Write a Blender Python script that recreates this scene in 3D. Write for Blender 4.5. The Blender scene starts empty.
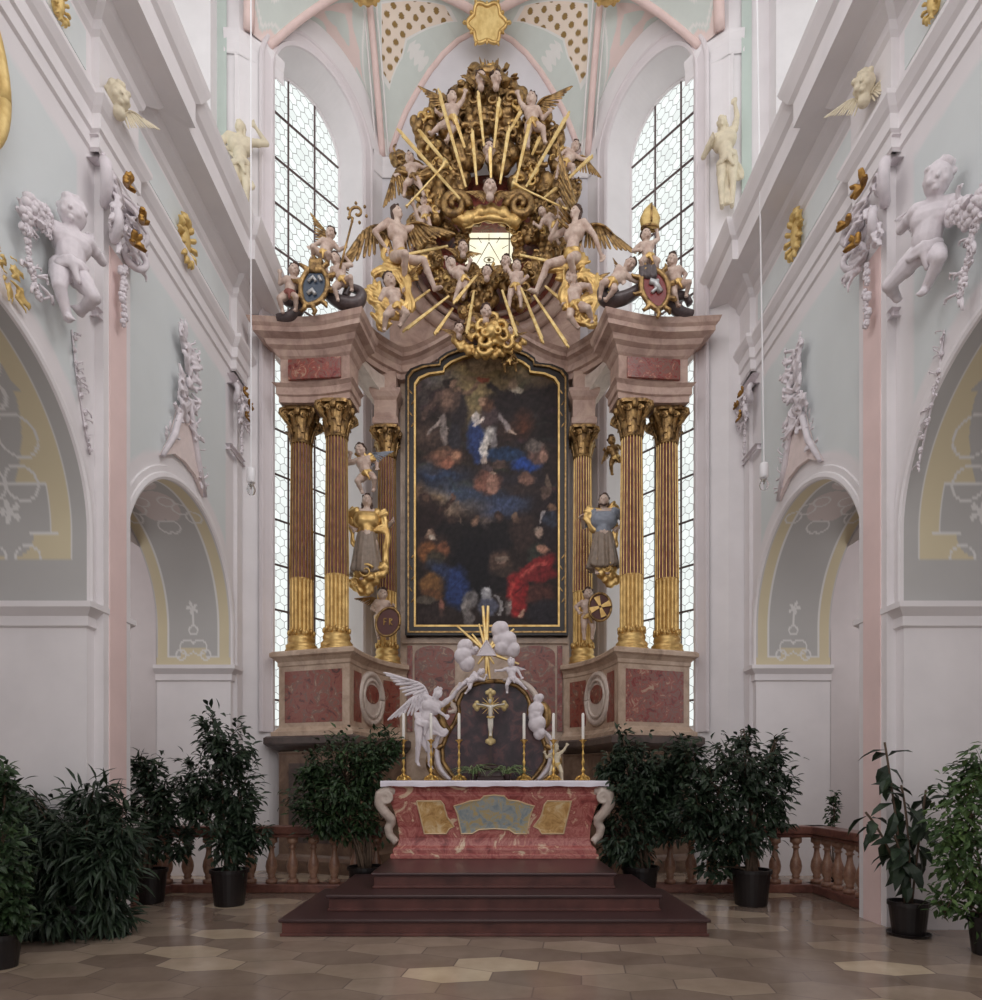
import bpy, math, random
from mathutils import Vector, Matrix, Quaternion
from math import pi, sin, cos, sqrt, atan2, radians
from random import Random

C = bpy.context.scene.collection
SC = bpy.context.scene

# ------------------------------------------------------------------ camera, world, light, exposure
F, CX, HY, EYE = 650.0, 490.0, 778.0, 1.6      # focal length in pixels, vanishing point, eye height
cam = bpy.data.cameras.new('camera')
camo = bpy.data.objects.new('camera', cam); C.objects.link(camo)
camo.location = (0, 0, EYE); camo.rotation_euler = (pi/2, 0, 0)
cam.sensor_fit = 'HORIZONTAL'; cam.sensor_width = 36.0; cam.lens = 36.0*F/982
cam.shift_x = (491-CX)/982; cam.shift_y = (HY-500)/982
cam.clip_end = 200
SC.camera = camo
SC.view_settings.view_transform = 'Standard'; SC.view_settings.look = 'None'
SC.view_settings.gamma = 1; SC.view_settings.use_curve_mapping = False
SC.view_settings.exposure = 0.1
WORLD_STRENGTH = 0.80
world = bpy.data.worlds.new('sky'); SC.world = world; world.use_nodes = True
bg = world.node_tree.nodes['Background']
bg.inputs[0].default_value = (0.97, 0.975, 1.0, 1); bg.inputs[1].default_value = WORLD_STRENGTH
GLASS_GLOW = 0.97

def area(name, loc, rot, sx, sy, power, col=(1, .97, .93)):
    l = bpy.data.lights.new(name, 'AREA'); l.shape = 'RECTANGLE'; l.size = sx; l.size_y = sy
    l.energy = power; l.color = col
    o = bpy.data.objects.new(name, l); C.objects.link(o); o.location = loc; o.rotation_euler = rot
    return o
# daylight from the nave's tall windows behind the camera, plus unseen fill lamps added to brighten each side aisle
area('nave_window_light', (0, -5.5, 11.5), (radians(84), 0, 0), 8, 7, 300, (1, .96, .94))
for sx in (-1, 1):
    area('clerestory_window_light', (sx*4.6, 3.2, 12.6), (0, radians(86*sx), 0), 4, 5, 290, (1, .98, .98))
    area('aisle_fill_light', (sx*7.3, 9.2, 4.0), (0, radians(90*sx), 0), 2.5, 3.2, 34, (.97, .95, .96))
    area('aisle_fill_light', (sx*7.3, 5.2, 3.4), (0, radians(90*sx), 0), 2.2, 2.6, 20, (.97, .95, .96))

# ------------------------------------------------------------------ helpers
def W(px, py, d):
    return Vector(((px-CX)/F*d, d, EYE+(HY-py)/F*d))
def V(*a): return Vector(a)
def lin(c):
    c = c/255.0
    return c/12.92 if c <= .04045 else ((c+.055)/1.055)**2.4
def rgb(r, g, b): return (lin(r), lin(g), lin(b))
def mixc(a, b, t): return tuple(a[i]+(b[i]-a[i])*t for i in range(3))
def smooth(a, b, x):
    t = max(0., min(1., (x-a)/(b-a))); return t*t*(3-2*t)

def setp(o, label=None, cat=None, group=None, kind=None):
    if label: o['label'] = label
    if cat: o['category'] = cat
    if group: o['group'] = group
    if kind: o['kind'] = kind
    return o
def thing(name, label, cat, loc, group=None):
    o = bpy.data.objects.new(name, None); C.objects.link(o); o.location = loc
    o.empty_display_size = .1
    return setp(o, label, cat, group)
def origin(o):
    p = Vector((0, 0, 0))
    while o is not None:
        p = p + o.location; o = o.parent
    return p

class MB:
    """collects geometry in world coordinates, then links it as one mesh object"""
    def __init__(s): s.v = []; s.f = []; s.c = []
    def add(s, vs, fs, col=None):
        n = len(s.v); s.v.extend([tuple(p) for p in vs]); s.f.extend([tuple(i+n for i in f) for f in fs])
        if col is not None: s.c.extend(col)
        return s
    def box(s, x0, x1, y0, y1, z0, z1):
        return s.add([(x0,y0,z0),(x1,y0,z0),(x1,y1,z0),(x0,y1,z0),(x0,y0,z1),(x1,y0,z1),(x1,y1,z1),(x0,y1,z1)],
                     [(0,3,2,1),(4,5,6,7),(0,1,5,4),(1,2,6,5),(2,3,7,6),(3,0,4,7)])
    def grid(s, rows, closed=False, flip=False, col=None):
        nr, nc = len(rows), len(rows[0]); n = len(s.v)
        for r in rows: s.v.extend([tuple(p) for p in r])
        if col is not None:
            for r in col: s.c.extend(r)
        for i in range(nr-1):
            for j in range(nc if closed else nc-1):
                k = (j+1) % nc
                q = (n+i*nc+j, n+i*nc+k, n+(i+1)*nc+k, n+(i+1)*nc+j)
                s.f.append(q[::-1] if flip else q)
        return s
    def loft(s, rings, caps=True):
        n = len(s.v); nc = len(rings[0]); s.grid(rings, True)
        if caps:
            s.f.append(tuple(n+j for j in range(nc))[::-1])
            b = n+(len(rings)-1)*nc; s.f.append(tuple(b+j for j in range(nc)))
        return s
    def lathe(s, prof, c=(0,0,0), n=24, mod=None, ax=None):
        """prof: (radius, height); mod(angle, i) multiplies the radius; ax: matrix turning +Z to another axis"""
        rings = []
        c = Vector(c)
        for i, (r, z) in enumerate(prof):
            ring = []
            for k in range(n):
                a = 2*pi*k/n; rr = r*(mod(a, i) if mod else 1)
                p = Vector((rr*cos(a), rr*sin(a), z))
                if ax is not None: p = ax @ p
                ring.append(c+p)
            rings.append(ring)
        return s.loft(rings)
    def tube(s, pts, r, n=8, flat=None, up=None):
        pts = [Vector(p) for p in pts]; m = len(pts)
        rr = r if isinstance(r, (list, tuple)) else [r]*m
        rings = []; nrm = None
        for i, p in enumerate(pts):
            t = (pts[min(i+1, m-1)]-pts[max(i-1, 0)])
            if t.length < 1e-9: t = Vector((0,0,1))
            t.normalize()
            if nrm is None:
                u = Vector(up) if up is not None else (Vector((0,0,1)) if abs(t.z) < .9 else Vector((1,0,0)))
                nrm = (u - t*u.dot(t)).normalized()
            else:
                nrm = nrm - t*nrm.dot(t)
                nrm = nrm.normalized() if nrm.length > 1e-6 else t.orthogonal().normalized()
            b = t.cross(nrm); fl = flat or 1
            rings.append([p + nrm*(cos(2*pi*k/n)*rr[i]*fl) + b*(sin(2*pi*k/n)*rr[i]) for k in range(n)])
        return s.loft(rings)
    def ball(s, c, r, n=10, m=7, rot=None):
        c = Vector(c); r = (r, r, r) if not isinstance(r, (tuple, list, Vector)) else r
        vs = []; fs = []
        P = lambda th, ph: Vector((r[0]*sin(th)*cos(ph), r[1]*sin(th)*sin(ph), r[2]*cos(th)))
        R = (lambda p: rot @ p) if rot is not None else (lambda p: p)
        vs.append(c+R(P(0, 0)))
        for i in range(1, m):
            for j in range(n): vs.append(c+R(P(pi*i/m, 2*pi*j/n)))
        vs.append(c+R(P(pi, 0))); e = len(vs)-1
        for j in range(n): fs.append((0, 1+j, 1+(j+1) % n))
        for i in range(m-2):
            for j in range(n):
                a = 1+i*n+j; b = 1+i*n+(j+1) % n; fs.append((a, a+n, b+n, b))
        for j in range(n): fs.append((1+(m-2)*n+j, e, 1+(m-2)*n+(j+1) % n))
        return s.add(vs, fs)
    def cap(s, a, b, ra, rb, n=10):
        """tapered capsule"""
        a, b = Vector(a), Vector(b); t = b-a; L = t.length
        if L < 1e-6: return s.ball(a, max(ra, rb))
        t.normalize(); pts = []; rr = []
        for q in (.98, .7, .38): pts.append(a-t*ra*q); rr.append(ra*sqrt(max(0.0004, 1-q*q)))
        pts.append(a); rr.append(ra); pts.append(b); rr.append(rb)
        for q in (.38, .7, .98): pts.append(b+t*rb*q); rr.append(rb*sqrt(max(.0004, 1-q*q)))
        return s.tube(pts, rr, n)
    def prism(s, poly, z0, z1):
        n = len(poly)
        return s.add([(x, y, z0) for x, y in poly]+[(x, y, z1) for x, y in poly],
                     [tuple(range(n))[::-1], tuple(range(n, 2*n))]+[(i, (i+1) % n, n+(i+1) % n, n+i) for i in range(n)])
    def slab(s, outline, thick):
        """outline: coplanar 3D points; thick: extrusion vector"""
        n = len(outline); t = Vector(thick)
        o = [Vector(p) for p in outline]
        return s.add(o+[p+t for p in o], [tuple(range(n))[::-1], tuple(range(n, 2*n))]+[(i, (i+1) % n, n+(i+1) % n, n+i) for i in range(n)])
    def moulding(s, path, prof, side=1, closed=False):
        """profile (out, z) swept along a plan path [(x,y)], mitred; side = +1: out lies to the right of travel"""
        n = len(path); P = [Vector((x, y)) for x, y in path]; rows = []
        for i in range(n):
            if closed: a, b = P[i]-P[i-1], P[(i+1) % n]-P[i]
            else:
                a = P[i]-P[i-1] if i > 0 else P[1]-P[0]
                b = P[i+1]-P[i] if i < n-1 else P[n-1]-P[n-2]
            a.normalize(); b.normalize()
            na, nb = Vector((a.y, -a.x))*side, Vector((b.y, -b.x))*side
            m = na+nb; m = m/max(.35, m.dot(na)) if m.length > 1e-6 else na
            rows.append([(P[i].x+m.x*o, P[i].y+m.y*o, z) for o, z in prof])
        if closed: rows.append(rows[0])
        return s.grid(rows, flip=(side < 0))
    def sweep(s, path, prof, U, closed=False):
        """profile (a, b) swept along a 3D path lying in a plane with normal U: a along the in-plane side, b along U"""
        P = [Vector(p) for p in path]; U = Vector(U).normalized(); n = len(P); rows = []
        for i in range(n):
            if closed: t = P[(i+1) % n]-P[i-1]
            else: t = P[min(i+1, n-1)]-P[max(i-1, 0)]
            t.normalize(); sd = t.cross(U).normalized()
            rows.append([P[i]+sd*a+U*b for a, b in prof])
        if closed: rows.append(rows[0])
        m = len(s.v); s.grid(rows)
        if not closed:
            k = len(prof); s.f.append(tuple(m+j for j in range(k))); e = m+(n-1)*k; s.f.append(tuple(e+j for j in range(k))[::-1])
        return s
    def build(s, name, mat, parent=None, smooth=False, org=None, subsurf=0, remesh=0, fair=0, bevel=0):
        if org is None:
            if parent is not None: org = origin(parent)
            else:
                xs, ys, zs = zip(*s.v)
                org = Vector(((min(xs)+max(xs))/2, (min(ys)+max(ys))/2, min(zs)))
        org = Vector(org)
        me = bpy.data.meshes.new(name)
        me.from_pydata([(p[0]-org.x, p[1]-org.y, p[2]-org.z) for p in s.v], [], s.f); me.update()
        if s.c:
            ca = me.color_attributes.new('Col', 'FLOAT_COLOR', 'POINT')
            flat = []
            for c in s.c: flat.extend((c[0], c[1], c[2], 1.0))
            ca.data.foreach_set('color', flat)
        if smooth: me.polygons.foreach_set('use_smooth', [True]*len(me.polygons))
        me.materials.append(mat)
        o = bpy.data.objects.new(name, me); C.objects.link(o)
        if parent is not None:
            o.parent = parent; o.location = org-origin(parent)
        else: o.location = org
        if remesh:
            m = o.modifiers.new('union', 'REMESH'); m.mode = 'VOXEL'; m.voxel_size = remesh; m.use_smooth_shade = True
            if fair:
                m = o.modifiers.new('fair', 'SMOOTH'); m.factor = .5; m.iterations = fair
        if subsurf:
            m = o.modifiers.new('sub', 'SUBSURF'); m.levels = m.render_levels = subsurf
        if bevel:
            m = o.modifiers.new('bevel', 'BEVEL'); m.width = bevel; m.segments = 2; m.limit_method = 'ANGLE'
        return o

def struct(mb, name, mat, smooth=False, **k):
    o = mb.build(name, mat, None, smooth, org=k.pop('org', (0, 0, 0)), **k); o['kind'] = 'structure'; return o

# ------------------------------------------------------------------ materials
def nodes(name):
    m = bpy.data.materials.new(name); m.use_nodes = True
    nt = m.node_tree; b = nt.nodes['Principled BSDF']
    return m, nt, b
def N(nt, t, **k):
    n = nt.nodes.new(t)
    for a, v in k.items(): setattr(n, a, v)
    return n
def L(nt, a, b): nt.links.new(a, b)
def ramp(nt, fac, stops):
    r = N(nt, 'ShaderNodeValToRGB'); e = r.color_ramp.elements
    while len(e) < len(stops): e.new(.5)
    for i, (p, c) in enumerate(stops): e[i].position = p; e[i].color = (*c, 1)
    L(nt, fac, r.inputs[0]); return r.outputs[0]
def noise(nt, scale, detail=4, rough=.55, dist=0, vec=None, obj=True):
    n = N(nt, 'ShaderNodeTexNoise'); n.inputs['Scale'].default_value = scale; n.inputs['Detail'].default_value = detail
    n.inputs['Roughness'].default_value = rough; n.inputs['Distortion'].default_value = dist
    if vec is None:
        tc = N(nt, 'ShaderNodeTexCoord'); vec = tc.outputs['Object']
    L(nt, vec, n.inputs['Vector']); return n.outputs[0]
def bump(nt, b, h, strength, dist=.02):
    n = N(nt, 'ShaderNodeBump'); n.inputs['Strength'].default_value = strength; n.inputs['Distance'].default_value = dist
    L(nt, h, n.inputs['Height']); L(nt, n.outputs[0], b.inputs['Normal'])

def mat_plain(name, col, rough=.6, metal=0, var=.12, scale=6, bumpk=0, spec=.4, col2=None):
    m, nt, b = nodes(name)
    f = noise(nt, scale)
    c2 = col2 or tuple(x*(1-var) for x in col); c1 = tuple(min(1, x*(1+var*.5)) for x in col)
    L(nt, ramp(nt, f, [(.3, c2), (.7, c1)]), b.inputs['Base Color'])
    b.inputs['Roughness'].default_value = rough; b.inputs['Metallic'].default_value = metal
    b.inputs['Specular IOR Level'].default_value = spec
    if bumpk: bump(nt, b, noise(nt, scale*6), bumpk)
    return m
def mat_col(name, rough=.7, var=.06, scale=5, spec=.3, bumpk=0):
    """base colour painted on the surface, with slight mottling"""
    m, nt, b = nodes(name)
    a = N(nt, 'ShaderNodeAttribute'); a.attribute_name = 'Col'
    f = noise(nt, scale)
    mx = N(nt, 'ShaderNodeMix', data_type='RGBA', blend_type='MULTIPLY'); mx.inputs[0].default_value = 1
    L(nt, a.outputs['Color'], mx.inputs[6]); L(nt, ramp(nt, f, [(.3, (1-var,)*3), (.7, (1,)*3)]), mx.inputs[7])
    L(nt, mx.outputs[2], b.inputs['Base Color']); b.inputs['Roughness'].default_value = rough
    b.inputs['Specular IOR Level'].default_value = spec
    if bumpk: bump(nt, b, noise(nt, scale*8), bumpk)
    return m
def mat_marble(name, stops, scale=3, rough=.28, dist=1.5, veins=None, spec=.5):
    m, nt, b = nodes(name)
    f = noise(nt, scale, 8, .65, dist)
    c = ramp(nt, f, stops)
    if veins:
        v = N(nt, 'ShaderNodeTexVoronoi', feature='DISTANCE_TO_EDGE'); v.inputs['Scale'].default_value = scale*1.6
        tc = N(nt, 'ShaderNodeTexCoord'); w = N(nt, 'ShaderNodeMix', data_type='VECTOR'); w.inputs[0].default_value = .25
        nn = N(nt, 'ShaderNodeTexNoise'); nn.inputs['Scale'].default_value = scale*1.3; L(nt, tc.outputs['Object'], nn.inputs['Vector'])
        L(nt, tc.outputs['Object'], w.inputs[4]); L(nt, nn.outputs['Color'], w.inputs[5]); L(nt, w.outputs[1], v.inputs['Vector'])
        k = ramp(nt, v.outputs[0], [(.0, (1, 1, 1)), (.05, (0, 0, 0))])
        mx = N(nt, 'ShaderNodeMix', data_type='RGBA'); L(nt, k, mx.inputs[0]); L(nt, c, mx.inputs[6]); mx.inputs[7].default_value = (*veins, 1); c = mx.outputs[2]
    L(nt, c, b.inputs['Base Color']); b.inputs['Roughness'].default_value = rough; b.inputs['Specular IOR Level'].default_value = spec
    return m
def mat_gold(name, c1, c2, rough=.32, scale=9, metal=.95):
    m, nt, b = nodes(name)
    f = noise(nt, scale, 6)
    L(nt, ramp(nt, f, [(.32, c2), (.62, c1)]), b.inputs['Base Color'])
    b.inputs['Metallic'].default_value = metal; b.inputs['Roughness'].default_value = rough
    bump(nt, b, noise(nt, scale*3), .12)
    return m

def hexcell(nt, vec, sx, sy):
    """hexagon tiling: returns (distance-to-edge measure 0..0.5, cell id vector)"""
    m1 = N(nt, 'ShaderNodeVectorMath', operation='MULTIPLY'); L(nt, vec, m1.inputs[0]); m1.inputs[1].default_value = (sx, sy, 0)
    off = N(nt, 'ShaderNodeVectorMath', operation='ADD'); L(nt, m1.outputs[0], off.inputs[0]); off.inputs[1].default_value = (1000, 1000*1.7320508, 0)
    p = off.outputs[0]
    r = (1, 1.7320508, 1); h = (.5, .8660254, .5)
    def cell(pp, shift):
        a = N(nt, 'ShaderNodeVectorMath', operation='SUBTRACT'); L(nt, pp, a.inputs[0]); a.inputs[1].default_value = shift
        b = N(nt, 'ShaderNodeVectorMath', operation='MODULO'); L(nt, a.outputs[0], b.inputs[0]); b.inputs[1].default_value = r
        c = N(nt, 'ShaderNodeVectorMath', operation='SUBTRACT'); L(nt, b.outputs[0], c.inputs[0]); c.inputs[1].default_value = (h[0], h[1], 0)
        d = N(nt, 'ShaderNodeVectorMath', operation='MULTIPLY'); L(nt, c.outputs[0], d.inputs[0]); d.inputs[1].default_value = (1, 1, 0)
        return d.outputs[0]
    A, B = cell(p, (0, 0, 0)), cell(p, h)
    def d2(x):
        q = N(nt, 'ShaderNodeVectorMath', operation='DOT_PRODUCT'); L(nt, x, q.inputs[0]); L(nt, x, q.inputs[1]); return q.outputs['Value']
    lt = N(nt, 'ShaderNodeMath', operation='LESS_THAN'); L(nt, d2(A), lt.inputs[0]); L(nt, d2(B), lt.inputs[1])
    mx = N(nt, 'ShaderNodeMix', data_type='VECTOR'); L(nt, lt.outputs[0], mx.inputs[0]); L(nt, B, mx.inputs[4]); L(nt, A, mx.inputs[5])
    g = mx.outputs[1]
    ab = N(nt, 'ShaderNodeVectorMath', operation='ABSOLUTE'); L(nt, g, ab.inputs[0])
    dt = N(nt, 'ShaderNodeVectorMath', operation='DOT_PRODUCT'); L(nt, ab.outputs[0], dt.inputs[0]); dt.inputs[1].default_value = (.5, .8660254, 0)
    sp = N(nt, 'ShaderNodeSeparateXYZ'); L(nt, ab.outputs[0], sp.inputs[0])
    mm = N(nt, 'ShaderNodeMath', operation='MAXIMUM'); L(nt, sp.outputs[0], mm.inputs[0]); L(nt, dt.outputs['Value'], mm.inputs[1])
    idv = N(nt, 'ShaderNodeVectorMath', operation='SUBTRACT'); L(nt, p, idv.inputs[0]); L(nt, g, idv.inputs[1])
    sn = N(nt, 'ShaderNodeVectorMath', operation='SNAP'); L(nt, idv.outputs[0], sn.inputs[0]); sn.inputs[1].default_value = (.25, .25, 1)
    return mm.outputs[0], sn.outputs[0]

def mat_floor():
    m, nt, b = nodes('stone_floor')
    tc = N(nt, 'ShaderNodeTexCoord'); mp = N(nt, 'ShaderNodeMapping'); L(nt, tc.outputs['Object'], mp.inputs['Vector'])
    mp.inputs['Rotation'].default_value = (0, 0, radians(8))
    e, cid = hexcell(nt, mp.outputs[0], 1/.72, 1/.40)
    wn = N(nt, 'ShaderNodeTexWhiteNoise', noise_dimensions='3D'); L(nt, cid, wn.inputs['Vector'])
    base = ramp(nt, wn.outputs['Value'], [(0, rgb(138, 120, 108)), (.35, rgb(152, 134, 120)), (.6, rgb(166, 148, 132)), (.82, rgb(178, 159, 141)), (.97, rgb(212, 193, 167))])
    f = noise(nt, 2.3, 6, .6)
    mx = N(nt, 'ShaderNodeMix', data_type='RGBA', blend_type='MULTIPLY'); mx.inputs[0].default_value = 1
    L(nt, base, mx.inputs[6]); L(nt, ramp(nt, f, [(.3, (.74, .72, .7)), (.7, (1, 1, 1))]), mx.inputs[7])
    j = ramp(nt, e, [(.4885, (0, 0, 0)), (.4955, (1, 1, 1))])
    m2 = N(nt, 'ShaderNodeMix', data_type='RGBA'); L(nt, j, m2.inputs[0]); L(nt, mx.outputs[2], m2.inputs[6]); m2.inputs[7].default_value = (*rgb(118, 104, 96), 1)
    L(nt, m2.outputs[2], b.inputs['Base Color'])
    L(nt, ramp(nt, noise(nt, 1.1, 3), [(.3, (.10,)*3), (.7, (.2,)*3)]), b.inputs['Roughness'])
    b.inputs['Specular IOR Level'].default_value = .5
    bump(nt, b, noise(nt, 3.5, 3), .06)
    return m
def mat_leaded(name, glow, tint, sx, dark=True):
    """leaded hexagon panes with the bright sky behind them"""
    m, nt, b = nodes(name)
    tc = N(nt, 'ShaderNodeTexCoord')
    e, cid = hexcell(nt, tc.outputs['UV'], sx, sx)
    wn = N(nt, 'ShaderNodeTexWhiteNoise'); L(nt, cid, wn.inputs['Vector'])
    c = ramp(nt, wn.outputs['Value'], [(0, tuple(x*.86 for x in tint)), (1, tint)])
    j = ramp(nt, e, [(.46, (0, 0, 0)), (.474, (1, 1, 1))])
    mx = N(nt, 'ShaderNodeMix', data_type='RGBA'); L(nt, j, mx.inputs[0]); L(nt, c, mx.inputs[6]); mx.inputs[7].default_value = (*rgb(140, 138, 138), 1)
    b.inputs['Base Color'].default_value = (.02, .02, .02, 1)
    b.inputs['Roughness'].default_value = .25
    L(nt, mx.outputs[2], b.inputs['Emission Color']); b.inputs['Emission Strength'].default_value = glow
    return m

PINK, GREEN, WHITE = rgb(238, 216, 212), rgb(220, 225, 225), rgb(233, 228, 229)
GREY, OCHRE, CREAM = rgb(184, 182, 180), rgb(212, 200, 170), rgb(226, 222, 222)
M = {}
M['wall'] = mat_col('painted_plaster', .75, .05, 1.2, .2)
M['white'] = mat_plain('white_plaster', WHITE, .75, var=.05, scale=2, spec=.2)
M['stucco'] = mat_plain('white_stucco', rgb(226, 218, 222), .7, var=.1, scale=10, spec=.25)
M['pink'] = mat_plain('pink_plaster', rgb(236, 210, 206), .75, var=.06, scale=2, spec=.2)
M['cream'] = mat_plain('cream_stucco', rgb(222, 210, 184), .6, var=.15, scale=8)
M['paleGold'] = mat_gold('pale_gilding', rgb(226, 198, 132), rgb(200, 166, 98), .5, 9, .25)
M['gold'] = mat_gold('bright_gilding', rgb(226, 192, 126), rgb(184, 146, 88), .42, 7, .75)
M['oldgold'] = mat_gold('old_gilding', rgb(180, 146, 96), rgb(92, 70, 50), .4, 11, .8)
M['raygold'] = mat_gold('ray_gilding', rgb(236, 210, 150), rgb(206, 170, 104), .42, 12, .7)
M['skin'] = mat_plain('painted_flesh', rgb(210, 190, 176), .5, var=.16, scale=9, col2=rgb(178, 150, 136))
M['hair'] = mat_plain('dark_hair', rgb(74, 52, 42), .6, var=.3, scale=30)
M['redmarble'] = mat_marble('red_marble', [(.36, rgb(74, 44, 40)), (.43, rgb(134, 66, 56)), (.52, rgb(142, 82, 68)), (.57, rgb(112, 84, 74)), (.66, rgb(176, 136, 114))], 5.5, .3, 1.2)
M['brightred'] = mat_marble('crimson_marble', [(.32, rgb(80, 46, 44)), (.42, rgb(142, 54, 50)), (.49, rgb(126, 98, 88)), (.56, rgb(150, 66, 58)), (.66, rgb(180, 150, 128))], 6.5, .3, 1.0)
M['colmarble'] = mat_marble('column_marble', [(.3, rgb(84, 42, 36)), (.5, rgb(116, 60, 50)), (.7, rgb(140, 84, 70))], 4, .3, 1.5)
M['pinkmarble'] = mat_marble('pink_grey_marble', [(.3, rgb(154, 126, 115)), (.5, rgb(184, 155, 142)), (.7, rgb(204, 178, 162))], 3.5, .35, .8)
M['tanmarble'] = mat_marble('tan_marble', [(.3, rgb(154, 130, 112)), (.5, rgb(188, 163, 142)), (.7, rgb(208, 186, 166))], 3.5, .35, .8)
M['palemarble'] = mat_marble('pale_marble', [(.25, rgb(178, 160, 150)), (.5, rgb(206, 190, 178)), (.75, rgb(222, 208, 198))], 4, .35, .8)
M['darkmarble'] = mat_marble('dark_marble', [(.25, rgb(52, 44, 44)), (.5, rgb(84, 72, 68)), (.75, rgb(104, 86, 78))], 3, .3, 1.5)
M['plinth'] = mat_marble('brown_plinth', [(.3, rgb(84, 64, 54)), (.5, rgb(118, 94, 78)), (.7, rgb(140, 116, 98))], 3, .4, 1)
M['floor'] = mat_floor()
M['glass'] = mat_leaded('leaded_glass', GLASS_GLOW, (.94, 1.0, .975), 5.6)
M['iron'] = mat_plain('window_iron', rgb(104, 88, 88), .6, var=.2)
# ------------------------------------------------------------------ the shell: floor, nave walls, arches
struct(MB().box(-9, 9, -7, 15, -.3, 0), 'floor', M['floor'])
XL, XR = -4.25, 4.36
THK = 1.3
A1, A2 = (5.275, 1.575, 4.18), (9.075, 1.575, 4.04)     # arch centre, half span and height of the centre
SPR = 3.40                                   # impost height
WALLTOP = 8.5
def archz(u, a):
    d = abs(u-a[0]);
    return a[2]+sqrt(max(0, a[1]**2-d*d))
def wall_colour(u, z):
    """pale green fields, white borders, pink pilaster strips painted on the plaster"""
    e = 9
    for a in (A1, A2):
        if abs(u-a[0]) < a[1]+.6:
            if z > a[2]: r = sqrt((u-a[0])**2+(z-a[2])**2)
            else: r = abs(u-a[0])
            e = min(e, r-a[1])
    k = smooth(.3, .36, e)*smooth(8.02, 7.96, z)
    for (p0, p1) in ((6.72, 7.62), (10.48, 11.3), (2.7, 3.66)):
        k *= 1-smooth(p0-.06, p0, u)*smooth(p1+.06, p1, u)
    if z < 4.3: k = 0
    return mixc(WHITE, GREEN, k)
def aisle_side(name, sgn, X):
    mb = MB(); nz = 56
    us = []
    def seg(a, b, n, arch=None):
        rows = []; cols = []
        for i in range(n+1):
            u = a+(b-a)*i/n
            if arch:
                th = pi*i/n; u = arch[0]-arch[1]*cos(th); z0 = arch[2]+arch[1]*sin(th)
            else: z0 = 0
            zs = [z0+(WALLTOP-z0)*(k/nz) for k in range(nz+1)]
            rows.append([(X, u, z) for z in zs]); cols.append([wall_colour(u, z) for z in zs])
        mb.grid(rows, flip=(sgn < 0), col=cols)
    seg(-4, A1[0]-A1[1], 20); seg(0, 0, 64, A1); seg(A1[0]+A1[1], A2[0]-A2[1], 30); seg(0, 0, 64, A2); seg(A2[0]+A2[1], 11.02, 24)
    return struct(mb, name, M['wall'])
aisle_side('wall_left', -1, XL); aisle_side('wall_right', 1, XR)

def in_arc(px, py, cx, cy, r, w):
    return abs(sqrt((px-cx)**2+(py-cy)**2)-r) < w
LINE = rgb(222, 220, 218)
def soffit_big(s, w, T):
    """painted vault band of the near arches; s: metres along the curve from the impost, w: metres into the wall"""
    c = GREY; x = w-T/2; ax = abs(x); fx = T/2-.16
    if .5 < s < 4.2 and ax < fx:
        c = OCHRE
        if .78 < s < 1.28 and ax < .42: c = GREY
        if s <= .78 and ax*ax/.06+(s-.78)**2/.07 < 1: c = GREY
        if s >= 1.28 and ax < .10+.34*abs(sin((s-1.28)*1.5)): c = GREY
        if s > 2.1 and ax < .42+.1*sin(7*s): c = GREY
        for (cx, cy, r) in ((.17, 1.28, .17), (.26, 1.72, .2), (.18, .52, .13)):
            if in_arc(ax, s, cx, cy, r, .013): c = LINE
        if ax > .02 and abs(ax-.42) < .012 and .78 < s < 1.28: c = LINE
        if abs(s-1.28) < .012 and ax < .43 or abs(s-.78) < .012 and .2 < ax < .5: c = LINE
        if ax*ax+(s-1.0)**2 < .009*(1+.9*cos(5*atan2(s-1.0, x+1e-4))): c = LINE
        if s > 1.9:
            for k in range(5):
                if in_arc(ax, s, .18+.1*(k % 2), 2.1+.3*k, .14, .02): c = LINE
            if in_arc(ax, s, 0, 2.35, .16*(1+.25*cos(12*atan2(s-2.35, ax+1e-4))), .02): c = LINE
    if .5 < s < 4.3 and abs(ax-fx) < .013: c = LINE
    if abs(s-.5) < .012 and ax < fx: c = LINE
    return c
def soffit_small(s, w, T):
    """painted vault band of the far arches: grey field in an ochre border"""
    x = w-T/2; ax = abs(x); c = OCHRE if ax < T/2-.03 else mixc(GREY, WHITE, .4)
    f = T/2-.2
    if s > .18 and ax < f and not (s < .34 and ax < .2+.0*s): c = GREY
    if s < .18: c = OCHRE
    if abs(ax-f) < .013 and s > .18 or (abs(s-.18) < .012 and .2 < ax < f): c = LINE
    for (cx, cy, r) in ((.1, .34, .12), (.0, .62, .07), (.2, .22, .08)):
        if in_arc(ax, s, cx, cy, r, .013): c = LINE
    if ax < .016 and .68 < s < .95: c = LINE
    if ax*ax+(s-.98)**2 < .006*(1+.9*cos(5*atan2(s-.98, x+1e-4))): c = LINE
    if s > 2.0:
        if (ax-.1)**2/.05+(s-2.75)**2/.12 < 1: c = mixc(GREY, PINK, .4)
        for k in range(4):
            if in_arc(ax, s, .05+.13*k, 2.3+.17*((k*3) % 4), .11, .014): c = LINE
    return c
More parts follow.
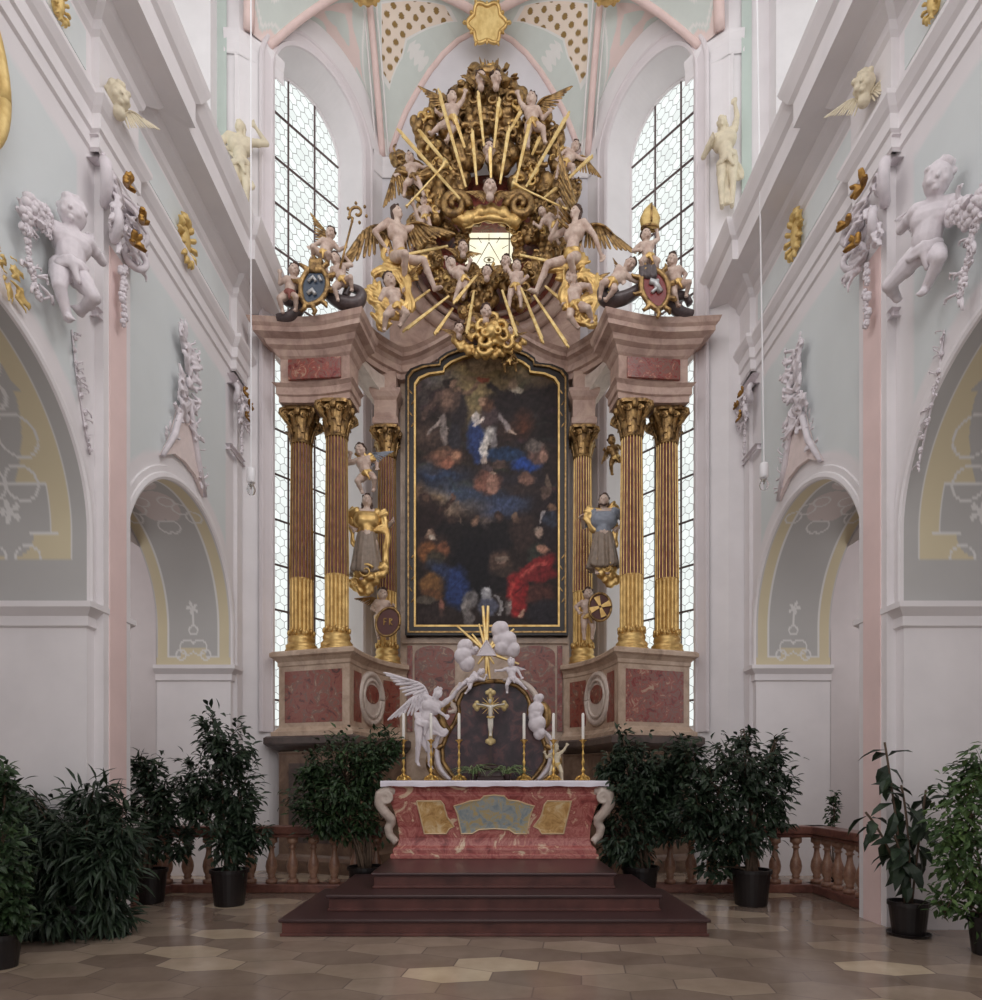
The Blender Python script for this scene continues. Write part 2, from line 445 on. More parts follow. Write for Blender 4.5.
def arch_soffit(sgn, X, a, nm):
    mb = MB(); nt_, nv = 110, 180
    T = 1.6 if a is A1 else 1.22; X1 = X+sgn*T
    rows = []; cols = []
    pts = [(a[0]+a[1], SPR+(a[2]-SPR)*i/24, (a[2]-SPR)*i/24) for i in range(24)]
    for i in range(nv+1):
        th = pi*i/nv
        pts.append((a[0]+a[1]*cos(th), a[2]+a[1]*sin(th), a[2]-SPR+a[1]*min(th, pi-th)))
    pts += [(a[0]-a[1], a[2]-(a[2]-SPR)*i/24, a[2]-SPR-(a[2]-SPR)*i/24) for i in range(1, 25)]
    for (u, z, s) in pts:
        rows.append([(X+(X1-X)*k/nt_, u, z) for k in range(nt_+1)])
        cols.append([(soffit_big if a is A1 else soffit_small)(s, T*k/nt_, T) for k in range(nt_+1)])
    mb.grid(rows, flip=(sgn > 0), col=cols)
    struct(mb, nm, M['wall'])
    # jambs below the impost
    jb = MB()
    for u, fl in ((a[0]+a[1], sgn > 0), (a[0]-a[1], sgn < 0)):
        jb.grid([[(X, u, 0), (X1, u, 0)], [(X, u, SPR), (X1, u, SPR)]], flip=fl)
    return jb
PROF_IMP = [(0, SPR-.22), (.03, SPR-.2), (.03, SPR-.1), (.06, SPR-.07), (.11, SPR-.02), (.11, SPR+.04), (.0, SPR+.05)]
ti = 1
for sgn, X in ((-1, XL), (1, XR)):
    jb = MB(); im = MB()
    for a in (A1, A2):
        j = arch_soffit(sgn, X, a, 'trim_%d' % ti); ti += 1
        jb.add(j.v, j.f)
        for u, far in ((a[0]+a[1], 1), (a[0]-a[1], 0)):
            path = [(X, u+.26*(1 if far else -1)), (X, u), (X+sgn*(1.6 if a is A1 else 1.22), u)]
            im.moulding(path, PROF_IMP, side=(-1 if (far and sgn < 0) or (not far and sgn > 0) else 1))
        # archivolt: a raised white band round the arch
        av = [(X, a[0]+a[1]*cos(pi*i/60), a[2]+a[1]*sin(pi*i/60)) for i in range(61)]
        av = [(X, a[0]+a[1], 3.45), (X, a[0]+a[1], 3.8)]+av+[(X, a[0]-a[1], 3.8), (X, a[0]-a[1], 3.45)]
        pf = [(0, 0), (0, .03), (.03, .045), (.08, .035), (.09, .02), (.16, .02), (.17, .0)]
        b = MB().sweep(av, [(-q, w) for q, w in pf], (-sgn, 0, 0)) if sgn > 0 else MB().sweep(av[::-1], [(-q, w) for q, w in pf], (-sgn, 0, 0))
        struct(b, 'trim_%d' % ti, M['white']); ti += 1
    struct(jb, 'trim_%d' % ti, M['white']); ti += 1
    struct(im, 'trim_%d' % ti, M['white']); ti += 1

# pilasters on the piers: white with a pink strip
def pilaster(sgn, X, u0, u1, z1, k0=.13, k1=.09, pr=.1, strip=True):
    global ti
    xi = X-sgn*pr
    struct(MB().box(min(X, xi), max(X, xi), u0, u1, 0, z1), 'trim_%d' % ti, M['white']); ti += 1
    if not strip: return
    xj = xi-sgn*.012
    struct(MB().box(min(xi, xj), max(xi, xj), u0+k0, u1-k1, 0, z1-.9), 'trim_%d' % ti, M['pink']); ti += 1
for sgn, X in ((-1, XL), (1, XR)):
    pilaster(sgn, X, 6.98, 7.5, 8.3, .1, .1)
    pilaster(sgn, X, 10.78, 11.0, 8.3, .06, .06, .06, False)

# the entablature along each nave wall: architrave, frieze, cornice, breaking forward over the pilasters
ENT = [(0, 8.25), (.03, 8.27), (.03, 8.42), (.06, 8.44), (.06, 8.6), (.1, 8.64), (.15, 8.72), (.15, 8.77), (.04, 8.8),
       (.04, 9.42), (.08, 9.46), (.1, 9.54), (.2, 9.6), (.24, 9.66), (.5, 9.68), (.5, 9.98), (.55, 10.02), (.62, 10.16), (.64, 10.22), (-.4, 10.3)]
def ent_path(X, sgn):
    o = -sgn*.09
    return [(X, -4), (X, 6.9), (X+o, 6.9), (X+o, 7.58), (X, 7.58), (X, 10.62), (X+o, 10.62), (X+o, 11.02), (X+sgn*.7, 11.02)]
for sgn, X in ((-1, XL), (1, XR)):
    mb = MB().moulding(ent_path(X, sgn), ENT, side=(1 if sgn < 0 else -1))
    struct(mb, 'trim_%d' % ti, M['white']); ti += 1
    # frieze fields in pale green between the breaks
    fz = MB()
    for y0, y1 in ((2.2, 6.75), (7.75, 10.45)):
        x0 = X-sgn*.04; x1 = X-sgn*.055
        fz.box(min(x0, x1), max(x0, x1), y0, y1, 8.95, 9.36)
    struct(fz, 'trim_%d' % ti, mat_plain('frieze_green', GREEN, .75, var=.05, scale=2)); ti += 1
    # clerestory wall set back above the cornice, with its window
    cw = MB()
    xc = X+sgn*.36
    y0w, y1w, z0w, z1w = 7.2, 10.72, 10.5, 14.6
    fl = sgn < 0
    def q(ya, yb, za, zb, xx=xc): cw.grid([[(xx, ya, za), (xx, ya, zb)], [(xx, yb, za), (xx, yb, zb)]], flip=fl)
    q(-4, y0w, 10.2, 16.5); q(y1w, 11.05, 10.2, 16.5); q(y0w, y1w, 10.2, z0w); q(y0w, y1w, z1w, 16.5)
    xo = xc+sgn*.62
    cw.grid([[(xc, y0w, z0w), (xo, y0w+.08, z0w+.08)], [(xc, y0w, z1w), (xo, y0w+.08, z1w-.08)]])
    cw.grid([[(xc, y1w, z0w), (xo, y1w-.08, z0w+.08)], [(xc, y1w, z1w), (xo, y1w-.08, z1w-.08)]])
    cw.grid([[(xc, y0w, z0w), (xo, y0w+.08, z0w+.08)], [(xc, y1w, z0w), (xo, y1w-.08, z0w+.08)]])
    cw.grid([[(xc, y0w, z1w), (xo, y0w+.08, z1w-.08)], [(xc, y1w, z1w), (xo, y1w-.08, z1w-.08)]])
    struct(cw, 'wall_upper_left' if sgn < 0 else 'wall_upper_right', M['white'])
    ga = MB().grid([[(xo, y0w+.08, z0w+.08), (xo, y0w+.08, z1w-.08)], [(xo, y1w-.08, z0w+.08), (xo, y1w-.08, z1w-.08)]])
    g = struct(ga, 'window_4' if sgn < 0 else 'window_5', M['glass'])
    uv = g.data.uv_layers.new(name='UVMap')
    for lp in g.data.loops:
        p = g.data.vertices[lp.vertex_index].co; uv.data[lp.index].uv = (p.y, p.z)

# side aisles behind the arches: outer walls, transverse arch, vault
for sgn, X in ((-1, XL), (1, XR)):
    xi, xo = X+sgn*1.215, X+sgn*3.2
    ai = MB()
    ai.grid([[(xo, -2, 0), (xo, -2, 6.4)], [(xo, 12, 0), (xo, 12, 6.4)]], flip=(sgn < 0))
    ai.grid([[(xi, 10.65, 0), (xi, 10.65, 6.4)], [(xo, 10.65, 0), (xo, 10.65, 6.4)]])
    # inner face of the arcade wall seen from the aisle
    for a in (A1, A2):
        rows = []
        for i in range(41):
            th = pi*i/40; u = a[0]-a[1]*cos(th); z0 = a[2]+a[1]*sin(th); rows.append([(xi, u, z0), (xi, u, 6.4)])
        ai.grid(rows)
    ai.grid([[(xi, 6.85, 0), (xi, 6.85, 6.4)], [(xi, 7.5, 0), (xi, 7.5, 6.4)]])
    # barrel vault of the aisle
    rows = []
    for i in range(21):
        th = pi*i/20; xx = (xi+xo)/2-(xo-xi)/2*cos(th); rows.append([(xx, -2, 5.2+.95*sin(th)), (xx, 12, 5.2+.95*sin(th))])
    ai.grid(rows)
    struct(ai, 'wall_aisle_left' if sgn < 0 else 'wall_aisle_right', mat_plain('aisle_plaster', rgb(214, 206, 206), .8, var=.05, scale=2))
    # transverse arch with ochre edge
    ta = [((xi+xo)/2-(xo-xi)/2*.98*cos(pi*i/30), 7.2, 4.0+1.9*sin(pi*i/30)) for i in range(31)]
    tb = MB().sweep(ta, [(0, 0), (.16, 0), (.16, .5), (0, .5)], (0, 1, 0))
    struct(tb, 'trim_%d' % ti, mat_plain('ochre_band', OCHRE, .8)); ti += 1
# ledge above the nave walls' arches: closes the wall's top behind the entablature
for sgn, X in ((-1, XL), (1, XR)):
    struct(MB().box(min(X+sgn*.0, X+sgn*1.2), max(X, X+sgn*1.2), -4, 11.02, 8.5, 10.2), 'trim_%d' % ti, M['white']); ti += 1

# ------------------------------------------------------------------ the apse: two slanting walls with tall windows and the end wall
APX = -.10
def mir(x): return 2*APX-x
SPRV = 14.3                                    # springing of the vault
def apse_wall(nm, sgn, P0, P1, s0, s1, zb, zs, ha):
    """P0 -> P1 in plan (left side); opening s0..s1, sill zb, round head springing at zs"""
    P0, P1 = Vector(P0), Vector(P1); T = (P1-P0); Ls = T.length; T.normalize(); No = Vector((-T.y, T.x))
    fl = sgn > 0
    def at(s, z, o=0):
        p = P0+T*s+No*o; x = p.x if sgn < 0 else mir(p.x)
        return Vector((x, p.y, z))
    def top(s):
        q = (s/Ls)*2-1; return SPRV+ha*sqrt(max(0, 1-q*q))**1.0
    r = (s1-s0)/2; c = (s0+s1)/2
    mb = MB(); n = 40
    for a, b in ((0, s0), (s1, Ls)):
        mb.grid([[at(a+(b-a)*i/10, 0), at(a+(b-a)*i/10, top(a+(b-a)*i/10))] for i in range(11)], flip=fl)
    ss = [c-r*cos(pi*i/n) for i in range(n+1)]
    mb.grid([[at(s, 0), at(s, zb)] for s in ss], flip=fl)
    mb.grid([[at(s, zs+sqrt(max(0, r*r-(s-c)**2))), at(s, top(s))] for s in ss], flip=fl)
    # reveal
    D = .62
    out = [(s0, zb)]+[(c-r*cos(pi*i/n), zs+r*sin(pi*i/n)) for i in range(n+1)]+[(s1, zb)]
    k = .90
    inn = [(c+(s-c)*k, zb+.15 if z <= zb else (zs+(z-zs)*k if z > zs else z)) for s, z in out]
    mb.grid([[at(s, z) for s, z in out], [at(s, z, D) for s, z in inn]], flip=fl)
    mb.grid([[at(s0, zb), at(s1, zb)], [at(inn[0][0], zb+.15, D), at(inn[-1][0], zb+.15, D)]], flip=not fl)
    struct(mb, nm, M['white'])
    # frame moulding round the opening
    fm = MB()
    pth = [at(s, z) for s, z in out]
    pf = [(0, 0), (0, .04), (.05, .06), (.07, .03), (.2, .03), (.22, .05), (.26, .05), (.28, 0)]
    tt = at(1, 0)-at(0, 0); un = at(0, 0, -1)-at(0, 0)
    if sgn > 0: pth = pth[::-1]
    fm.sweep(pth, [(-a, b) for a, b in pf], un)
    global ti
    struct(fm, 'trim_%d' % ti, M['white'] if False else mat_plain('window_surround', rgb(226, 218, 220), .75, var=.05, scale=2)); ti += 1
    return at, inn, D, c, r, zs, k
def leaded_window(nm, atf, inn, D, c, r, zs, k, bars_z, sgn):
    g = MB(); n = len(inn)
    g.add([atf(s, z, D) for s, z in inn], [tuple(range(n))])
    w = struct(g, nm, M['glass'])
    uv = w.data.uv_layers.new(name='UVMap')
    for lp in w.data.loops: uv.data[lp.index].uv = inn[lp.vertex_index]
    def zt(s): return zs+sqrt(max(0, (r*k)**2-(s-c)**2))
    zb = inn[0][1]
    fr = MB()
    fr.tube([atf(s, z, D-.02) for s, z in inn]+[atf(inn[0][0], inn[0][1], D-.02)], .03, 6)
    o = fr.build('window_frame', M['white'], w)
    for f_ in (-1/3, 1/3):
        s = c+f_*r*k; MB().tube([atf(s, zb, D-.02), atf(s, zt(s), D-.02)], .02, 6).build('mullion', M['iron'], w)
    z = bars_z
    while z < zs+r*k-.15:
        hw = r*k if z < zs else sqrt(max(.01, (r*k)**2-(z-zs)**2))
        MB().tube([atf(c-hw, z, D-.02), atf(c+hw, z, D-.02)], .021, 6).build('saddle_bar', M['iron'], w)
        z += .84
    return w
PA, PB = (-3.85, 11.3), (-2.2, 13.3)
for sgn, nm, wn in ((-1, 'wall_apse_left', 'window_1'), (1, 'wall_apse_right', 'window_2')):
    at_, inn, D, c, r, zs, k = apse_wall(nm, sgn, PA, PB, .1, 2.06, 2.4, 13.95, 1.35)
    leaded_window(wn, at_, inn, D, c, r, zs, k, 3.05, sgn)
    # strip of wall between nave and apse, with its tall pilaster above the cornice
    xs = lambda x: x if sgn < 0 else mir(x)
    st = MB()
    st.grid([[(xs(-4.95), 11.0, 0), (xs(-4.95), 11.0, 17)], [(xs(-4.25), 11.02, 0), (xs(-4.25), 11.02, 17)], [(xs(-3.85), 11.3, 0), (xs(-3.85), 11.3, 17)]], flip=sgn > 0)
    struct(st, 'wall_pier_left' if sgn < 0 else 'wall_pier_right', M['white'])
    struct(MB().add([Vector((xs(x), y, z)) for z in (10.3, 14.0) for x, y in ((-4.32, 10.99), (-3.92, 11.22), (-3.96, 11.28), (-4.36, 11.05))],
                    [(0, 1, 5, 4), (1, 2, 6, 5), (3, 0, 4, 7)][::1]), 'trim_%d' % ti, M['white']); ti += 1
    # green upper pier face beside the nave wall
    gp = MB().grid([[(xs(-4.62), 10.98, 10.2), (xs(-4.62), 10.98, 16.5)], [(xs(-4.45), 10.98, 10.2), (xs(-4.45), 10.98, 16.5)]], flip=sgn > 0)
    struct(gp, 'trim_%d' % ti, mat_plain('pier_green', rgb(196, 208, 200), .75, var=.05, scale=2)); ti += 1
    # impost capitals under the vault ribs
    cp = MB()
    prof = [(0, 13.86), (.012, 13.88), (.012, 13.92), (.006, 14.08), (.016, 14.12), (.035, 14.2), (.035, 14.26), (0, 14.28)]
    cp.moulding([(xs(-4.5), 10.99), (xs(-4.25), 11.01), (xs(-3.8), 11.33), (xs(-3.66), 11.52)], prof, side=1 if sgn < 0 else -1)
    cp.moulding([(xs(-2.36), 13.1), (xs(-2.2), 13.28), (xs(-1.75), 13.28)], prof, side=1 if sgn < 0 else -1)
    struct(cp, 'trim_%d' % ti, M['white']); ti += 1
# end wall
ew = MB()
n = 40; hx = 2.2
ARC = [(2.2, 14.3), (1.93, 14.36), (1.80, 14.75), (1.62, 15.2), (1.40, 15.6), (1.14, 16.02), (.86, 16.38), (.56, 16.66), (.27, 16.82), (0, 16.86)]
ew.grid([[(APX-x, 13.3, 0), (APX-x, 13.3, z)] for x, z in ARC]+[[(APX+x, 13.3, 0), (APX+x, 13.3, z)] for x, z in ARC[::-1][1:]])
struct(ew, 'wall_apse_end', mat_plain('apse_plaster', rgb(216, 212, 216), .75, var=.05, scale=2))

# ------------------------------------------------------------------ the vault over the apse: ribs and painted cells
def bez(a, b, c, n):
    return [a*(1-t)**2+b*(2*t*(1-t))+c*t*t for t in [i/n for i in range(n+1)]]
def rib_curve(a, c, rise, n=24):
    m = (a+c)/2; m.z = max(a.z, c.z)+rise; return bez(a, m, c, n)
VG, VP = rgb(212, 218, 212), rgb(232, 212, 206)
LW = rgb(232, 230, 226)
def cell_green(s, t, p): return VG
def cell_lunette(s, t, p):
    c = VG
    if t < .62 and abs(s-.5) < (.34*(1-t*1.1)) and (sin(13*s+5*t)*cos(11*t) > -.2): c = VP
    if t > .03 and abs(abs(s-.5)-.36*(1-t*.9)) < .012: c = LW
    if abs(s-.04) < .014 or abs(s-.96) < .014: c = LW
    return c
def cell_spray(s, t, p):
    c = VG
    if s < .07+.03*sin(9*t): c = VP
    if abs(s-.1-.03*sin(9*t)) < .01: c = LW
    if in_arc(s*3, t*3, 1.0, 1.4, .35, .05) or in_arc(s*3, t*3, 1.4, .9, .25, .05): c = LW
    return c
def patch(name, c1, c2, colf, n=120, m=120, bulge=.06):
    rows = []; cols = []
    q1 = len(c1)-1; q2 = len(c2)-1
    def ev(c, s):
        f_ = s*(len(c)-1); i = min(int(f_), len(c)-2); return c[i].lerp(c[i+1], f_-i)
    for j in range(m+1):
        t = j/m
        rows.append([ev(c1, i/n).lerp(ev(c2, i/n), t)+V(0, 0, bulge*sin(pi*t)) for i in range(n+1)])
        cols.append([colf(i/n, t, p) for i, p in enumerate(rows[-1])])
    o = struct(MB().grid(rows, col=cols), name, M['vault'], True); return o
M['vault'] = mat_col('vault_fresco', .8, .06, 3, .15)
def rib(curve, w=.075, mat=None):
    global ti
    mb = MB().tube(curve, w, 8); struct(mb, 'trim_%d' % ti, mat or M['rib'], True); ti += 1
M['rib'] = mat_plain('rib_pink', rgb(232, 206, 200), .75, var=.06)
M['ribline'] = mat_plain('rib_white', rgb(232, 228, 226), .75, var=.04)
E = V(APX, 13.1, 16.85)                         # the boss over the end wall
for sgn in (-1, 1):
    mx = lambda p: p if sgn < 0 else V(mir(p.x), p.y, p.z)
    A = mx(V(-3.85, 11.3, SPRV)); B = mx(V(-2.2, 13.3, SPRV)); K = mx(V(-2.28, 12.05, 16.35)); G = mx(V(-4.1, 11.05, SPRV))
    lun = [mx(V(-3.85+1.65*t, 11.3+2.0*t, SPRV+1.35*sqrt(max(0, 1-(2*t-1)**2)))) for t in [i/40 for i in range(41)]]
    half = [V(APX+sgn*x, 13.29, z) for x, z in ARC[1:]]
    rA = rib_curve(A, K, -.75); rB = rib_curve(B, K, -.62)
    patch('ceiling_lunette_left' if sgn < 0 else 'ceiling_lunette_right', lun, [rA[i] for i in range(25)][:-1]+[K]+[rB[24-i] for i in range(1, 25)], cell_lunette, 120, 80, 0)
    KE = bez(K, (K+E)/2+V(0, -.25, .12), E, 24)
    # cell between rib and end arch, with its lattice of gilded rosettes
    def lattice(s, t, p):
        c = VG
        a, b = (s+t*.0), t
        x_, t_ = s, t
        lim = .40+.9*max(0, .42-s)+.25*max(0, s-.7)
        inside = .26 < s < .80 and lim < t < .78
        if inside:
            c = rgb(238, 222, 206)
            fs, ft = p.x*7.6*sgn, (p.z*.75-p.y*.66)*8.6
            u_, v_ = fs*.5+ft*.5, fs*.5-ft*.5
            if (u_ % 1-.5)**2+(v_ % 1-.5)**2 < .075: c = rgb(150, 122, 76)
        elif .235 < s < .825 and lim-.025 < t < .80: c = LW
        if abs(s-.5) < .02+.03*abs(sin(t*40)) and .08 < t < .34: c = LW
        if s < .06 or s > .95: c = LW
        return c
    patch('ceiling_lattice_left' if sgn < 0 else 'ceiling_lattice_right', half, rB[:-1]+KE, lattice, 200, 160, .0)
    # cells nearer the nave
    N1 = mx(V(-3.4, 9.4, 16.6)); N2 = mx(V(-1.2, 10.0, 17.3))
    patch('ceiling_nave_left' if sgn < 0 else 'ceiling_nave_right', rA, bez(G, (G+N1)/2+V(0, 0, .6), N1, 24), cell_spray, 60, 90, 0)
    patch('ceiling_crown_left' if sgn < 0 else 'ceiling_crown_right', KE, bez(N1, N2, V(APX, 9.8, 17.4), 24), cell_green, 20, 20, 0)
    rib(rA, .06); rib(rB, .065); rib([p+V(0, 0, .02) for p in half], .06)
    rib([p+V(0, -.05, -.01) for p in KE], .075)
    rib([p+mx(V(.0, 0, 0))*0+V(sgn*-.13, -.02, 0) for p in rB], .018, M['ribline']); rib([p+V(sgn*.12, -.02, 0) for p in rB], .018, M['ribline'])
    g2 = bez(G, (G+N1)/2+V(0, 0, .6), N1, 24); rib(g2, .09)
# a ceiling over the chancel's near bays
struct(MB().grid([[(-5.2, 11.4, 16.9), (5.2, 11.4, 16.9)], [(-5.2, 8.6, 17.4), (5.2, 8.6, 17.4)]]), 'ceiling', M['white'])
# ------------------------------------------------------------------ the high altar: pedestals, columns, entablature, back wall
ha = thing('high_altar', 'towering marble high altar with gilded fluted columns framing the dark painting', 'altar', (APX, 12.4, 0))
def part(mb, name, mat, parent=None, label=None, **k):
    o = mb.build(name, mat, parent if parent is not None else ha, **k)
    if label: o['label'] = label
    return o
def qb(a, b, c, n): return [tuple(p) for p in bez(Vector(a), Vector(b), Vector(c), n)]
PLA, PLB, PLC = (-3.62, 11.2), (-2.33, 10.75), (-1.62, 12.5)
PLAN = [(-3.5, 11.62), PLA, PLB]+qb((-2.33, 10.75), (-2.2, 12.1), (-1.62, 12.5), 14)[1:]
FRONT = [(-3.46, 11.66)]+[(-3.56, 11.1)]+qb((-3.56, 11.1), (-2.95, 11.16), (-2.38, 10.98), 8)[1:]+[(-2.32, 11.4)]
PED = [(.012, 2.3), (.11, 2.3), (.11, 2.38), (.06, 2.41), (.03, 2.45), (.012, 2.47), (.012, 3.5), (.03, 3.52), (.03, 3.58), (.08, 3.64), (.13, 3.67), (.13, 3.73), (.1, 3.76), (-.3, 3.77)]
LOW = [(.012, 0), (.1, 0), (.1, .2), (.03, .26), (.012, .3), (.012, 2.0), (.03, 2.04)]
LOWC = [(-.02, 2.04), (.06, 2.08), (.16, 2.14), (.2, 2.18), (.2, 2.28), (.16, 2.31), (-.3, 2.32)]
ENTP = [(.012, 8.0), (.03, 8.0), (.03, 8.1), (.06, 8.12), (.06, 8.24), (.11, 8.29), (.012, 8.33), (.012, 8.74), (.05, 8.78), (.09, 8.86), (.16, 8.9), (.19, 8.98), (.31, 9.02),
        (.31, 9.1), (.35, 9.14), (.38, 9.22), (-.35, 9.27)]
def mp(path, sgn): return path if sgn < 0 else [(mir(x), y) for x, y in path]
def face_panel(P0, P1, s0, s1, z0, z1, th, arch=False):
    """a slab lying on the vertical face P0->P1 between fractions s0..s1"""
    P0, P1 = Vector(P0), Vector(P1); t = P1-P0; nn = Vector((t.y, -t.x)).normalized()
    if nn.y > 0: nn = -nn
    a, b = P0+t*s0, P0+t*s1
    pts = [(a.x, a.y, z0), (b.x, b.y, z0)]
    if arch:
        m = (a+b)/2; r = (b-a).length/2; u = (b-a)/2
        for i in range(17):
            th_ = pi*i/16; q = m+u*cos(th_); pts.append((q.x, q.y, z1-r*.55+r*.55*sin(th_)**.7))
    else: pts += [(b.x, b.y, z1), (a.x, a.y, z1)]
    return MB().slab(pts, (nn.x*th, nn.y*th, 0))
def frame_of(mb_pts, r): return MB().tube(mb_pts+[mb_pts[0]], r, 6)

# the column: a fluted shaft of red marble with gilded fillets, gilded lower third, base and leafy capital
def column(loc, zb, zt, r, cap_h):
    x, y = loc
    H = zt-zb; zg = zb+.30+(H-cap_h-.3)*.30; zs0 = zb+.32; zs1 = zt-cap_h
    nf = 20; nseg = nf*6
    flute = lambda a, i: 1-.11*abs(sin(a*nf/2))**.6
    def rr(z): return r*(1-.12*max(0, (z-zg)/(zs1-zg))) if z > zg else r
    sh = MB().lathe([(rr(z)*.985, z) for z in [zg+(zs1-zg)*i/8 for i in range(9)]], (x, y, 0), nseg, flute).build('column', M['colmarble'], ha, org=(x, y, zb))
    sh['label'] = 'fluted column of red marble with gilded fillets'
    fl = MB()
    for k in range(nf):
        a = 2*pi*k/nf
        fl.tube([(x+rr(z)*1.0*cos(a), y+rr(z)*1.0*sin(a), z) for z in [zg+(zs1-zg)*i/5 for i in range(6)]], r*.045, 5)
    fl.build('fluting', M['gold'], sh)
    MB().lathe([(r*1.01, zs0), (r*1.03, zs0+.04)]+[(r*1.02, z) for z in (zs0+.1, zg-.08)]+[(r*1.05, zg-.03), (r*1.0, zg)], (x, y, 0), nseg, lambda a, i: 1-.10*abs(sin(a*nf/2))**.6 if 1 < i < 5 else 1).build('gilded_sleeve', M['gold'], sh)
    bs = MB().lathe([(r*1.42, zb), (r*1.42, zb+.06), (r*1.3, zb+.07), (r*1.36, zb+.1), (r*1.36, zb+.14), (r*1.2, zb+.17), (r*1.12, zb+.2), (r*1.2, zb+.23), (r*1.16, zb+.27), (r*1.02, zb+.33)], (x, y, 0), 32)
    for k in range(14):                      # leaf wreath at the foot
        a = 2*pi*k/14; bs.ball((x+cos(a)*r*1.08, y+sin(a)*r*1.08, zb+.35+.03*(k % 2)), (.035, .035, .05), 6, 5)
    bs.build('base', M['gold'], sh, smooth=True)
    # capital: bell, two rows of acanthus, corner volutes, abacus
    cp = MB(); z0 = zs1; q = r*.9
    cp.lathe([(q*1.05, z0), (q*1.12, z0+.03), (q*1.0, z0+.06), (q*1.0, z0+cap_h*.5), (q*1.25, z0+cap_h*.8), (q*1.4, z0+cap_h*.88)], (x, y, 0), 24)
    for row, (zz, hh, n, of) in enumerate(((z0+.04, cap_h*.38, 8, 0), (z0+cap_h*.28, cap_h*.42, 8, pi/8))):
        for k in range(n):
            a = of+2*pi*k/n; e = V(cos(a), sin(a), 0)
            pts = [V(x, y, zz)+e*q*1.02, V(x, y, zz+hh*.5)+e*q*1.12, V(x, y, zz+hh*.9)+e*q*1.3, V(x, y, zz+hh)+e*q*1.5, V(x, y, zz+hh*.86)+e*q*1.58]
            cp.tube(pts, [q*.26, q*.3, q*.25, q*.16, q*.08], 6, .35, up=e)
    for k in range(4):
        a = pi/4+k*pi/2; e = V(cos(a), sin(a), 0)
        c = V(x, y, z0+cap_h*.76)+e*q*1.7
        sp = []
        for i in range(22):
            th = i*.55; rad = .11*(r/.2)*(1-i/26)
            sp.append(c+e*rad*cos(th)+V(0, 0, rad*sin(th)))
        cp.tube([V(x, y, z0+cap_h*.42)+e*q*1.0]+sp, .032*(r/.2), 6)
        cp.ball(c, .04, 6, 5)
    for k in range(4):
        a = k*pi/2; cp.ball((x+cos(a)*q*1.45, y+sin(a)*q*1.45, z0+cap_h*.84), (.06, .06, .075), 8, 6)
        for s_ in (-1, 1):
            b_ = a+s_*.38; c2 = V(x+cos(b_)*q*1.42, y+sin(b_)*q*1.42, z0+cap_h*.74); e2 = V(-sin(a), cos(a), 0)*s_
            cp.tube([c2+e2*.055*(1-i/14)*cos(i*.7)+V(0, 0, .055*(1-i/14)*sin(i*.7)) for i in range(12)], .02, 5)
    ab = []
    for k in range(32):
        a = 2*pi*k/32; w = q*(1.5+.34*abs(cos(2*(a-pi/4)))**3); ab.append((x+w*cos(a), y+w*sin(a)))
    cp.prism(ab, z0+cap_h*.9, zt)
    cp.build('capital', M['oldgold'], sh, smooth=False)['label'] = 'gilded leafy capital'
    return sh
def copy_part(o, off, ws):
    """copies a column with its sub-parts to a new place"""
    c = o.copy(); C.objects.link(c); c.parent = o.parent; c.location = o.location+Vector(off)
    for ch in list(o.children):
        k = ch.copy(); C.objects.link(k); k.parent = c
    return c
COLS = [(-3.31, 11.42), (-2.64, 11.2)]
c0 = column(COLS[0], 3.77, 8.0, .2, .58)
copy_part(c0, (COLS[1][0]-COLS[0][0], COLS[1][1]-COLS[0][1], 0), None)
for x, y in COLS: copy_part(c0, (mir(x)-COLS[0][0], y-COLS[0][1], 0), None)
ci = column((-1.98, 12.5), 3.77, 8.28, .185, .56)
copy_part(ci, (mir(-1.98)+1.98, 0, 0), None)

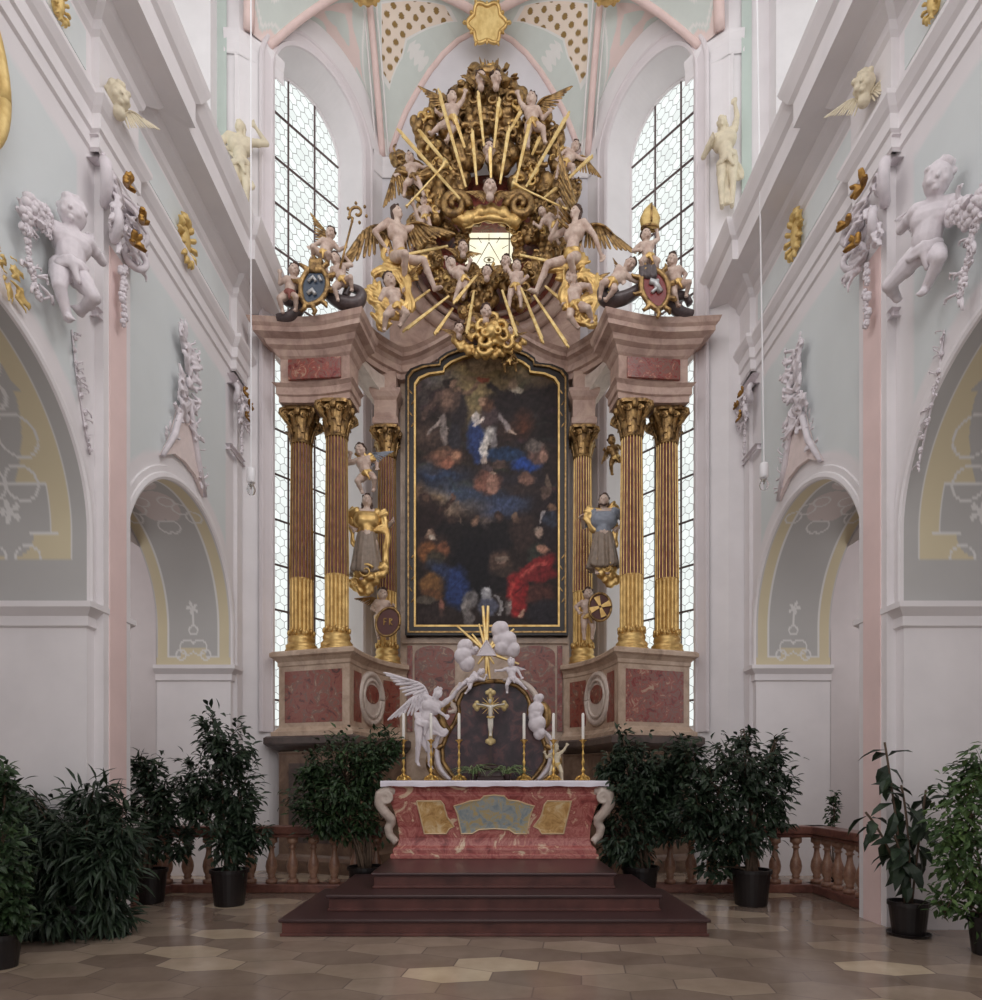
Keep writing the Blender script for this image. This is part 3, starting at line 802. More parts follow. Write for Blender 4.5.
for sgn in (-1, 1):
    sd = 1 if sgn < 0 else -1
    pl = mp(PLAN, sgn); body = [p for p in pl]+mp([(-1.62, 13.15), (-2.1, 13.1)], sgn)
    part(MB().prism([(x, y) for x, y in body], 0, 3.6), 'pedestal_core', M['tanmarble'])
    part(MB().moulding(pl, PED, sd), 'pedestal', M['tanmarble'])
    part(MB().moulding(pl, LOW, sd), 'plinth', M['plinth'])
    part(MB().moulding(pl, LOWC, sd), 'plinth_cornice', M['darkmarble'], label='dark marble ledge')
    a, b = mp([PLA, PLB], sgn)
    part(face_panel(a, b, .08, .91, 2.54, 3.42, .015), 'panel', M['redmarble'] if sgn < 0 else M['brightred'], label='mottled red marble panel')
    part(face_panel(a, b, .14, .86, .5, 1.85, .02), 'panel', M['darkmarble'], label='dark marble panel of the plinth')
    # the concave flank with its oval
    cv = mp(qb((-2.33, 10.75), (-2.2, 12.1), (-1.62, 12.5), 40), sgn)
    def cvp(i): 
        p, q = Vector(cv[max(0, i-1)]), Vector(cv[min(40, i+1)]); t = (q-p).normalized(); nn = Vector((t.y, -t.x))*(1 if sgn < 0 else -1)
        return Vector(cv[i]), t, nn
    for i0, i1 in ((3, 9), (25, 36)):
        rows = []
        for i in range(i0, i1+1):
            p, t, nn = cvp(i); p = p+nn*.015; rows.append([(p.x, p.y, 2.56), (p.x, p.y, 3.42)])
        part(MB().grid(rows, flip=sgn < 0), 'panel', M['redmarble'], label='narrow red marble panel beside the oval')
    p, t, nn = cvp(16)
    c3 = V(p.x, p.y, 3.02); T3 = V(t.x, t.y, 0); N3 = V(nn.x, nn.y, 0)
    ring = [c3+N3*.03+T3*(.42*cos(2*pi*i/48))+V(0, 0, .44*sin(2*pi*i/48)) for i in range(48)]
    ov = MB().tube(ring+[ring[0]], .055, 8); rg2 = [c3+N3*.05+T3*(.31*cos(2*pi*i/48))+V(0, 0, .33*sin(2*pi*i/48)) for i in range(48)]; ov.tube(rg2+[rg2[0]], .03, 8)
    ov = part(ov, 'oval_frame', M['palemarble'], label='pale oval frame on the curved flank', smooth=True)
    part(MB().slab([c3+N3*.0+T3*(.44*cos(2*pi*i/40))+V(0, 0, .46*sin(2*pi*i/40)) for i in range(40)], N3*.045), 'oval_inlay', M['palemarble'], ov)
    part(MB().slab([c3+N3*.03+T3*(.24*cos(2*pi*i/40))+V(0, 0, .08+.17*sin(2*pi*i/40)) for i in range(40)], N3*.025), 'oval_inlay', M['redmarble'], ov)
    # entablature over the paired columns
    fp = mp(FRONT, sgn)
    part(MB().prism(fp, 8.0, 9.2), 'entablature_core', M['pinkmarble'])
    part(MB().moulding(fp, ENTP, sd), 'entablature', M['pinkmarble'])
    part(face_panel(mp([(-3.45, 11.11)], sgn)[0], mp([(-2.5, 11.02)], sgn)[0], .02, .98, 8.38, 8.72, .05), 'panel', M['brightred'], label='red marble frieze panel')
    # entablature block on the inner column
    bx = -1.98 if sgn < 0 else mir(-1.98)
    sq = lambda r: [(bx-r, 12.5-r), (bx+r, 12.5-r), (bx+r, 12.5+r), (bx-r, 12.5+r)]
    part(MB().prism(sq(.2), 8.28, 9.3).moulding(sq(.2), [(.01, 8.28), (.04, 8.3), (.04, 8.4), (.01, 8.44), (.01, 8.75), (.05, 8.8), (.09, 8.88), (.09, 8.94), (.01, 8.98)], 1, True), 'impost_block', M['pinkmarble'])
    # back strip beside the painting, seen behind the inner column
    xs = sorted((mir(-1.5) if sgn > 0 else -1.74, mir(-1.74) if sgn > 0 else -1.5))
    part(MB().box(xs[0], xs[1], 12.62, 13.1, 3.7, 9.5), 'back_pilaster', M['tanmarble'])
# the curved beam that runs from the front blocks to the back and arches over the painting
path = []
for p in qb((-2.42, 11.15), (-2.3, 12.1), (-1.72, 12.5), 14): path.append((p[0], p[1], 9.1+.16*smooth(11.15, 12.4, p[1])))
for i in range(1, 21):
    t = i/20; x = -1.72+(APX+1.72)*t; path.append((x, 12.5, 9.26+.62*smooth(0, 1, t)))
path = path+[(mir(x), y, z) for x, y, z in path[::-1][1:]]
BP = [(0, 0), (0, .1), (.05, .12), (.05, .24), (.1, .3), (.18, .33), (.18, .4), (.24, .46), (-.34, .48), (-.34, 0)]
rows = []
for i, p in enumerate(path):
    a, b = Vector(path[max(0, i-1)]), Vector(path[min(len(path)-1, i+1)]); t = (b-a); nn = Vector((t.y, -t.x, 0)).normalized()
    rows.append([(p[0]+nn.x*o, p[1]+nn.y*o, p[2]+z) for o, z in BP+BP[:1]])
part(MB().grid(rows), 'arched_cornice', M['pinkmarble'])
# quarter arches under the beam, from the inner column's block up to the front block
for sgn in (-1, 1):
    rows = []
    cvq = qb((-2.42, 11.2), (-2.3, 12.1), (-1.86, 12.42), 20)
    for i, q_ in enumerate(cvq):
        t = i/20; a, b = Vector(cvq[max(0, i-1)]), Vector(cvq[min(20, i+1)]); tt = (b-a).normalized(); nn = Vector((tt.y, -tt.x))
        zb_ = 8.40+.72*sqrt(max(0, 1-t*t))
        P_ = lambda o, z: (q_[0]-nn.x*o if sgn < 0 else mir(q_[0]-nn.x*o), q_[1]-nn.y*o, z)
        rows.append([P_(0, 9.2), P_(0, zb_), P_(.04, zb_-.0), P_(.34, zb_), P_(.34, 9.2)])
    part(MB().grid(rows, flip=sgn > 0), 'quarter_arch', M['palemarble'], label='pale marble arch bending up to the front columns')
# back wall: dado, field round the painting, gable with the round window
part(MB().box(-1.62, mir(-1.62), 12.6, 13.1, 0, 4.24), 'dado', M['tanmarble'])
part(MB().box(-1.7, mir(-1.7), 12.55, 12.6, 4.2, 4.3), 'dado_ledge', M['tanmarble'])
for x0, x1, arch, m in ((-1.46, -.68, True, 'redmarble'), (mir(-.68), mir(-1.46), True, 'redmarble'), (-1.6, -1.5, False, 'brightred'), (mir(-1.5), mir(-1.6), False, 'brightred')):
    part(face_panel((x0, 12.6), (x1, 12.6), 0, 1, 2.5, 4.16, .03, arch), 'panel', M[m], label='tall red marble panel below the painting')
gb = MB()
zc, xc_ = 11.95, -.02
part(MB().box(-1.62, mir(-1.62), 12.62, 12.95, 4.2, 9.6), 'back_field', M['pinkmarble'])
for i in range(48):                                   # annular gable wall with the opening for the window
    pass
rows = []
for i in range(65):
    a = 2*pi*i/64; ca, sa = cos(a), sin(a); ro = 1.45
    sq_ = .47/max(abs(ca), abs(sa))
    rows.append([(xc_+sq_*ca, 12.72, zc+sq_*sa), (xc_+ro*ca, 12.72, zc+ro*sa), (xc_+ro*ca, 12.98, zc+ro*sa), (xc_+sq_*ca, 12.98, zc+sq_*sa), (xc_+sq_*ca, 12.72, zc+sq_*sa)])
part(MB().grid(rows, flip=True), 'gable', M['redmarble'], label='round red marble gable')
for r_, w_ in ((1.72, .13), (1.5, .06), (1.3, .05)):
    cc = [V(xc_+r_*cos(a), 12.7, zc+r_*sin(a)) for a in [pi*1.0+pi*i/48 for i in range(49)]]
    part(MB().tube(cc, w_, 8), 'gable_moulding', M['pinkmarble'], smooth=True)
# flanking walls of the gable and the infill down to the arched cornice
for sgn in (-1, 1):
    pts = [(-1.95, 9.4), (-.0, 9.5), (-.0, 10.4), (-.9, 10.6), (-1.4, 11.2), (-1.62, 12.0), (-1.8, 12.0), (-1.98, 10.9)]
    pts = [(x if sgn < 0 else mir(x), z) for x, z in pts]
    part(MB().slab([(x, 12.74, z) for x, z in pts], (0, .2, 0)), 'gable_flank', M['pinkmarble'])
# window of amber glass in the middle of the glory, with its triangle emblem
M['amber'] = None
m, nt, b = nodes('amber_glass')
tc = N(nt, 'ShaderNodeTexCoord'); c = ramp(nt, noise(nt, 3, 3), [(.3, (1.0, .93, .66)), (.7, (1, .98, .84))])
b.inputs['Base Color'].default_value = (.1, .08, .04, 1); L(nt, c, b.inputs['Emission Color']); b.inputs['Emission Strength'].default_value = 1.0
M['amber'] = m
wz = MB().box(xc_-.5, xc_+.5, 12.9, 12.92, zc-.5, zc+.5)
w3 = struct(wz, 'window_3', M['amber'])
M['amberline'] = mat_plain('lead_came', rgb(150, 136, 96), .6)
lw = MB()
for x in (-.4, .4): lw.tube([(xc_+x, 12.885, zc-.5), (xc_+x, 12.885, zc+.5)], .013, 5)
for z in (-.42, .34): lw.tube([(xc_-.5, 12.885, zc+z), (xc_+.5, 12.885, zc+z)], .013, 5)
lw.build('glazing_bars', M['amberline'], w3)
tr = MB(); tri = [V(xc_, 12.885, zc+.27), V(xc_-.3, 12.885, zc-.25), V(xc_+.3, 12.885, zc-.25)]
tr.tube(tri+[tri[0]], .008, 5)
for i in range(12):
    a = 2*pi*i/12; tr.tube([V(xc_+.3*cos(a), 12.89, zc+.3*sin(a)), V(xc_+.44*cos(a), 12.89, zc+.44*sin(a))], .006, 4)
eye = [V(xc_+.1*cos(2*pi*i/20), 12.885, zc-.08+.055*sin(2*pi*i/20)) for i in range(21)]
tr.tube(eye, .009, 4); tr.ball((xc_, 12.885, zc-.08), (.035, .01, .035), 8, 6)
tr.build('triangle_emblem', M['amberline'], w3)

# ------------------------------------------------------------------ the altarpiece painting in its black and gold frame
FRX0, FRX1, FRZ0 = -1.62, 1.5, 4.33
PD = 12.5
def frame_outline(ins):
    x0, x1, z0 = FRX0+ins, FRX1-ins, FRZ0+ins
    zs, zm = 9.42-ins*.9, 9.92-ins
    w = (x1-x0)
    up = [(x1, z0), (x1, zs-.12)]
    n = 10
    pr = [(0, 0), (.03, .1), (.1, .17), (.17, .19), (.2, .2), (.205, .27), (.25, .35), (.32, .42), (.41, .48), (.5, .5)]
    right = [(x1-w*f, zs-.12+(zm-zs+.12)*h/.5) for f, h in pr]
    left = [(x0+w*f, z) for (f, h), (_, z) in zip(pr, right)][::-1]
    return [(x0, z0), (x1, z0)]+right+left[1:]
ap = thing('altarpiece_painting', 'large dark oil painting of a heavenly crowning in a black and gold frame', 'painting', (APX, 12.5, FRZ0))
def ring_frame(i0, i1, y0, y1, name, mat):
    a, b = frame_outline(i0), frame_outline(i1)
    mb = MB(); rows = []
    for p, q in zip(a+a[:1], b+b[:1]): rows.append([(p[0], y1, p[1]), (p[0], y0, p[1]), (q[0], y0, q[1]), (q[0], y1, q[1])])
    mb.grid(rows); return part(mb, name, mat, ap)
M['blackframe'] = mat_plain('black_lacquer', rgb(44, 38, 36), .35, var=.2)
ring_frame(0, .05, 12.42, 12.62, 'outer_moulding', M['blackframe'])
ring_frame(.045, .075, 12.40, 12.62, 'gilt_fillet', M['oldgold'])['label'] = 'outer gilded fillet'
ring_frame(.07, .17, 12.44, 12.62, 'frame', M['blackframe'])['label'] = 'broad black frame'
ring_frame(.165, .2, 12.43, 12.62, 'gilt_fillet', M['gold'])['label'] = 'inner gilded fillet'
fo = MB()                                          # thin gilt acanthus at the frame's corners and sides
for sx in (1, -1):
    for k in range(20):
        z = 5.0+k*.21 if k < 20 else 0
        if 6.0 < z < 8.2: continue
        x = (FRX0+.12) if sx > 0 else (FRX1-.12)
        fo.ball((x+.02*(-1)**k, 12.435, z), (.016, .01, .06), 5, 4, Matrix.Rotation(.6*(-1)**k, 3, 'Y'))
part(fo, 'frame_foliage', M['oldgold'], ap)
# the picture itself, brushed on canvas as soft strokes
PW, PH = 190, 350
def paint():
    R = Random(5)
    img = [[(46, 35, 32)]*PW for _ in range(PH)]
    def E(top, x, y, rx, ry, c, k=.95, soft=.36, ang=0):
        """one soft brushed ellipse; x, y measured on the upper or lower half of the picture"""
        u, v = (x-48)/868, ((y-68)/1650 if top else (y+762)/1650)
        rx, ry = rx/868*PW*1.12, ry/1650*PH*1.12; cx, cy = u*PW, v*PH
        ca, sa = cos(ang), sin(ang); m = max(rx, ry)+1
        for jj in range(max(0, int(cy-m)), min(PH, int(cy+m)+1)):
            row = img[jj]
            for ii in range(max(0, int(cx-m)), min(PW, int(cx+m)+1)):
                dx, dy = ii+.5-cx, jj+.5-cy
                a, b = (dx*ca+dy*sa)/rx, (-dx*sa+dy*ca)/ry
                q = a*a+b*b
                if q < 1:
                    t = k*min(1, (1-sqrt(q))/soft); o = row[ii]
                    row[ii] = (o[0]+(c[0]-o[0])*t, o[1]+(c[1]-o[1])*t, o[2]+(c[2]-o[2])*t)
    def A(*a, **k): E(True, *a, **k)
    def B(*a, **k): E(False, *a, **k)
    def st(fn, pts, r, c, k=.9):
        for (x0, y0), (x1, y1) in zip(pts, pts[1:]):
            n = max(2, int(sqrt((x1-x0)**2+(y1-y0)**2)/r*1.5))
            for q in range(n+1): fn(x0+(x1-x0)*q/n, y0+(y1-y0)*q/n, r, r, c, k, .6)
    G = (128, 108, 72)
    # heaven: golden glow, grey and brown clouds, blue below
    A(480,150,460,150,G,1,.7); A(390,330,150,200,(134,114,76),1,.7); A(650,200,260,100,(118,98,66),.9,.8); A(470,120,120,60,(140,116,90),.7)
    A(150,210,170,70,(108,102,96),.9,.8); A(80,320,80,150,(74,64,62),.9,.8); A(785,420,250,240,(38,29,28),1,.45); A(770,210,170,60,(92,74,52),.8,.9)
    A(120,560,130,90,(92,70,60),.9,.9); A(190,800,240,70,(48,60,86),1,.8); A(110,740,80,50,(78,80,90),.7,.8); A(650,820,240,60,(50,44,52),.8,.8)
    B(300,80,300,90,(62,72,94),1,.7); B(600,140,200,90,(60,70,98),1,.8); B(540,190,130,70,(68,78,108),.8,.8); B(170,110,130,80,(144,116,86),.95,.8); B(250,175,130,50,(138,112,90),.9,.8)
    B(470,270,70,80,(132,112,100),.9,.7); B(380,155,140,50,(104,96,94),.7,.9); B(75,70,50,70,(120,92,70),.8,.8); B(870,220,120,280,(44,34,36),.95,.5); B(720,50,120,50,(62,48,46),.8,.8)
    for q in range(90):
        A(R.uniform(40, 920), R.uniform(100, 900), R.uniform(30, 90), R.uniform(10, 26), (R.uniform(50, 120), R.uniform(44, 98), R.uniform(44, 84)), .22, .8, R.uniform(-.7, .7))
    # risen figure with the arm stretched to the crown
    A(310,400,60,130,(44,36,38)); A(250,340,75,95,(84,64,56)); A(235,330,44,60,(126,96,80)); A(255,235,44,36,(40,30,27)); A(278,242,22,28,(136,104,84))
    st(A, [(290,285),(370,300),(412,250),(445,218)], 15, (112,86,68)); st(A, [(200,300),(120,400),(95,460)], 20, (92,70,62)); st(A, [(215,440),(130,540)], 16, (146,130,122)); st(A, [(212,450),(216,530),(228,610)], 22, (130,116,110)); A(285,560,46,90,(50,46,52))
    A(455,213,42,15,(122,58,42))
    # bearded figure in the dark cloak
    A(640,360,170,90,(40,31,31)); st(A, [(500,245),(560,300)], 20, (46,38,36)); A(655,270,38,26,(152,140,122)); A(638,244,32,34,(124,100,80)); A(700,490,70,100,(96,52,34),.85,.8); A(610,520,70,70,(72,46,36),.8,.8)
    # white-robed figure, blue cloak spread to both sides
    A(410,570,56,120,(42,58,108)); A(430,670,50,66,(40,54,100)); A(590,670,140,46,(36,56,88)); A(720,735,100,46,(36,66,142))
    A(490,440,64,66,(74,58,60)); A(484,370,40,46,(92,62,48)); A(458,350,27,28,(160,124,98)); A(410,445,20,38,(196,184,176)); st(A, [(412,500),(455,445)], 13, (200,186,176))
    st(A, [(560,430),(600,520)], 20, (152,138,136)); st(A, [(600,528),(650,546)], 10, (170,146,128)); A(520,570,34,74,(122,114,114)); A(490,545,44,46,(184,176,170)); A(462,625,28,90,(212,202,192)); A(466,715,20,36,(176,156,144))
    # cherubs
    for x, y, a, b, c in ((230,690,120,60,(110,74,60)),(240,722,50,42,(156,96,74)),(292,680,40,28,(176,126,96)),(190,672,40,25,(128,88,68)),(215,640,44,20,(88,64,52)),(790,670,66,76,(106,78,70)),(822,690,24,44,(156,116,98)),(770,618,54,36,(104,92,86)),
                          (725,820,54,44,(124,88,74)),(480,840,90,76,(118,76,64)),(512,850,38,62,(158,114,96)),(440,852,40,52,(136,88,72)),(482,750,44,30,(78,62,62)),(520,786,30,10,(178,148,126)),(560,730,46,30,(92,70,62)),(850,840,18,60,(110,90,76))):
        A(x, y, a, b, c)
    # crowd of monks
    B(130,250,120,150,(44,31,30)); B(105,110,38,50,(60,43,38)); B(112,104,20,28,(92,66,54)); st(B, [(180,195),(265,120)], 19, (64,44,38)); B(276,95,15,28,(108,76,60))
    for x, y, w, h, c in ((270,330,100,110,(34,28,29)),(410,360,100,130,(30,25,27)),(555,340,100,120,(31,26,28)),(400,540,170,200,(26,22,26)),(695,310,80,120,(60,44,40)),(560,620,90,60,(34,28,30))): B(x, y, w, h, c, 1, .35)
    for x, y, c in ((265,230,(66,48,42)),(405,236,(104,78,62)),(550,228,(64,47,41)),(655,222,(98,74,60))): B(x, y, 28, 34, c); B(x-4, y+4, 14, 18, tuple(q*1.25 for q in c))
    B(650,203,22,16,(124,98,80)); st(B, [(300,130),(310,260)], 5, (110,88,72), .6)
    st(B, [(822,185),(798,255)], 9, (158,148,146)); B(870,160,32,30,(124,92,72)); B(862,232,52,54,(52,56,70)); B(830,75,30,44,(100,78,68))
    # seated figure in ochre and blue
    B(150,400,110,80,(64,46,40)); B(140,328,36,38,(120,92,78)); B(148,345,24,18,(186,168,150)); B(130,318,22,18,(170,138,116)); B(118,430,62,66,(134,82,46)); B(212,420,42,54,(116,70,48)); B(170,480,60,56,(68,60,48))
    B(230,560,140,56,(46,56,88),.95,.55,.5); B(295,650,76,130,(40,58,110)); B(140,625,74,76,(130,88,48)); B(150,695,66,40,(106,68,42)); B(206,770,22,56,(160,102,84)); B(100,730,76,24,(88,78,68)); B(150,820,160,50,(56,44,42),.8)
    # kneeling figure, pages
    B(560,490,76,76,(86,64,54)); B(600,562,100,40,(64,50,44)); B(572,468,44,20,(126,106,92)); B(575,490,20,16,(130,104,90))
    # figure in red
    B(790,460,70,90,(54,58,50)); B(796,314,28,32,(176,146,128)); B(790,296,26,16,(150,130,116)); B(820,410,56,24,(168,118,96)); B(790,690,110,80,(84,48,42)); B(840,800,130,90,(44,40,46))
    st(B, [(850,480),(760,540),(660,600)], 52, (140,36,38)); st(B, [(650,620),(640,700),(660,800)], 48, (164,38,40)); B(810,560,110,56,(122,34,36)); st(B, [(710,640),(700,770)], 28, (146,34,36)); st(B, [(830,495),(690,580)], 15, (192,76,68), .6); st(B, [(640,620),(620,720)], 14, (196,70,62), .5); st(B, [(720,620),(660,690)], 10, (96,24,30), .6)
    st(B, [(700,780),(680,830)], 13, (176,136,114))
    # shields and helmets in the foreground
    B(380,730,44,66,(112,106,106)); B(350,775,32,56,(134,126,122)); B(490,765,66,66,(90,92,110)); B(480,690,44,36,(154,152,156)); B(480,668,20,14,(186,184,186)); st(B, [(540,690),(570,750),(560,820)], 10, (156,150,150)); B(606,765,20,56,(124,112,108)); B(610,735,14,14,(160,146,136)); B(370,840,34,40,(110,102,100))
    from mathutils import noise as mn
    old = [r[:] for r in img]
    for y in range(PH):                       # ragged, broken outlines and folds
        for x in range(PW):
            v = Vector((x*.06, y*.06, 3)); w = Vector((x*.2, y*.2, 9))
            dx = 4.5*mn.noise(v)+1.6*mn.noise(w); dy = 4.5*mn.noise(v+Vector((40, 0, 0)))+1.6*mn.noise(w+Vector((40, 0, 0)))
            c = old[min(PH-1, max(0, int(y+dy)))][min(PW-1, max(0, int(x+dx)))]
            g = 1+.32*mn.noise(Vector((x*.16+y*.1, y*.14-x*.07, 1)))+.2*mn.noise(Vector((x*.45, y*.3, 5)))
            img[y][x] = tuple(q*g for q in c)
    for q in range(2600):                     # brushwork
        x, y = R.randrange(3, PW-4), R.randrange(3, PH-4); c = img[y][x]; f = R.uniform(.78, 1.22); dx, dy = R.choice(((1, 0), (1, 1), (0, 1), (1, -1)))
        for t in range(-3, 4):
            a, b = min(PW-1, max(0, x+dx*t)), min(PH-1, max(0, y+dy*t)); o = img[b][a]
            img[b][a] = tuple(o[i]+(c[i]*f-o[i])*.45 for i in range(3))
    return img
img = paint()
oo = frame_outline(.19)
px0, px1, pz0 = FRX0+.19, FRX1-.19, FRZ0+.19
tops = sorted([p for p in oo if p[1] > pz0+.01])
def ztop(x):
    for (xa, za), (xb, zb) in zip(tops, tops[1:]):
        if xa <= x <= xb: return za+(zb-za)*((x-xa)/(xb-xa) if xb > xa else 0)
    return tops[0][1]
ZM = max(p[1] for p in oo)
rows = []; cols = []
for j in range(PH):
    r = []; cc = []
    for i in range(PW):
        x = px0+(px1-px0)*i/(PW-1); z = ZM-(ZM-pz0)*j/(PH-1); z = min(z, ztop(x)-.0)
        r.append((x, PD, z)); c = img[j][i]; av = sum(c)/3; cc.append(tuple(lin(min(255, max(0, (q*.86+av*.14)*1.04))) for q in c))
    rows.append(r); cols.append(cc)
M['canvas'] = mat_col('oil_paint', .5, .12, 9, .2, .08)
part(MB().grid(rows, flip=True, col=cols), 'canvas', M['canvas'], ap)
# ------------------------------------------------------------------ carved figures, wings, drapery, clouds
def P3(p, d):
    return W(p[0], p[1], d+(p[2] if len(p) > 2 else 0))
def ik(s, t, a, b, hint):
    v = t-s; D = v.length
    D2 = min(max(D, .35*(a+b)), .985*(a+b)); v = v.normalized() if D > 1e-6 else Vector((0, 0, -1)); t = s+v*D2
    x = (a*a-b*b+D2*D2)/(2*D2); h = sqrt(max(0, a*a-x*x)); n = hint-v*hint.dot(v)
    n = n.normalized() if n.length > 1e-6 else v.orthogonal().normalized()
    return s+v*x+n*h, t
PUTTO = dict(sp=.255, nk=.30, hd=.40, hr=(.088, .095, .108), sh=.105, ua=.15, fa=.135, ul=.20, ll=.19, hip=.058,
             r_pel=.092, r_bel=.098, r_che=.092, r_nk=.042, r_sh=.048, r_el=.036, r_wr=.026, r_hip=.076, r_kn=.05, r_an=.031, r_ft=.03, ft=.07, hl=.052, fr=.0095)
ADULT = dict(sp=.29, nk=.325, hd=.40, hr=(.05, .058, .068), sh=.115, ua=.17, fa=.155, ul=.25, ll=.245, hip=.052,
             r_pel=.085, r_bel=.075, r_che=.088, r_nk=.033, r_sh=.042, r_el=.029, r_wr=.019, r_hip=.066, r_kn=.041, r_an=.025, r_ft=.022, ft=.11, hl=.055, fr=.0075)
ANGEL = dict(ADULT); ANGEL.update(sh=.092, hip=.045, r_pel=.07, r_bel=.06, r_che=.07, r_sh=.035, r_el=.025, r_wr=.017, r_hip=.056, r_kn=.037, r_an=.023)
def drape(mb, pts, w, n=5, seed=0, thick=.3, up=(0, -1, 0)):
    """a hanging cloth: a wavy ribbon of parallel folds"""
    R = Random(seed); pts = [Vector(p) for p in pts]
    if len(pts) == 3: pts = bez(pts[0], pts[1], pts[2], 10)
    m = len(pts)
    for k in range(n):
        o = (k-(n-1)/2)/max(1, n-1)
        q = []
        for i, p in enumerate(pts):
            t = (pts[min(i+1, m-1)]-pts[max(0, i-1)]).normalized(); s = t.cross(Vector(up)).normalized()
            q.append(p+s*(o*w*(.75+.35*sin(i*1.1+k+seed)))+Vector(up)*(w*.16*sin(k*2.3+i*.5+seed)))
        mb.tube(q, [w*(.2+.06*sin(i*.9+k*2)) * (1 if 0 < i < m-1 else .6) for i in range(m)], 8)
def wing(mb, root, tip, down, layers=3):
    root, tip, down = Vector(root), Vector(tip), Vector(down)
    Lw = (tip-root).length; ax = (tip-root).normalized(); dn = (down-ax*down.dot(ax)).normalized(); nrm = ax.cross(dn).normalized()
    lead = bez(root, root+ax*Lw*.35-dn*Lw*.38, root+ax*Lw*.78-dn*Lw*.06, 16)
    mb.tube(lead, [Lw*.06*(1-.5*i/16) for i in range(17)], 8, .7)
    for ly in range(layers):
        n = 12-ly*2; ln = (1.0, .66, .38)[ly]
        for k in range(n):
            t = (k+.5)/n; p = lead[min(16, int(t*16))]
            dr = (dn*(1-t*.62)+ax*(.12+t*.98)).normalized()
            l = Lw*ln*(.52+.34*t)
            off = nrm*(.012+.02*ly)*Lw
            a = p+off; e = p+dr*l+off*.6-ax*Lw*.03
            mb.tube([a, a.lerp(e, .35), a.lerp(e, .75), a.lerp(e, .95), e], [Lw*.028, Lw*.045, Lw*.046, Lw*.034, Lw*.008], 6, .3, up=nrm)
def figure(name, label, cat, d, H, pel, head, lh=None, rh=None, lf=None, rf=None, group=None, P=PUTTO, skin='skin', hair='hair',
           face=(0, -1, 0), look=None, wings=(), wmat='oldgold', cloth=(), cmat='gold', loin=True, skirt=None, smat=None, robe_top=None, fingers=True, beard=False, vox=.0075):
    f = Vector(face).normalized()
    p = P3(pel, d); hw = P3(head, d); u = (hw-p).normalized(); f = (f-u*f.dot(u)).normalized(); r = u.cross(f).normalized()
    root = thing(name, label, cat, p, group)
    g = lambda k: P[k]*H
    sc = p+u*g('sp'); nk = p+u*g('nk')+f*0; hc = p+u*g('hd')+f*g('r_nk')*.4
    mb = MB()
    mb.ball(p, g('r_pel'), 12, 9); mb.cap(p+u*.06*H+f*.012*H, p+u*.15*H, g('r_bel'), g('r_bel')*.96, 12)
    mb.cap(p+u*g('sp')*.72-r*g('sh')*.38, p+u*g('sp')*.72+r*g('sh')*.38, g('r_che'), g('r_che'), 12)
    mb.cap(sc-r*g('sh')*.9, sc+r*g('sh')*.9, g('r_sh'), g('r_sh'), 10)
    mb.cap(sc, hc-u*.03*H, g('r_nk')*1.15, g('r_nk'), 10)
    lk = Vector(look).normalized() if look else f
    lk = (lk-u*lk.dot(u)*.6).normalized(); hr = lk.cross(u).normalized(); hu = hr.cross(lk).normalized()
    rot = Matrix((hr, -lk, hu)).transposed()
    a, b, c = [q*H for q in P['hr']]
    mb.ball(hc, (a, b, c), 16, 12, rot)
    F_ = lambda x, y, z: hc+hr*(x*a)+lk*(y*b)+hu*(z*c)
    mb.cap(F_(0, .86, .12), F_(0, 1.1, -.2), a*.11, a*.17, 8)              # nose
    for s in (-1, 1):
        mb.ball(F_(.46*s, .62, -.28), a*.34, 8, 6)                            # cheek
        mb.ball(F_(.36*s, .84, .2), (a*.2, a*.13, a*.08), 6, 5, rot)        # brow
        mb.ball(F_(1.0*s, -.02, -.05), (a*.1, a*.16, a*.22), 6, 5, rot)     # ear
    mb.ball(F_(0, .76, -.72), a*.26, 8, 6); mb.ball(F_(0, .92, -.46), (a*.26, a*.12, a*.09), 8, 5, rot)
    joints = {}
    for s, ht, nm in ((-1, lh, 'l'), (1, rh, 'r')):
        S = sc+r*(s*g('sh'))
        T = P3(ht, d) if ht else S+r*(s*.1*H)-u*.25*H+f*.06*H
        e, T = ik(S, T, g('ua'), g('fa'), r*s*.7-u*.6-f*.35)
        mb.cap(S, e, g('r_sh'), g('r_el'), 10); m = S.lerp(e, .45); mb.ball(m, g('r_sh')*1.0, 8, 6)
        mb.cap(e, T, g('r_el')*1.04, g('r_wr'), 10)
        v = (T-e).normalized(); sd = v.cross(f); sd = sd.normalized() if sd.length > .2 else v.cross(u).normalized()
        hl = g('hl'); pn = sd.cross(v).normalized()
        mb.cap(T+v*hl*.15, T+v*hl*.5, g('r_wr')*1.1, g('r_wr')*1.15, 8)
        if fingers:
            for k, ln in enumerate((.85, 1.0, .95, .75)):
                o = sd*((k-1.5)*g('fr')*2.1); b0 = T+v*hl*.6+o; b1 = b0+v*hl*.35*ln+o*.15+pn*hl*.08; b2 = b1+v*hl*.3*ln+pn*hl*.2
                mb.cap(b0, b1, g('fr')*1.1, g('fr'), 6); mb.cap(b1, b2, g('fr'), g('fr')*.8, 6)
            tb = T+v*hl*.3+sd*g('r_wr')*-1.0; t1 = tb+(v*.7-sd*.7)*hl*.38
            mb.cap(tb, t1, g('fr')*1.2, g('fr')*1.05, 6); mb.cap(t1, t1+(v*.95-sd*.15)*hl*.3, g('fr')*1.05, g('fr')*.8, 6)
        joints[nm+'e'] = e; joints[nm+'h'] = T
    LG = 1.0
    if skirt:
        D_ = (P3(skirt[0], d)-p).length; LG = min(1, D_/(g('ul')+g('ll'))*.98)
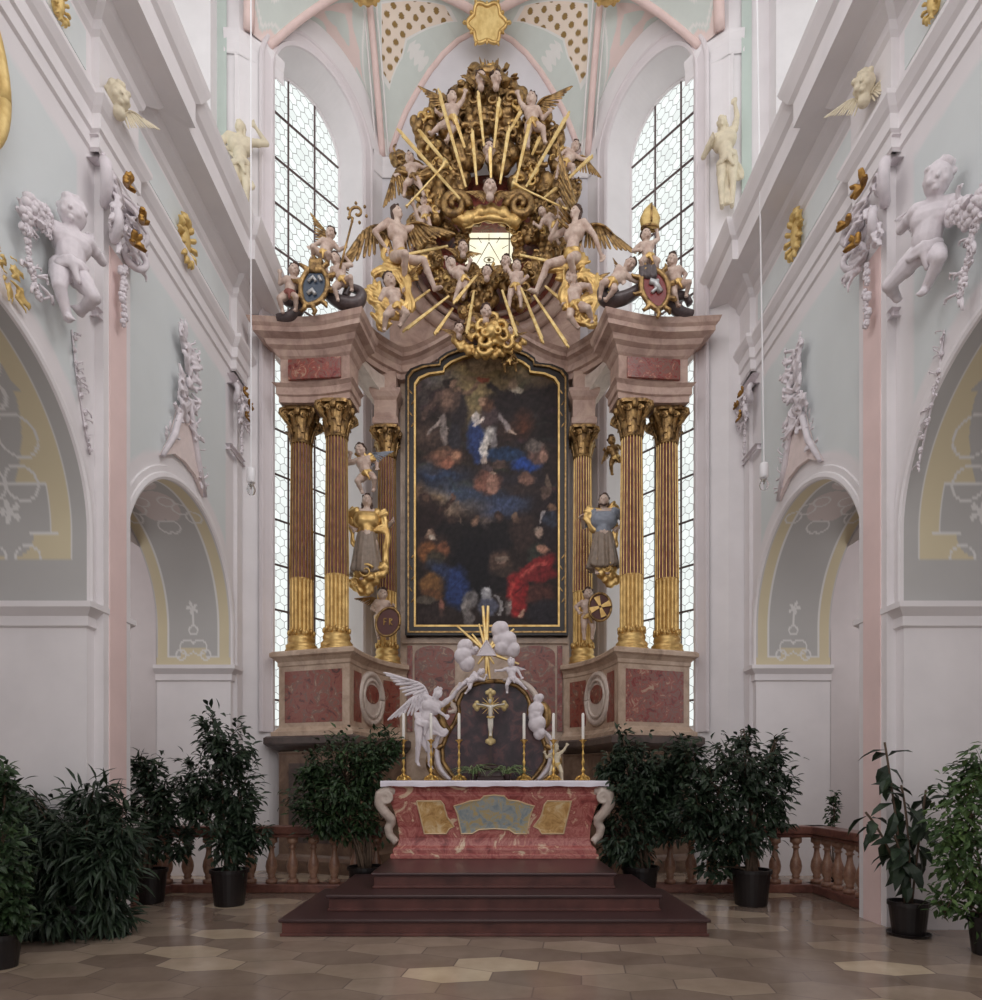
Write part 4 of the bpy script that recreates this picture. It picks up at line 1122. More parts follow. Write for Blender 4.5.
    for s, ft, nm in ((-1, lf, 'l'), (1, rf, 'r')):
        S = p+r*(s*g('hip'))-u*.03*H
        T = P3(ft, d) if ft else S-u*.36*H+r*(s*.03*H)
        if skirt: T = S-u*(g('ul')+g('ll'))*LG
        k, T = ik(S, T, g('ul')*LG, g('ll')*LG, f*.9+r*s*(.45 if P is PUTTO else .2))
        mb.cap(S, k, g('r_hip'), g('r_kn'), 11); mb.ball(S.lerp(k, .35)-f*.008*H, g('r_hip')*.98, 9, 7)
        mb.cap(k, T, g('r_kn')*.95, g('r_an'), 10); mb.ball(k.lerp(T, .33)-f*.012*H, g('r_kn')*.95, 8, 6)
        v = (T-k).normalized(); fd = (f*.8+v*.45); fd = (fd-v*fd.dot(v)*.3).normalized()
        mb.ball(T-fd*g('r_an')*.5, g('r_an')*1.05, 7, 5)
        mb.cap(T, T+fd*g('ft')*.75, g('r_ft')*1.1, g('r_ft')*.9, 8)
        for q in range(5):
            o = r*((q-2)*g('r_ft')*.45); mb.cap(T+fd*g('ft')*.8+o, T+fd*g('ft')*(1.0-.05*abs(q-1))+o, g('fr')*1.1, g('fr'), 5)
        joints[nm+'k'] = k; joints[nm+'f'] = T
    body = mb.build('body', M[skin], root, remesh=vox*H, fair=4)
    # hair: a cap and curls
    hb = MB(); R = Random(int(p.x*1000+p.z*777))
    hb.ball(F_(0, -.2, .2), (a*1.06, b*.98, c*.98), 14, 10, rot)
    for k in range(26):
        th = R.uniform(0, 2*pi); ph = R.uniform(.1, 1.45)
        x, y, z = sin(ph)*cos(th), sin(ph)*sin(th), cos(ph)
        if y > .62 and z < .62: continue
        hb.ball(F_(x*1.05, y*1.0-.12, z*1.05+.12), a*R.uniform(.2, .32), 7, 5)
    if P is not PUTTO:
        for s in (-1, 1):
            for q in range(4): hb.ball(F_(s*(.85+.1*(q % 2)), -.35, -.2-.35*q), a*.34, 7, 5)
        if beard:
            for q in range(7): hb.ball(F_((q-3)*.22, .72-.04*abs(q-3), -.72-.1*(3-abs(q-3))), a*.24, 7, 5)
    hb.build('hair', M[hair], root, remesh=.012*H if P is PUTTO else .008*H, fair=1)
    if hair == 'hair':
        for s in (-1, 1): MB().ball(F_(.38*s, .86, .06), (a*.15, a*.09, a*.09), 6, 5, rot).build('eye', M['eye'], body)
    for w in wings:                                  # (tip px, which side)
        tipw = P3(w[0], d); s = w[1]
        rt = sc+r*(s*.06*H)-f*g('r_che')*.85
        wb = MB(); tipw = rt.lerp(tipw, .8) if wmat == 'stucco' else tipw; wing(wb, rt, tipw, Vector(w[2]) if len(w) > 2 else -u+r*s*.3); wb.build('wing', M[wmat], root, smooth=True)
    cb = MB()
    if loin and not skirt:
        ring = [p+(r*cos(q)+f*sin(q))*g('r_pel')*1.02+u*(.02*H*sin(2*q)) for q in [2*pi*i/16 for i in range(17)]]
        cb.tube(ring, [.026*H*(1+.3*sin(i*1.7)) for i in range(17)], 7); cb.tube([x-u*.035*H+f*.004*H for x in ring], [.026*H*(1+.3*cos(i*1.9)) for i in range(17)], 7)
        cb.cap(ring[4], ring[4]-u*.14*H+r*.05*H, .035*H, .02*H, 7)
    for q in cloth:
        drape(cb, [P3(x, d) for x in q[0]], q[1]*H, q[2] if len(q) > 2 else 5, int(p.z*100))
    if cb.v: cb.build('drapery', M[cmat], root, remesh=.011*H, fair=2)
    if skirt:                                        # (hem px, hem radius, folds)
        hm = P3(skirt[0], d); rings = []; nn = 56
        topc = p+u*.10*H
        for i in range(14):
            t = i/13; cc = topc.lerp(hm, t); rad = H*(.085+(skirt[1]-.085)*t**.8); amp = .05+.24*t
            rings.append([cc+(r*cos(q)*1.0+f*sin(q)*.85)*(rad*(1+amp*.5*sin(skirt[2]*q+2*t+1.2*sin(2*q))+amp*.3*sin((skirt[2]*2+1)*q)))+Vector((0, 0, .02*H*sin(3*q)*t)) for q in [2*pi*j/nn for j in range(nn)]])
        sb = MB().loft(rings); sb.build('skirt', M[smat or cmat], root, smooth=True, subsurf=1)
        # bodice over the chest
        tb = MB(); tb.cap(p+u*.08*H, p+u*.17*H, g('r_bel')*1.12, g('r_bel')*1.1, 14); tb.cap(p+u*g('sp')*.7-r*g('sh')*.4, p+u*g('sp')*.7+r*g('sh')*.4, g('r_che')*1.1, g('r_che')*1.1, 14)
        for s, e in ((-1, joints['le']), (1, joints['re'])):
            tb.cap(sc+r*s*g('sh')*.9, (sc+r*s*g('sh')).lerp(e, .8), g('r_sh')*1.2, g('r_el')*1.45, 10)
        tb.build('bodice', M[robe_top or smat or cmat], root, remesh=.009*H, fair=3)
    root['joints'] = 0; del root['joints']
    return root, joints, (p, u, r, f)
M['eye'] = mat_plain('painted_eye', rgb(52, 38, 34), .3)
M['greycloth'] = mat_plain('grey_tunic', rgb(142, 126, 112), .5, var=.25, scale=14)
M['bluegrey'] = mat_plain('blue_grey_tunic', rgb(140, 146, 158), .5, var=.2, scale=14)
M['darkscroll'] = mat_marble('slate_scroll', [(.3, rgb(66, 56, 58)), (.6, rgb(96, 84, 84)), (.8, rgb(116, 100, 96))], 5, .35, .8)

def cloud_mb(c, r, seed, flat=.6):
    R = Random(seed); mb = MB(); c = Vector(c)
    mb.ball(c, (r*.8, r*flat*.8, r*.75), 12, 9)
    for k in range(11):
        a = 2*pi*k/11+R.uniform(-.2, .2); q = R.uniform(.55, .8); s = R.uniform(.26, .44)*r
        mb.ball(c+V(cos(a)*q*r, -R.uniform(.0, .5)*r*flat, sin(a)*q*r*.9), s, 9, 7)
    for k in range(4):
        mb.ball(c+V(R.uniform(-.4, .4)*r, -r*flat*.7, R.uniform(-.4, .4)*r), r*R.uniform(.22, .34), 9, 7)
    return mb
def swirl_mb(c, r, turns=1.8, sgn=1, ph=0, depth=.25, w=.16):
    c = Vector(c); pts = []; rr = []
    n = int(turns*16)
    for i in range(n+1):
        t = i/n; a = ph+sgn*t*turns*2*pi; q = r*(1-.86*t)
        pts.append(c+V(cos(a)*q, -depth*r*t, sin(a)*q)); rr.append(r*w*(1.15-.6*t))
    return MB().tube(pts, rr, 8)

# ------------------------------------------------------------------ the gilded glory over the altar
gl = thing('glory', 'huge gilded sunburst of clouds and rays around the small amber window', 'altar glory', W(489, 245, 12.55))
K = 12.2/F
CL = [(488,92,20),(464,104,16),(513,104,16),(441,112,13),(424,130,13),(536,124,14),(551,142,13),(480,126,17),(505,130,17),(455,136,17),(529,146,15),(430,150,15),(442,166,14),
      (470,156,17),(500,160,17),(531,170,15),(560,166,13),(412,176,14),(429,192,16),(455,182,15),(524,190,16),(551,191,15),(571,193,12),(399,160,9),(432,215,15),(446,232,10),
      (540,216,13),(530,235,11),(548,240,14),(545,262,13),(424,240,13),(432,262,13),(442,284,11),(533,276,11),(457,292,12),(474,284,10),(491,282,11),(507,284,10),(485,300,14),
      (520,300,12),(466,312,9),(491,336,17),(470,330,9),(511,330,9),(410,190,10),(418,225,11),(556,222,11),(562,250,9),(415,268,9),(500,112,14),(474,112,13),(466,226,8),(476,219,8),(503,219,8),(514,227,8),(462,240,8),(518,241,8),(461,256,8),(519,257,8),(472,272,8),(506,272,8),(489,216,8),(488,275,8)]
R = Random(11)
for i, (x, y, r) in enumerate(CL):
    c = W(x, y, 12.42+R.uniform(-.1, .1)); rad = r*K
    o = part(cloud_mb(c, rad*1.05, i, .9), 'cloud', M['oldgold'], gl, remesh=max(.018, rad*.075), fair=2)
    rl = MB()
    for q in range(5 if r > 9 else 3):
        s_ = swirl_mb(c+V(R.uniform(-.75, .75)*rad, -rad*R.uniform(.7, .95), R.uniform(-.7, .7)*rad), rad*R.uniform(.3, .55), R.uniform(.4, .95), R.choice((-1, 1)), R.uniform(0, 6), .3, .26)
        rl.add(s_.v, s_.f)
    rl.build('curl', M['gold'] if i % 4 == 0 else M['oldgold'], o, remesh=.014, fair=1)
# the rolled cloud scrolls that crown the window
for pts, r0, r1 in (([(452, 212), (463, 222), (478, 214), (490, 211), (503, 214), (515, 222), (524, 210)], 7, 7), ([(462, 226), (470, 220), (489, 217), (508, 220), (514, 226)], 4, 4)):
    q = []
    for a, b in zip(pts, pts[1:]):
        for i in range(5): q.append(W(a[0]+(b[0]-a[0])*i/5, a[1]+(b[1]-a[1])*i/5, 12.1))
    part(MB().tube(q, [r0*K*(.7+.3*sin(i*.7)**2) for i in range(len(q))], 10), 'cloud_roll', M['gold'], gl, smooth=True)
for x, sg in ((455, 1), (520, -1)):
    part(swirl_mb(W(x, 207, 12.05), 14*K, 1.7, sg, 0 if sg > 0 else pi, .35, .3), 'cloud_scroll', M['oldgold'], gl, smooth=True)
rs = MB(); c = W(491, 335, 11.95)
for q, (n, rad, ln) in enumerate(((9, 18, .34), (7, 12, .3), (5, 6, .2))):
    for k in range(n):
        a = 2*pi*k/n+q*.4; o = c+V(cos(a)*rad*K, -.07*q, sin(a)*rad*K*.8)
        s_ = swirl_mb(o, ln*.5, .62, 1 if k % 2 else -1, a+1.9, .2, .3); rs.add(s_.v, s_.f)
rs.ball(c+V(0, -.1, 0), .12, 10, 8)
part(rs, 'cloud_rose', M['gold'], gl, remesh=.018, fair=1)
# drooping fringe of gilded curls along the lower edge
fr_ = MB()
for i in range(26):
    t = i/25; x = 455+70*t; y = 343+10*sin(pi*t)+3*((i % 3)-1); fr_.ball(W(x, y, 12.05), R.uniform(.045, .09), 8, 6)
part(fr_, 'cloud_fringe', M['gold'], gl, remesh=.02, fair=1)
RAYS = [((439,92),(466,187)),((454,115),(465,148)),((478,93),(484,146)),((499,99),(494,148)),((472,131),(477,185)),((490,148),(491,178)),((399,131),(460,199)),((419,131),(452,170)),
        ((521,111),(510,131)),((509,128),(500,184)),((530,121),(515,186)),((568,114),(526,187)),((540,137),(532,155)),((592,156),(568,179)),((557,188),(543,199)),
        ((387,259),(448,246)),((401,311),(430,290)),((404,331),(449,296)),((435,334),(453,308)),((454,303),(476,276)),((467,333),(474,291)),
        ((588,270),(520,255)),((566,304),(545,286)),((568,346),(534,295)),((543,342),(521,288)),((517,335),(502,290))]
for i, (o_, c_) in enumerate(RAYS):
    # each ray is a bundle of two or three slim tapering gilded rods
    a, b = W(*o_, 11.66), W(*c_, 11.8); L_ = (b-a); t = L_.normalized(); s = t.cross(V(0, 1, 0)).normalized()
    mb = MB()
    for k, (of, st) in enumerate(((-.6, .06), (.6, 0), (0, -.03))):
        w = .02
        mb.tube([a+L_*st+s*of*w*1.5, b+s*of*w*.8], [w*1.02, w*.62], 6)
    part(mb, 'ray', M['raygold'], gl)
# ------------------------------------------------------------------ angels, putti and cherub heads of the glory (pixel-measured poses at their own depths)
DG = 11.85
U_ = (0, -1, 0)
figs = [
 # label, d, H, pelvis, head, lh, rh, lf, rf, extras
 ('putto kneeling high on the sunburst\'s left shoulder with one arm raised', 11.95, 1.02, (452,121), (452,89), (437,112), (468,87), (428,136), (443,150), dict(look=(.6,-1,0), wings=(((430,92),-1),))),
 ('putto with spread dark wings reaching up beside the crowned top of the sunburst', 11.95, 1.08, (532,124), (531,90), (514,86), (549,112), (528,150), (545,143), dict(look=(-.3,-1,.1), wings=(((558,92),1),))),
 ('winged putto at the sunburst\'s far right edge, near the arched window', 12.0, .85, (566,163), (575,147), (556,160), (590,160), (556,178), (572,178), dict(look=(.3,-1,0), wings=(((594,168),1),), face=(.2,-1,0))),
 ('putto in brown drapery crouching at the sunburst\'s far left edge', 12.0, .9, (413,178), (409,155), (396,175), (434,168), (404,196), (424,196), dict(wings=(((388,192),-1),), cloth=(([(400,168),(418,180),(432,172)],.16),), cmat='oldgold')),
 ('putto with both arms lifted hanging below the lower left corner of the amber window', 11.9, .92, (463,280), (450,262), (444,254), (470,262), (452,306), (462,306), dict(face=(.3,-1,0), look=(-.6,-1,0))),
 ('putto hanging below the lower right corner of the amber window beside the long ray', 11.9, .92, (515,287), (517,265), (505,258), (526,278), (509,308), (521,307), dict(face=(-.2,-1,0))),
 ('pale putto floating upside the gilded clouds right of the amber window', 12.0, .8, (553,226), (541,211), (535,224), (560,214), (560,246), (549,248), dict(look=(-.4,-1,0))),
 ('dusky putto half hidden in the clouds left of the amber window', 12.1, .75, (425,218), (424,203), (415,215), (438,212), (420,236), (432,236), dict()),
]
for lab, d, H, pel, hd, lh, rh, lf, rf, ex in figs:
    figure('putto', lab, 'putto', d, H, pel, hd, lh, rh, lf, rf, 'putti of the golden glory', **ex)
# the two great angels blowing long trumpets
angL, jl, fl_ = figure('angel', 'large bare-chested angel blowing a trumpet, gold wing spread over the crozier side', 'angel', 11.6, 1.85, (399,256), (396,213), (386,248), (414,207), (404,284), (435,289), 'trumpet angels of the glory',
    P=ANGEL, look=(.7,-.6,.2), face=(.7,-1,0), wings=(((350,251),-1,(.2,0,-1)), ((437,228),1,(0,0,-1))), cloth=(([(384,262),(402,272),(430,262)],.10,6), ([(386,268),(400,282),(418,276)],.09,6), ([(386,262),(380,250),(390,240)],.05)))
angR, jr, fr2 = figure('angel', 'large bare-chested angel with arm held out, gold wing spread towards the mitre', 'angel', 11.6, 1.85, (572,256), (577,209), (560,222), (604,260), (536,292), (576,286), 'trumpet angels of the glory',
    P=ANGEL, look=(-.7,-.6,.1), face=(-.7,-1,0), wings=(((621,240),1,(-.1,0,-1)), ((566,176),-1,(0,0,-1))), cloth=(([(548,268),(570,272),(588,258)],.10,6), ([(556,276),(574,284),(588,272)],.09,6)))
for nm, lab, m0, bell in (('trumpet', 'long gilded trumpet held up by the angel left of the window', (407,206), (446,163)), ('trumpet', 'long gilded trumpet of the angel right of the window', (566,209), (513,184))):
    a, b = W(*m0, 11.5), W(*bell, 11.55); v = b-a; q = v.normalized().to_track_quat('Z', 'Y').to_matrix()
    Lt = v.length; o = MB().lathe([(.03, -.02), (.018, .02), (.016, Lt*.7), (.022, Lt*.88), (.05, Lt*.97), (.085, Lt), (.07, Lt*.99)], a, 14, ax=q).build(nm, M['raygold'], smooth=True)
    setp(o, lab, 'trumpet', 'angels\' trumpets')
# lower flanking angels in billowing gilded drapery
figure('putto', 'winged putto wrapped in billowing gold cloth above the left end of the arched cornice', 'putto', 11.5, 1.2, (396,308), (390,284), (378,294), (404,292), (384,330), (400,326), 'draped putti on the cornice',
    face=(.4,-1,0), wings=(((410,272),1,(0,0,-1)),), cloth=(([(378,282),(372,300),(388,322)],.16,6), ([(372,276),(388,264),(404,282)],.13,6), ([(376,312),(382,330),(388,320)],.16,5), ([(366,290),(380,300),(402,312)],.2,7), ([(398,268),(412,290),(408,312)],.14,6)))
figure('putto', 'winged putto wrapped in billowing gold cloth above the right end of the arched cornice', 'putto', 11.5, 1.2, (575,306), (573,291), (563,304), (592,296), (578,328), (592,322), 'draped putti on the cornice',
    face=(-.4,-1,0), wings=(((598,276),1,(0,0,-1)),), cloth=(([(592,276),(602,296),(586,318)],.16,6), ([(568,280),(586,270),(600,284)],.13,6), ([(578,312),(588,332),(594,316)],.16,5), ([(606,288),(592,300),(572,312)],.2,7), ([(570,270),(562,290),(566,310)],.14,6)))
figure('putto', 'tiny gilded putto astride the top edge of the painting frame', 'putto', 12.2, .62, (509,362), (510,353), (502,362), (517,362), (505,372), (516,371), 'putti of the golden glory', skin='oldgold', hair='hair', cmat='gold')
# winged cherub heads tucked into the clouds
def cherub(label, px, d, r, hair='hair', skin='skin', wm='oldgold', look=(0, -1, 0), grp='cherub heads of the golden glory', name='cherub_head', wz=1.0):
    c = W(*px, d); t = thing(name, label, 'cherub head', c, grp)
    lk = Vector(look).normalized(); hr = lk.cross(V(0, 0, 1)).normalized(); hu = hr.cross(lk); rot = Matrix((hr, -lk, hu)).transposed()
    F_ = lambda x, y, z: c+hr*(x*r)+lk*(y*r)+hu*(z*r*1.1)
    mb = MB().ball(c, (r*.9, r*.95, r*1.08), 16, 12, rot); mb.cap(F_(0, .85, .1), F_(0, 1.05, -.18), r*.1, r*.16)
    for s in (-1, 1):
        mb.ball(F_(.42*s, .6, -.28), r*.33); mb.ball(F_(.34*s, .8, .2), (r*.2, r*.12, r*.08), 6, 5, rot); mb.ball(F_(.92*s, -.02, -.05), (r*.1, r*.16, r*.2), 6, 5, rot)
    mb.ball(F_(0, .72, -.7), r*.26); mb.ball(F_(0, .88, -.44), (r*.24, r*.12, r*.08), 7, 5, rot); mb.cap(F_(0, 0, -.7), F_(0, .1, -1.25), r*.45, r*.6)
    b = mb.build('face', M[skin], t, remesh=r*.075, fair=3)
    R = Random(int(c.x*999)+int(c.z*77)); hb = MB().ball(F_(0, -.2, .22), (r*.96, r*.95, r*1.0), 12, 9, rot)
    for k in range(22):
        a = R.uniform(0, 2*pi); ph = R.uniform(.1, 1.4); x, y, z = sin(ph)*cos(a), sin(ph)*sin(a), cos(ph)
        if y > .6 and z < .6: continue
        hb.ball(F_(x*.98, y*.95-.1, z+.12), r*R.uniform(.2, .3), 7, 5)
    hb.build('hair', M[hair], t, remesh=r*.09, fair=1)
    if hair == 'hair':
        for s in (-1, 1): MB().ball(F_(.37*s, .82, .05), (r*.14, r*.08, r*.09), 6, 5, rot).build('eye', M['eye'], b)
    for s in (-1, 1):
        wb = MB(); wing(wb, F_(.5*s, -.2, -.9), F_(2.5*s, -.1, -.35*wz), (s*.15, 0, -1), 2); wb.build('wing', M[wm], t, smooth=True)
    return t
cherub('cherub head directly above the amber window, where the rays begin', (490,188), 11.85, .13)
cherub('dark-haired cherub head midway up the sunburst between the two central rays', (489,150), 11.9, .12)
cherub('cherub head with gilded crest at the very top, its cheek by its twin', (481,79), 12.0, .11, look=(.3,-1,-.1))
cherub('cherub head with gilded crest at the very top, turned away from the left putto', (496,79), 12.0, .11, look=(.5,-1,-.1))
cherub('cherub head peeping out at the left jamb of the amber window', (463,248), 12.0, .1, look=(.2,-1,0))
cherub('cherub head peeping out at the right jamb of the amber window', (506,262), 11.95, .1, look=(-.2,-1,0))
cherub('pale cherub head under the middle of the amber window', (486,312), 11.85, .11, look=(.3,-1,-.2))
cherub('small cherub head beside the golden cloud rose, nearest the short left rays', (459,329), 11.95, .095, look=(.2,-1,-.1))
cherub('small cherub head beside the golden cloud rose under the long right ray', (509,332), 11.95, .095, look=(-.2,-1,0))
cherub('dark cherub head low in the clouds between the two hanging putti', (487,272), 12.0, .095, look=(-.4,-1,0))
cherub('dark-haired cherub head among the clouds above the right trumpet angel', (560,205), 12.0, .1)
# gilded crest of leaves over the topmost heads
cr = MB(); R = Random(3)
for k in range(40):
    a = R.uniform(-1.5, 1.5); q = R.uniform(14, 26); p = W(488+sin(a)*q, 88-cos(a)*q*.9, 12.05+R.uniform(-.12, .1))
    v = V(sin(a)+R.uniform(-.5, .5), R.uniform(-.6, .2), cos(a)+R.uniform(-.5, .5)).normalized()
    cr.tube([p, p+v*.07, p+v*.13, p+v*.15], [.02, .045, .03, .006], 6, .4)
cr.tube([W(470, 84, 12.05), W(480, 72, 12.05), W(496, 72, 12.05), W(507, 84, 12.05)], .09, 8); part(cr, 'leaf_crest', M['oldgold'], gl, remesh=.016, fair=1)

# ------------------------------------------------------------------ arms, scrolls and putti on the two front cornices
def scroll(label, pts, r, d, group):
    q = [P3(p, d) for p in pts]; m = len(q); c = []
    for i in range((m-1)*6+1):
        t = i/6; k = min(int(t), m-2); f_ = t-k
        p0, p1, p2, p3 = q[max(0, k-1)], q[k], q[k+1], q[min(m-1, k+2)]
        c.append(.5*((2*p1)+(p2-p0)*f_+(2*p0-5*p1+4*p2-p3)*f_*f_+(3*p1-p0-3*p2+p3)*f_**3))
    n = len(c); rr = [r*(.7+.5*sin(pi*min(1, i/n*1.3))) for i in range(n)]
    o = MB().tube(c, rr, 10, .75).build('pediment_scroll', M['darkscroll'], smooth=True)
    return setp(o, label, 'scroll ornament', group)
DC = 10.75
scroll('dark marble scroll under the outer putto of the blue shield', [(277,318),(292,316),(300,304),(286,300),(296,291),(312,300)], .1, DC, 'pediment scrolls')
scroll('dark marble scroll between blue shield and gilded draped putto', [(322,278),(326,292),(340,302),(356,304),(362,294),(350,288),(345,297)], .11, DC, 'pediment scrolls')
scroll('dark marble scroll under the outer putto of the red shield', [(693,314),(680,312),(670,300),(684,296),(690,304)], .1, DC, 'pediment scrolls')
scroll('dark marble scroll between red shield and gilded draped putto', [(648,272),(640,288),(624,298),(606,300),(602,290),(612,286),(616,294)], .11, DC, 'pediment scrolls')
def shield(label, px, d, w, h, tilt, base, charges, group):
    c = W(*px, d); t = thing('coat_of_arms', label, 'coat of arms', c, group)
    Rm = Matrix.Rotation(tilt, 3, 'Y')
    f_ = lambda x, z, y=0: c+Rm @ V(x*w, y, z*h)
    out = [f_(cos(2*pi*i/32)*(1+.08*cos(4*pi*i/32)), sin(2*pi*i/32)*(1+.06*cos(6*pi*i/32))) for i in range(32)]
    MB().slab(out, (0, .06, 0)).build('field', base, t)
    MB().tube(out+[out[0]], .035, 8).build('gilt_rim', M['gold'], t, smooth=True)
    rb = MB()
    for k in range(10):
        a = 2*pi*k/10; p = f_(1.12*cos(a), 1.1*sin(a)); e = (Rm @ V(cos(a), 0, sin(a)))
        rb.tube([p, p+e*.06+V(.03, 0, 0), p+e*.12, p+e*.13+V(-.03, -.02, .02)], [.04, .045, .03, .01], 6)
    rb.tube(out+[out[0]], .045, 7); rb.build('rocaille', M['oldgold'], t, remesh=.012, fair=1)
    for nm, m, pts, r in charges:
        MB().tube([f_(x, z, -.02) for x, z in pts], r, 6).build(nm, m, t, smooth=True)
    return t
M['blue'] = mat_plain('blue_enamel', rgb(52, 66, 84), .3); M['redenamel'] = mat_plain('red_enamel', rgb(128, 48, 46), .3); M['silver'] = mat_plain('silver_leaf', rgb(196, 196, 196), .35, metal=.4)
shield('gilt-rimmed oval shield with a dark blue field on the cornice beside the crozier', (314,286), 10.55, .2, .32, .25, M['blue'],
       [('charge', M['silver'], [(-.5,.1),(-.2,.4),(.1,.2)], .03), ('charge', M['silver'], [(-.3,-.5),(0,-.25),(.3,-.45)], .035), ('charge', M['silver'], [(.2,.5),(.5,.3)], .025)], 'shields on the cornice')
shield('gilt-rimmed oval shield with a red field and pale chequered band under the mitre', (655,288), 10.55, .2, .34, -.3, M['redenamel'],
       [('charge', M['silver'], [(-.3,.35),(.1,.2),(.3,-.3)], .05), ('charge', M['silver'], [(-.4,-.2),(.0,-.1),(.35,.3)], .03)], 'shields on the cornice')
crest = MB()
for k in range(9): crest.ball(W(316+(k % 3)*4-4, 262+(k//3)*4, 10.55), .06, 8, 6)
setp(crest.build('shield_crest', M['oldgold'], remesh=.02, fair=1), 'small gilded tuft crowning the blue shield', 'ornament')
crest = MB()
for k in range(9): crest.ball(W(646+(k % 3)*6-4, 268+(k//3)*4, 10.55), .06, 8, 6)
setp(crest.build('shield_crest', M['darkscroll'], remesh=.02, fair=1), 'dark rolled ornament crowning the red shield', 'ornament')
G2 = 'putti holding the shields'
figure('putto', 'putto standing at the outer edge of the blue shield', 'putto', 10.65, .92, (290,293), (296,270), (281,280), (308,272), (284,316), (296,316), G2, look=(.5,-1,0), cmat='redcloth')if False else None
M['redcloth'] = mat_plain('faded_red_cloth', rgb(140, 84, 76), .6)
figure('putto', 'putto standing at the outer edge of the blue shield', 'putto', 10.65, .95, (290,294), (295,268), (280,274), (309,271), (283,312), (296,310), G2, look=(.5,-1,0), cmat='redcloth')
figure('putto', 'putto with both arms flung wide floating over the blue shield', 'putto', 10.6, .85, (324,254), (331,233), (305,250), (345,247), (313,258), (328,264), G2, look=(.2,-1,0), wings=(((318,222),-1),))
figure('putto', 'putto clutching the crozier beside the blue shield', 'putto', 10.6, .9, (342,281), (335,258), (330,270), (346,258), (338,300), (352,290), G2, look=(-.4,-1,0), wings=(((350,255),1),))
figure('putto', 'putto lying across the dark scroll and reaching for the red shield', 'putto', 10.6, 1.0, (612,283), (631,264), (622,282), (644,279), (600,298), (606,300), G2, look=(.4,-1,0), wings=(((616,262),-1),))
figure('putto', 'putto below the mitre holding it up over the red shield', 'putto', 10.6, .9, (648,258), (646,237), (640,250), (657,231), (642,274), (654,274), G2, look=(.1,-1,.3), wings=(((639,252),-1),))
figure('putto', 'outermost putto by the red shield, one arm stretched inward', 'putto', 10.65, .95, (676,284), (672,261), (658,270), (684,278), (678,306), (686,296), G2, look=(-.5,-1,0))
# crozier and mitre
cz = MB(); a, b = W(340, 268, 10.5), W(352, 222, 10.5)
cz.tube([a, b], .018, 8)
c = W(357, 213, 10.5); cz.tube([b, b+V(.01, 0, .06)]+[c+V(cos(q)*r_, 0, sin(q)*r_) for q, r_ in [(-2.6-i*.42, .13*(1-i/17)) for i in range(15)]], [.022]*17, 8)
for k in range(6): q = -2.6-k*1.0; cz.ball(c+V(cos(q)*.16, 0, sin(q)*.16), .026, 6, 5)
setp(cz.build('crozier', M['oldgold'], smooth=True), 'gilded crozier with curled head held by a putto in front of the window', 'crozier')
mt = thing('mitre', 'golden bishop\'s mitre held up by a putto in front of the window', 'mitre', W(650, 230, 10.6))
def mitre_half(y0, s):
    prof = [(-.13, 0), (.13, 0), (.15, .1), (.165, .18), (.1, .32), (0, .42), (-.1, .32), (-.165, .18), (-.15, .1)]
    b0 = W(650, 230, 10.6); rows = []
    for k, (q, dy) in enumerate(((1.0, 0), (.86, .04), (.5, .075), (.02, .085))):
        rows.append([b0+V(x*q, s*(dy+.02)*1.0, .2+(z-.2)*q) for x, z in prof])
    return MB().loft(rows, True)
MH = M['paleGold']
mitre_half(0, -1).build('front_horn', MH, mt, smooth=True); mitre_half(0, 1).build('back_horn', MH, mt, smooth=True)
bnd = MB(); b0 = W(650, 230, 10.6); bnd.tube([b0+V(.135*cos(q), .07*sin(q), .03) for q in [2*pi*i/20 for i in range(21)]], .022, 6); bnd.tube([b0+V(0, -.112, .05), b0+V(0, -.115, .34)], .016, 6)
bnd.build('band', M['oldgold'], mt, smooth=True)

# ------------------------------------------------------------------ saints beside the painting, their clouds and shield bearers
s1, js, fs = figure('saint_statue', 'statue of a saint in gold cloak and grey skirt, left of the painting', 'statue', 11.55, 1.75, (367,541), (367,497), (352,528), (392,522), (362,580), (372,580), None,
    P=ADULT, face=(.15,-1,0), look=(.1,-.8,.7), skirt=((366,576), .16, 7), smat='greycloth', robe_top='gold', cloth=(([(350,508),(366,524),(388,512)],.07,6), ([(348,514),(356,534),(384,530)],.08,6), ([(384,516),(390,542),(384,566)],.06,5), ([(352,520),(350,536),(356,548)],.05,4)), loin=False)
s2, js, fs = figure('saint_statue', 'statue of a bearded man in short gold cape, right of the painting', 'statue', 11.55, 1.75, (603,541), (604,496), (582,518), (618,528), (590,572), (612,566), None,
    P=ADULT, face=(-.15,-1,0), look=(-.2,-1,.3), skirt=((603,570), .155, 8), smat='greycloth', robe_top='bluegrey', beard=True, cloth=(([(586,508),(600,520),(618,506)],.1,7), ([(584,514),(592,530),(606,532)],.08,6), ([(612,512),(618,530),(614,548)],.06,5), ([(590,514),(602,522),(616,506)],.07,5), ([(588,510),(594,524),(610,524)],.06,5)), loin=False)
def gold_cloud(label, pts, d, grp):
    mb = MB(); R = Random(int(pts[0][0]))
    for x, y, r in pts:
        q = cloud_mb(W(x, y, d), r*d/F, int(x*3+y), .8); mb.add(q.v, q.f)
    o = mb.build('gilded_cloud', M['gold'], remesh=.02, fair=2)
    setp(o, label, 'cloud ornament', grp)
    for x, y, r in pts[:2]:
        swirl_mb(W(x, y, d)+V(0, -r*d/F*.8, 0), r*d/F*.55, 1.5, 1, 0.5).build('swirl', M['gold'], o, smooth=True)
gold_cloud('bright gilded cloud under the saint in the grey skirt', [(368,575,14),(356,584,8),(380,570,9),(366,588,9)], 11.55, 'clouds carrying the saints')
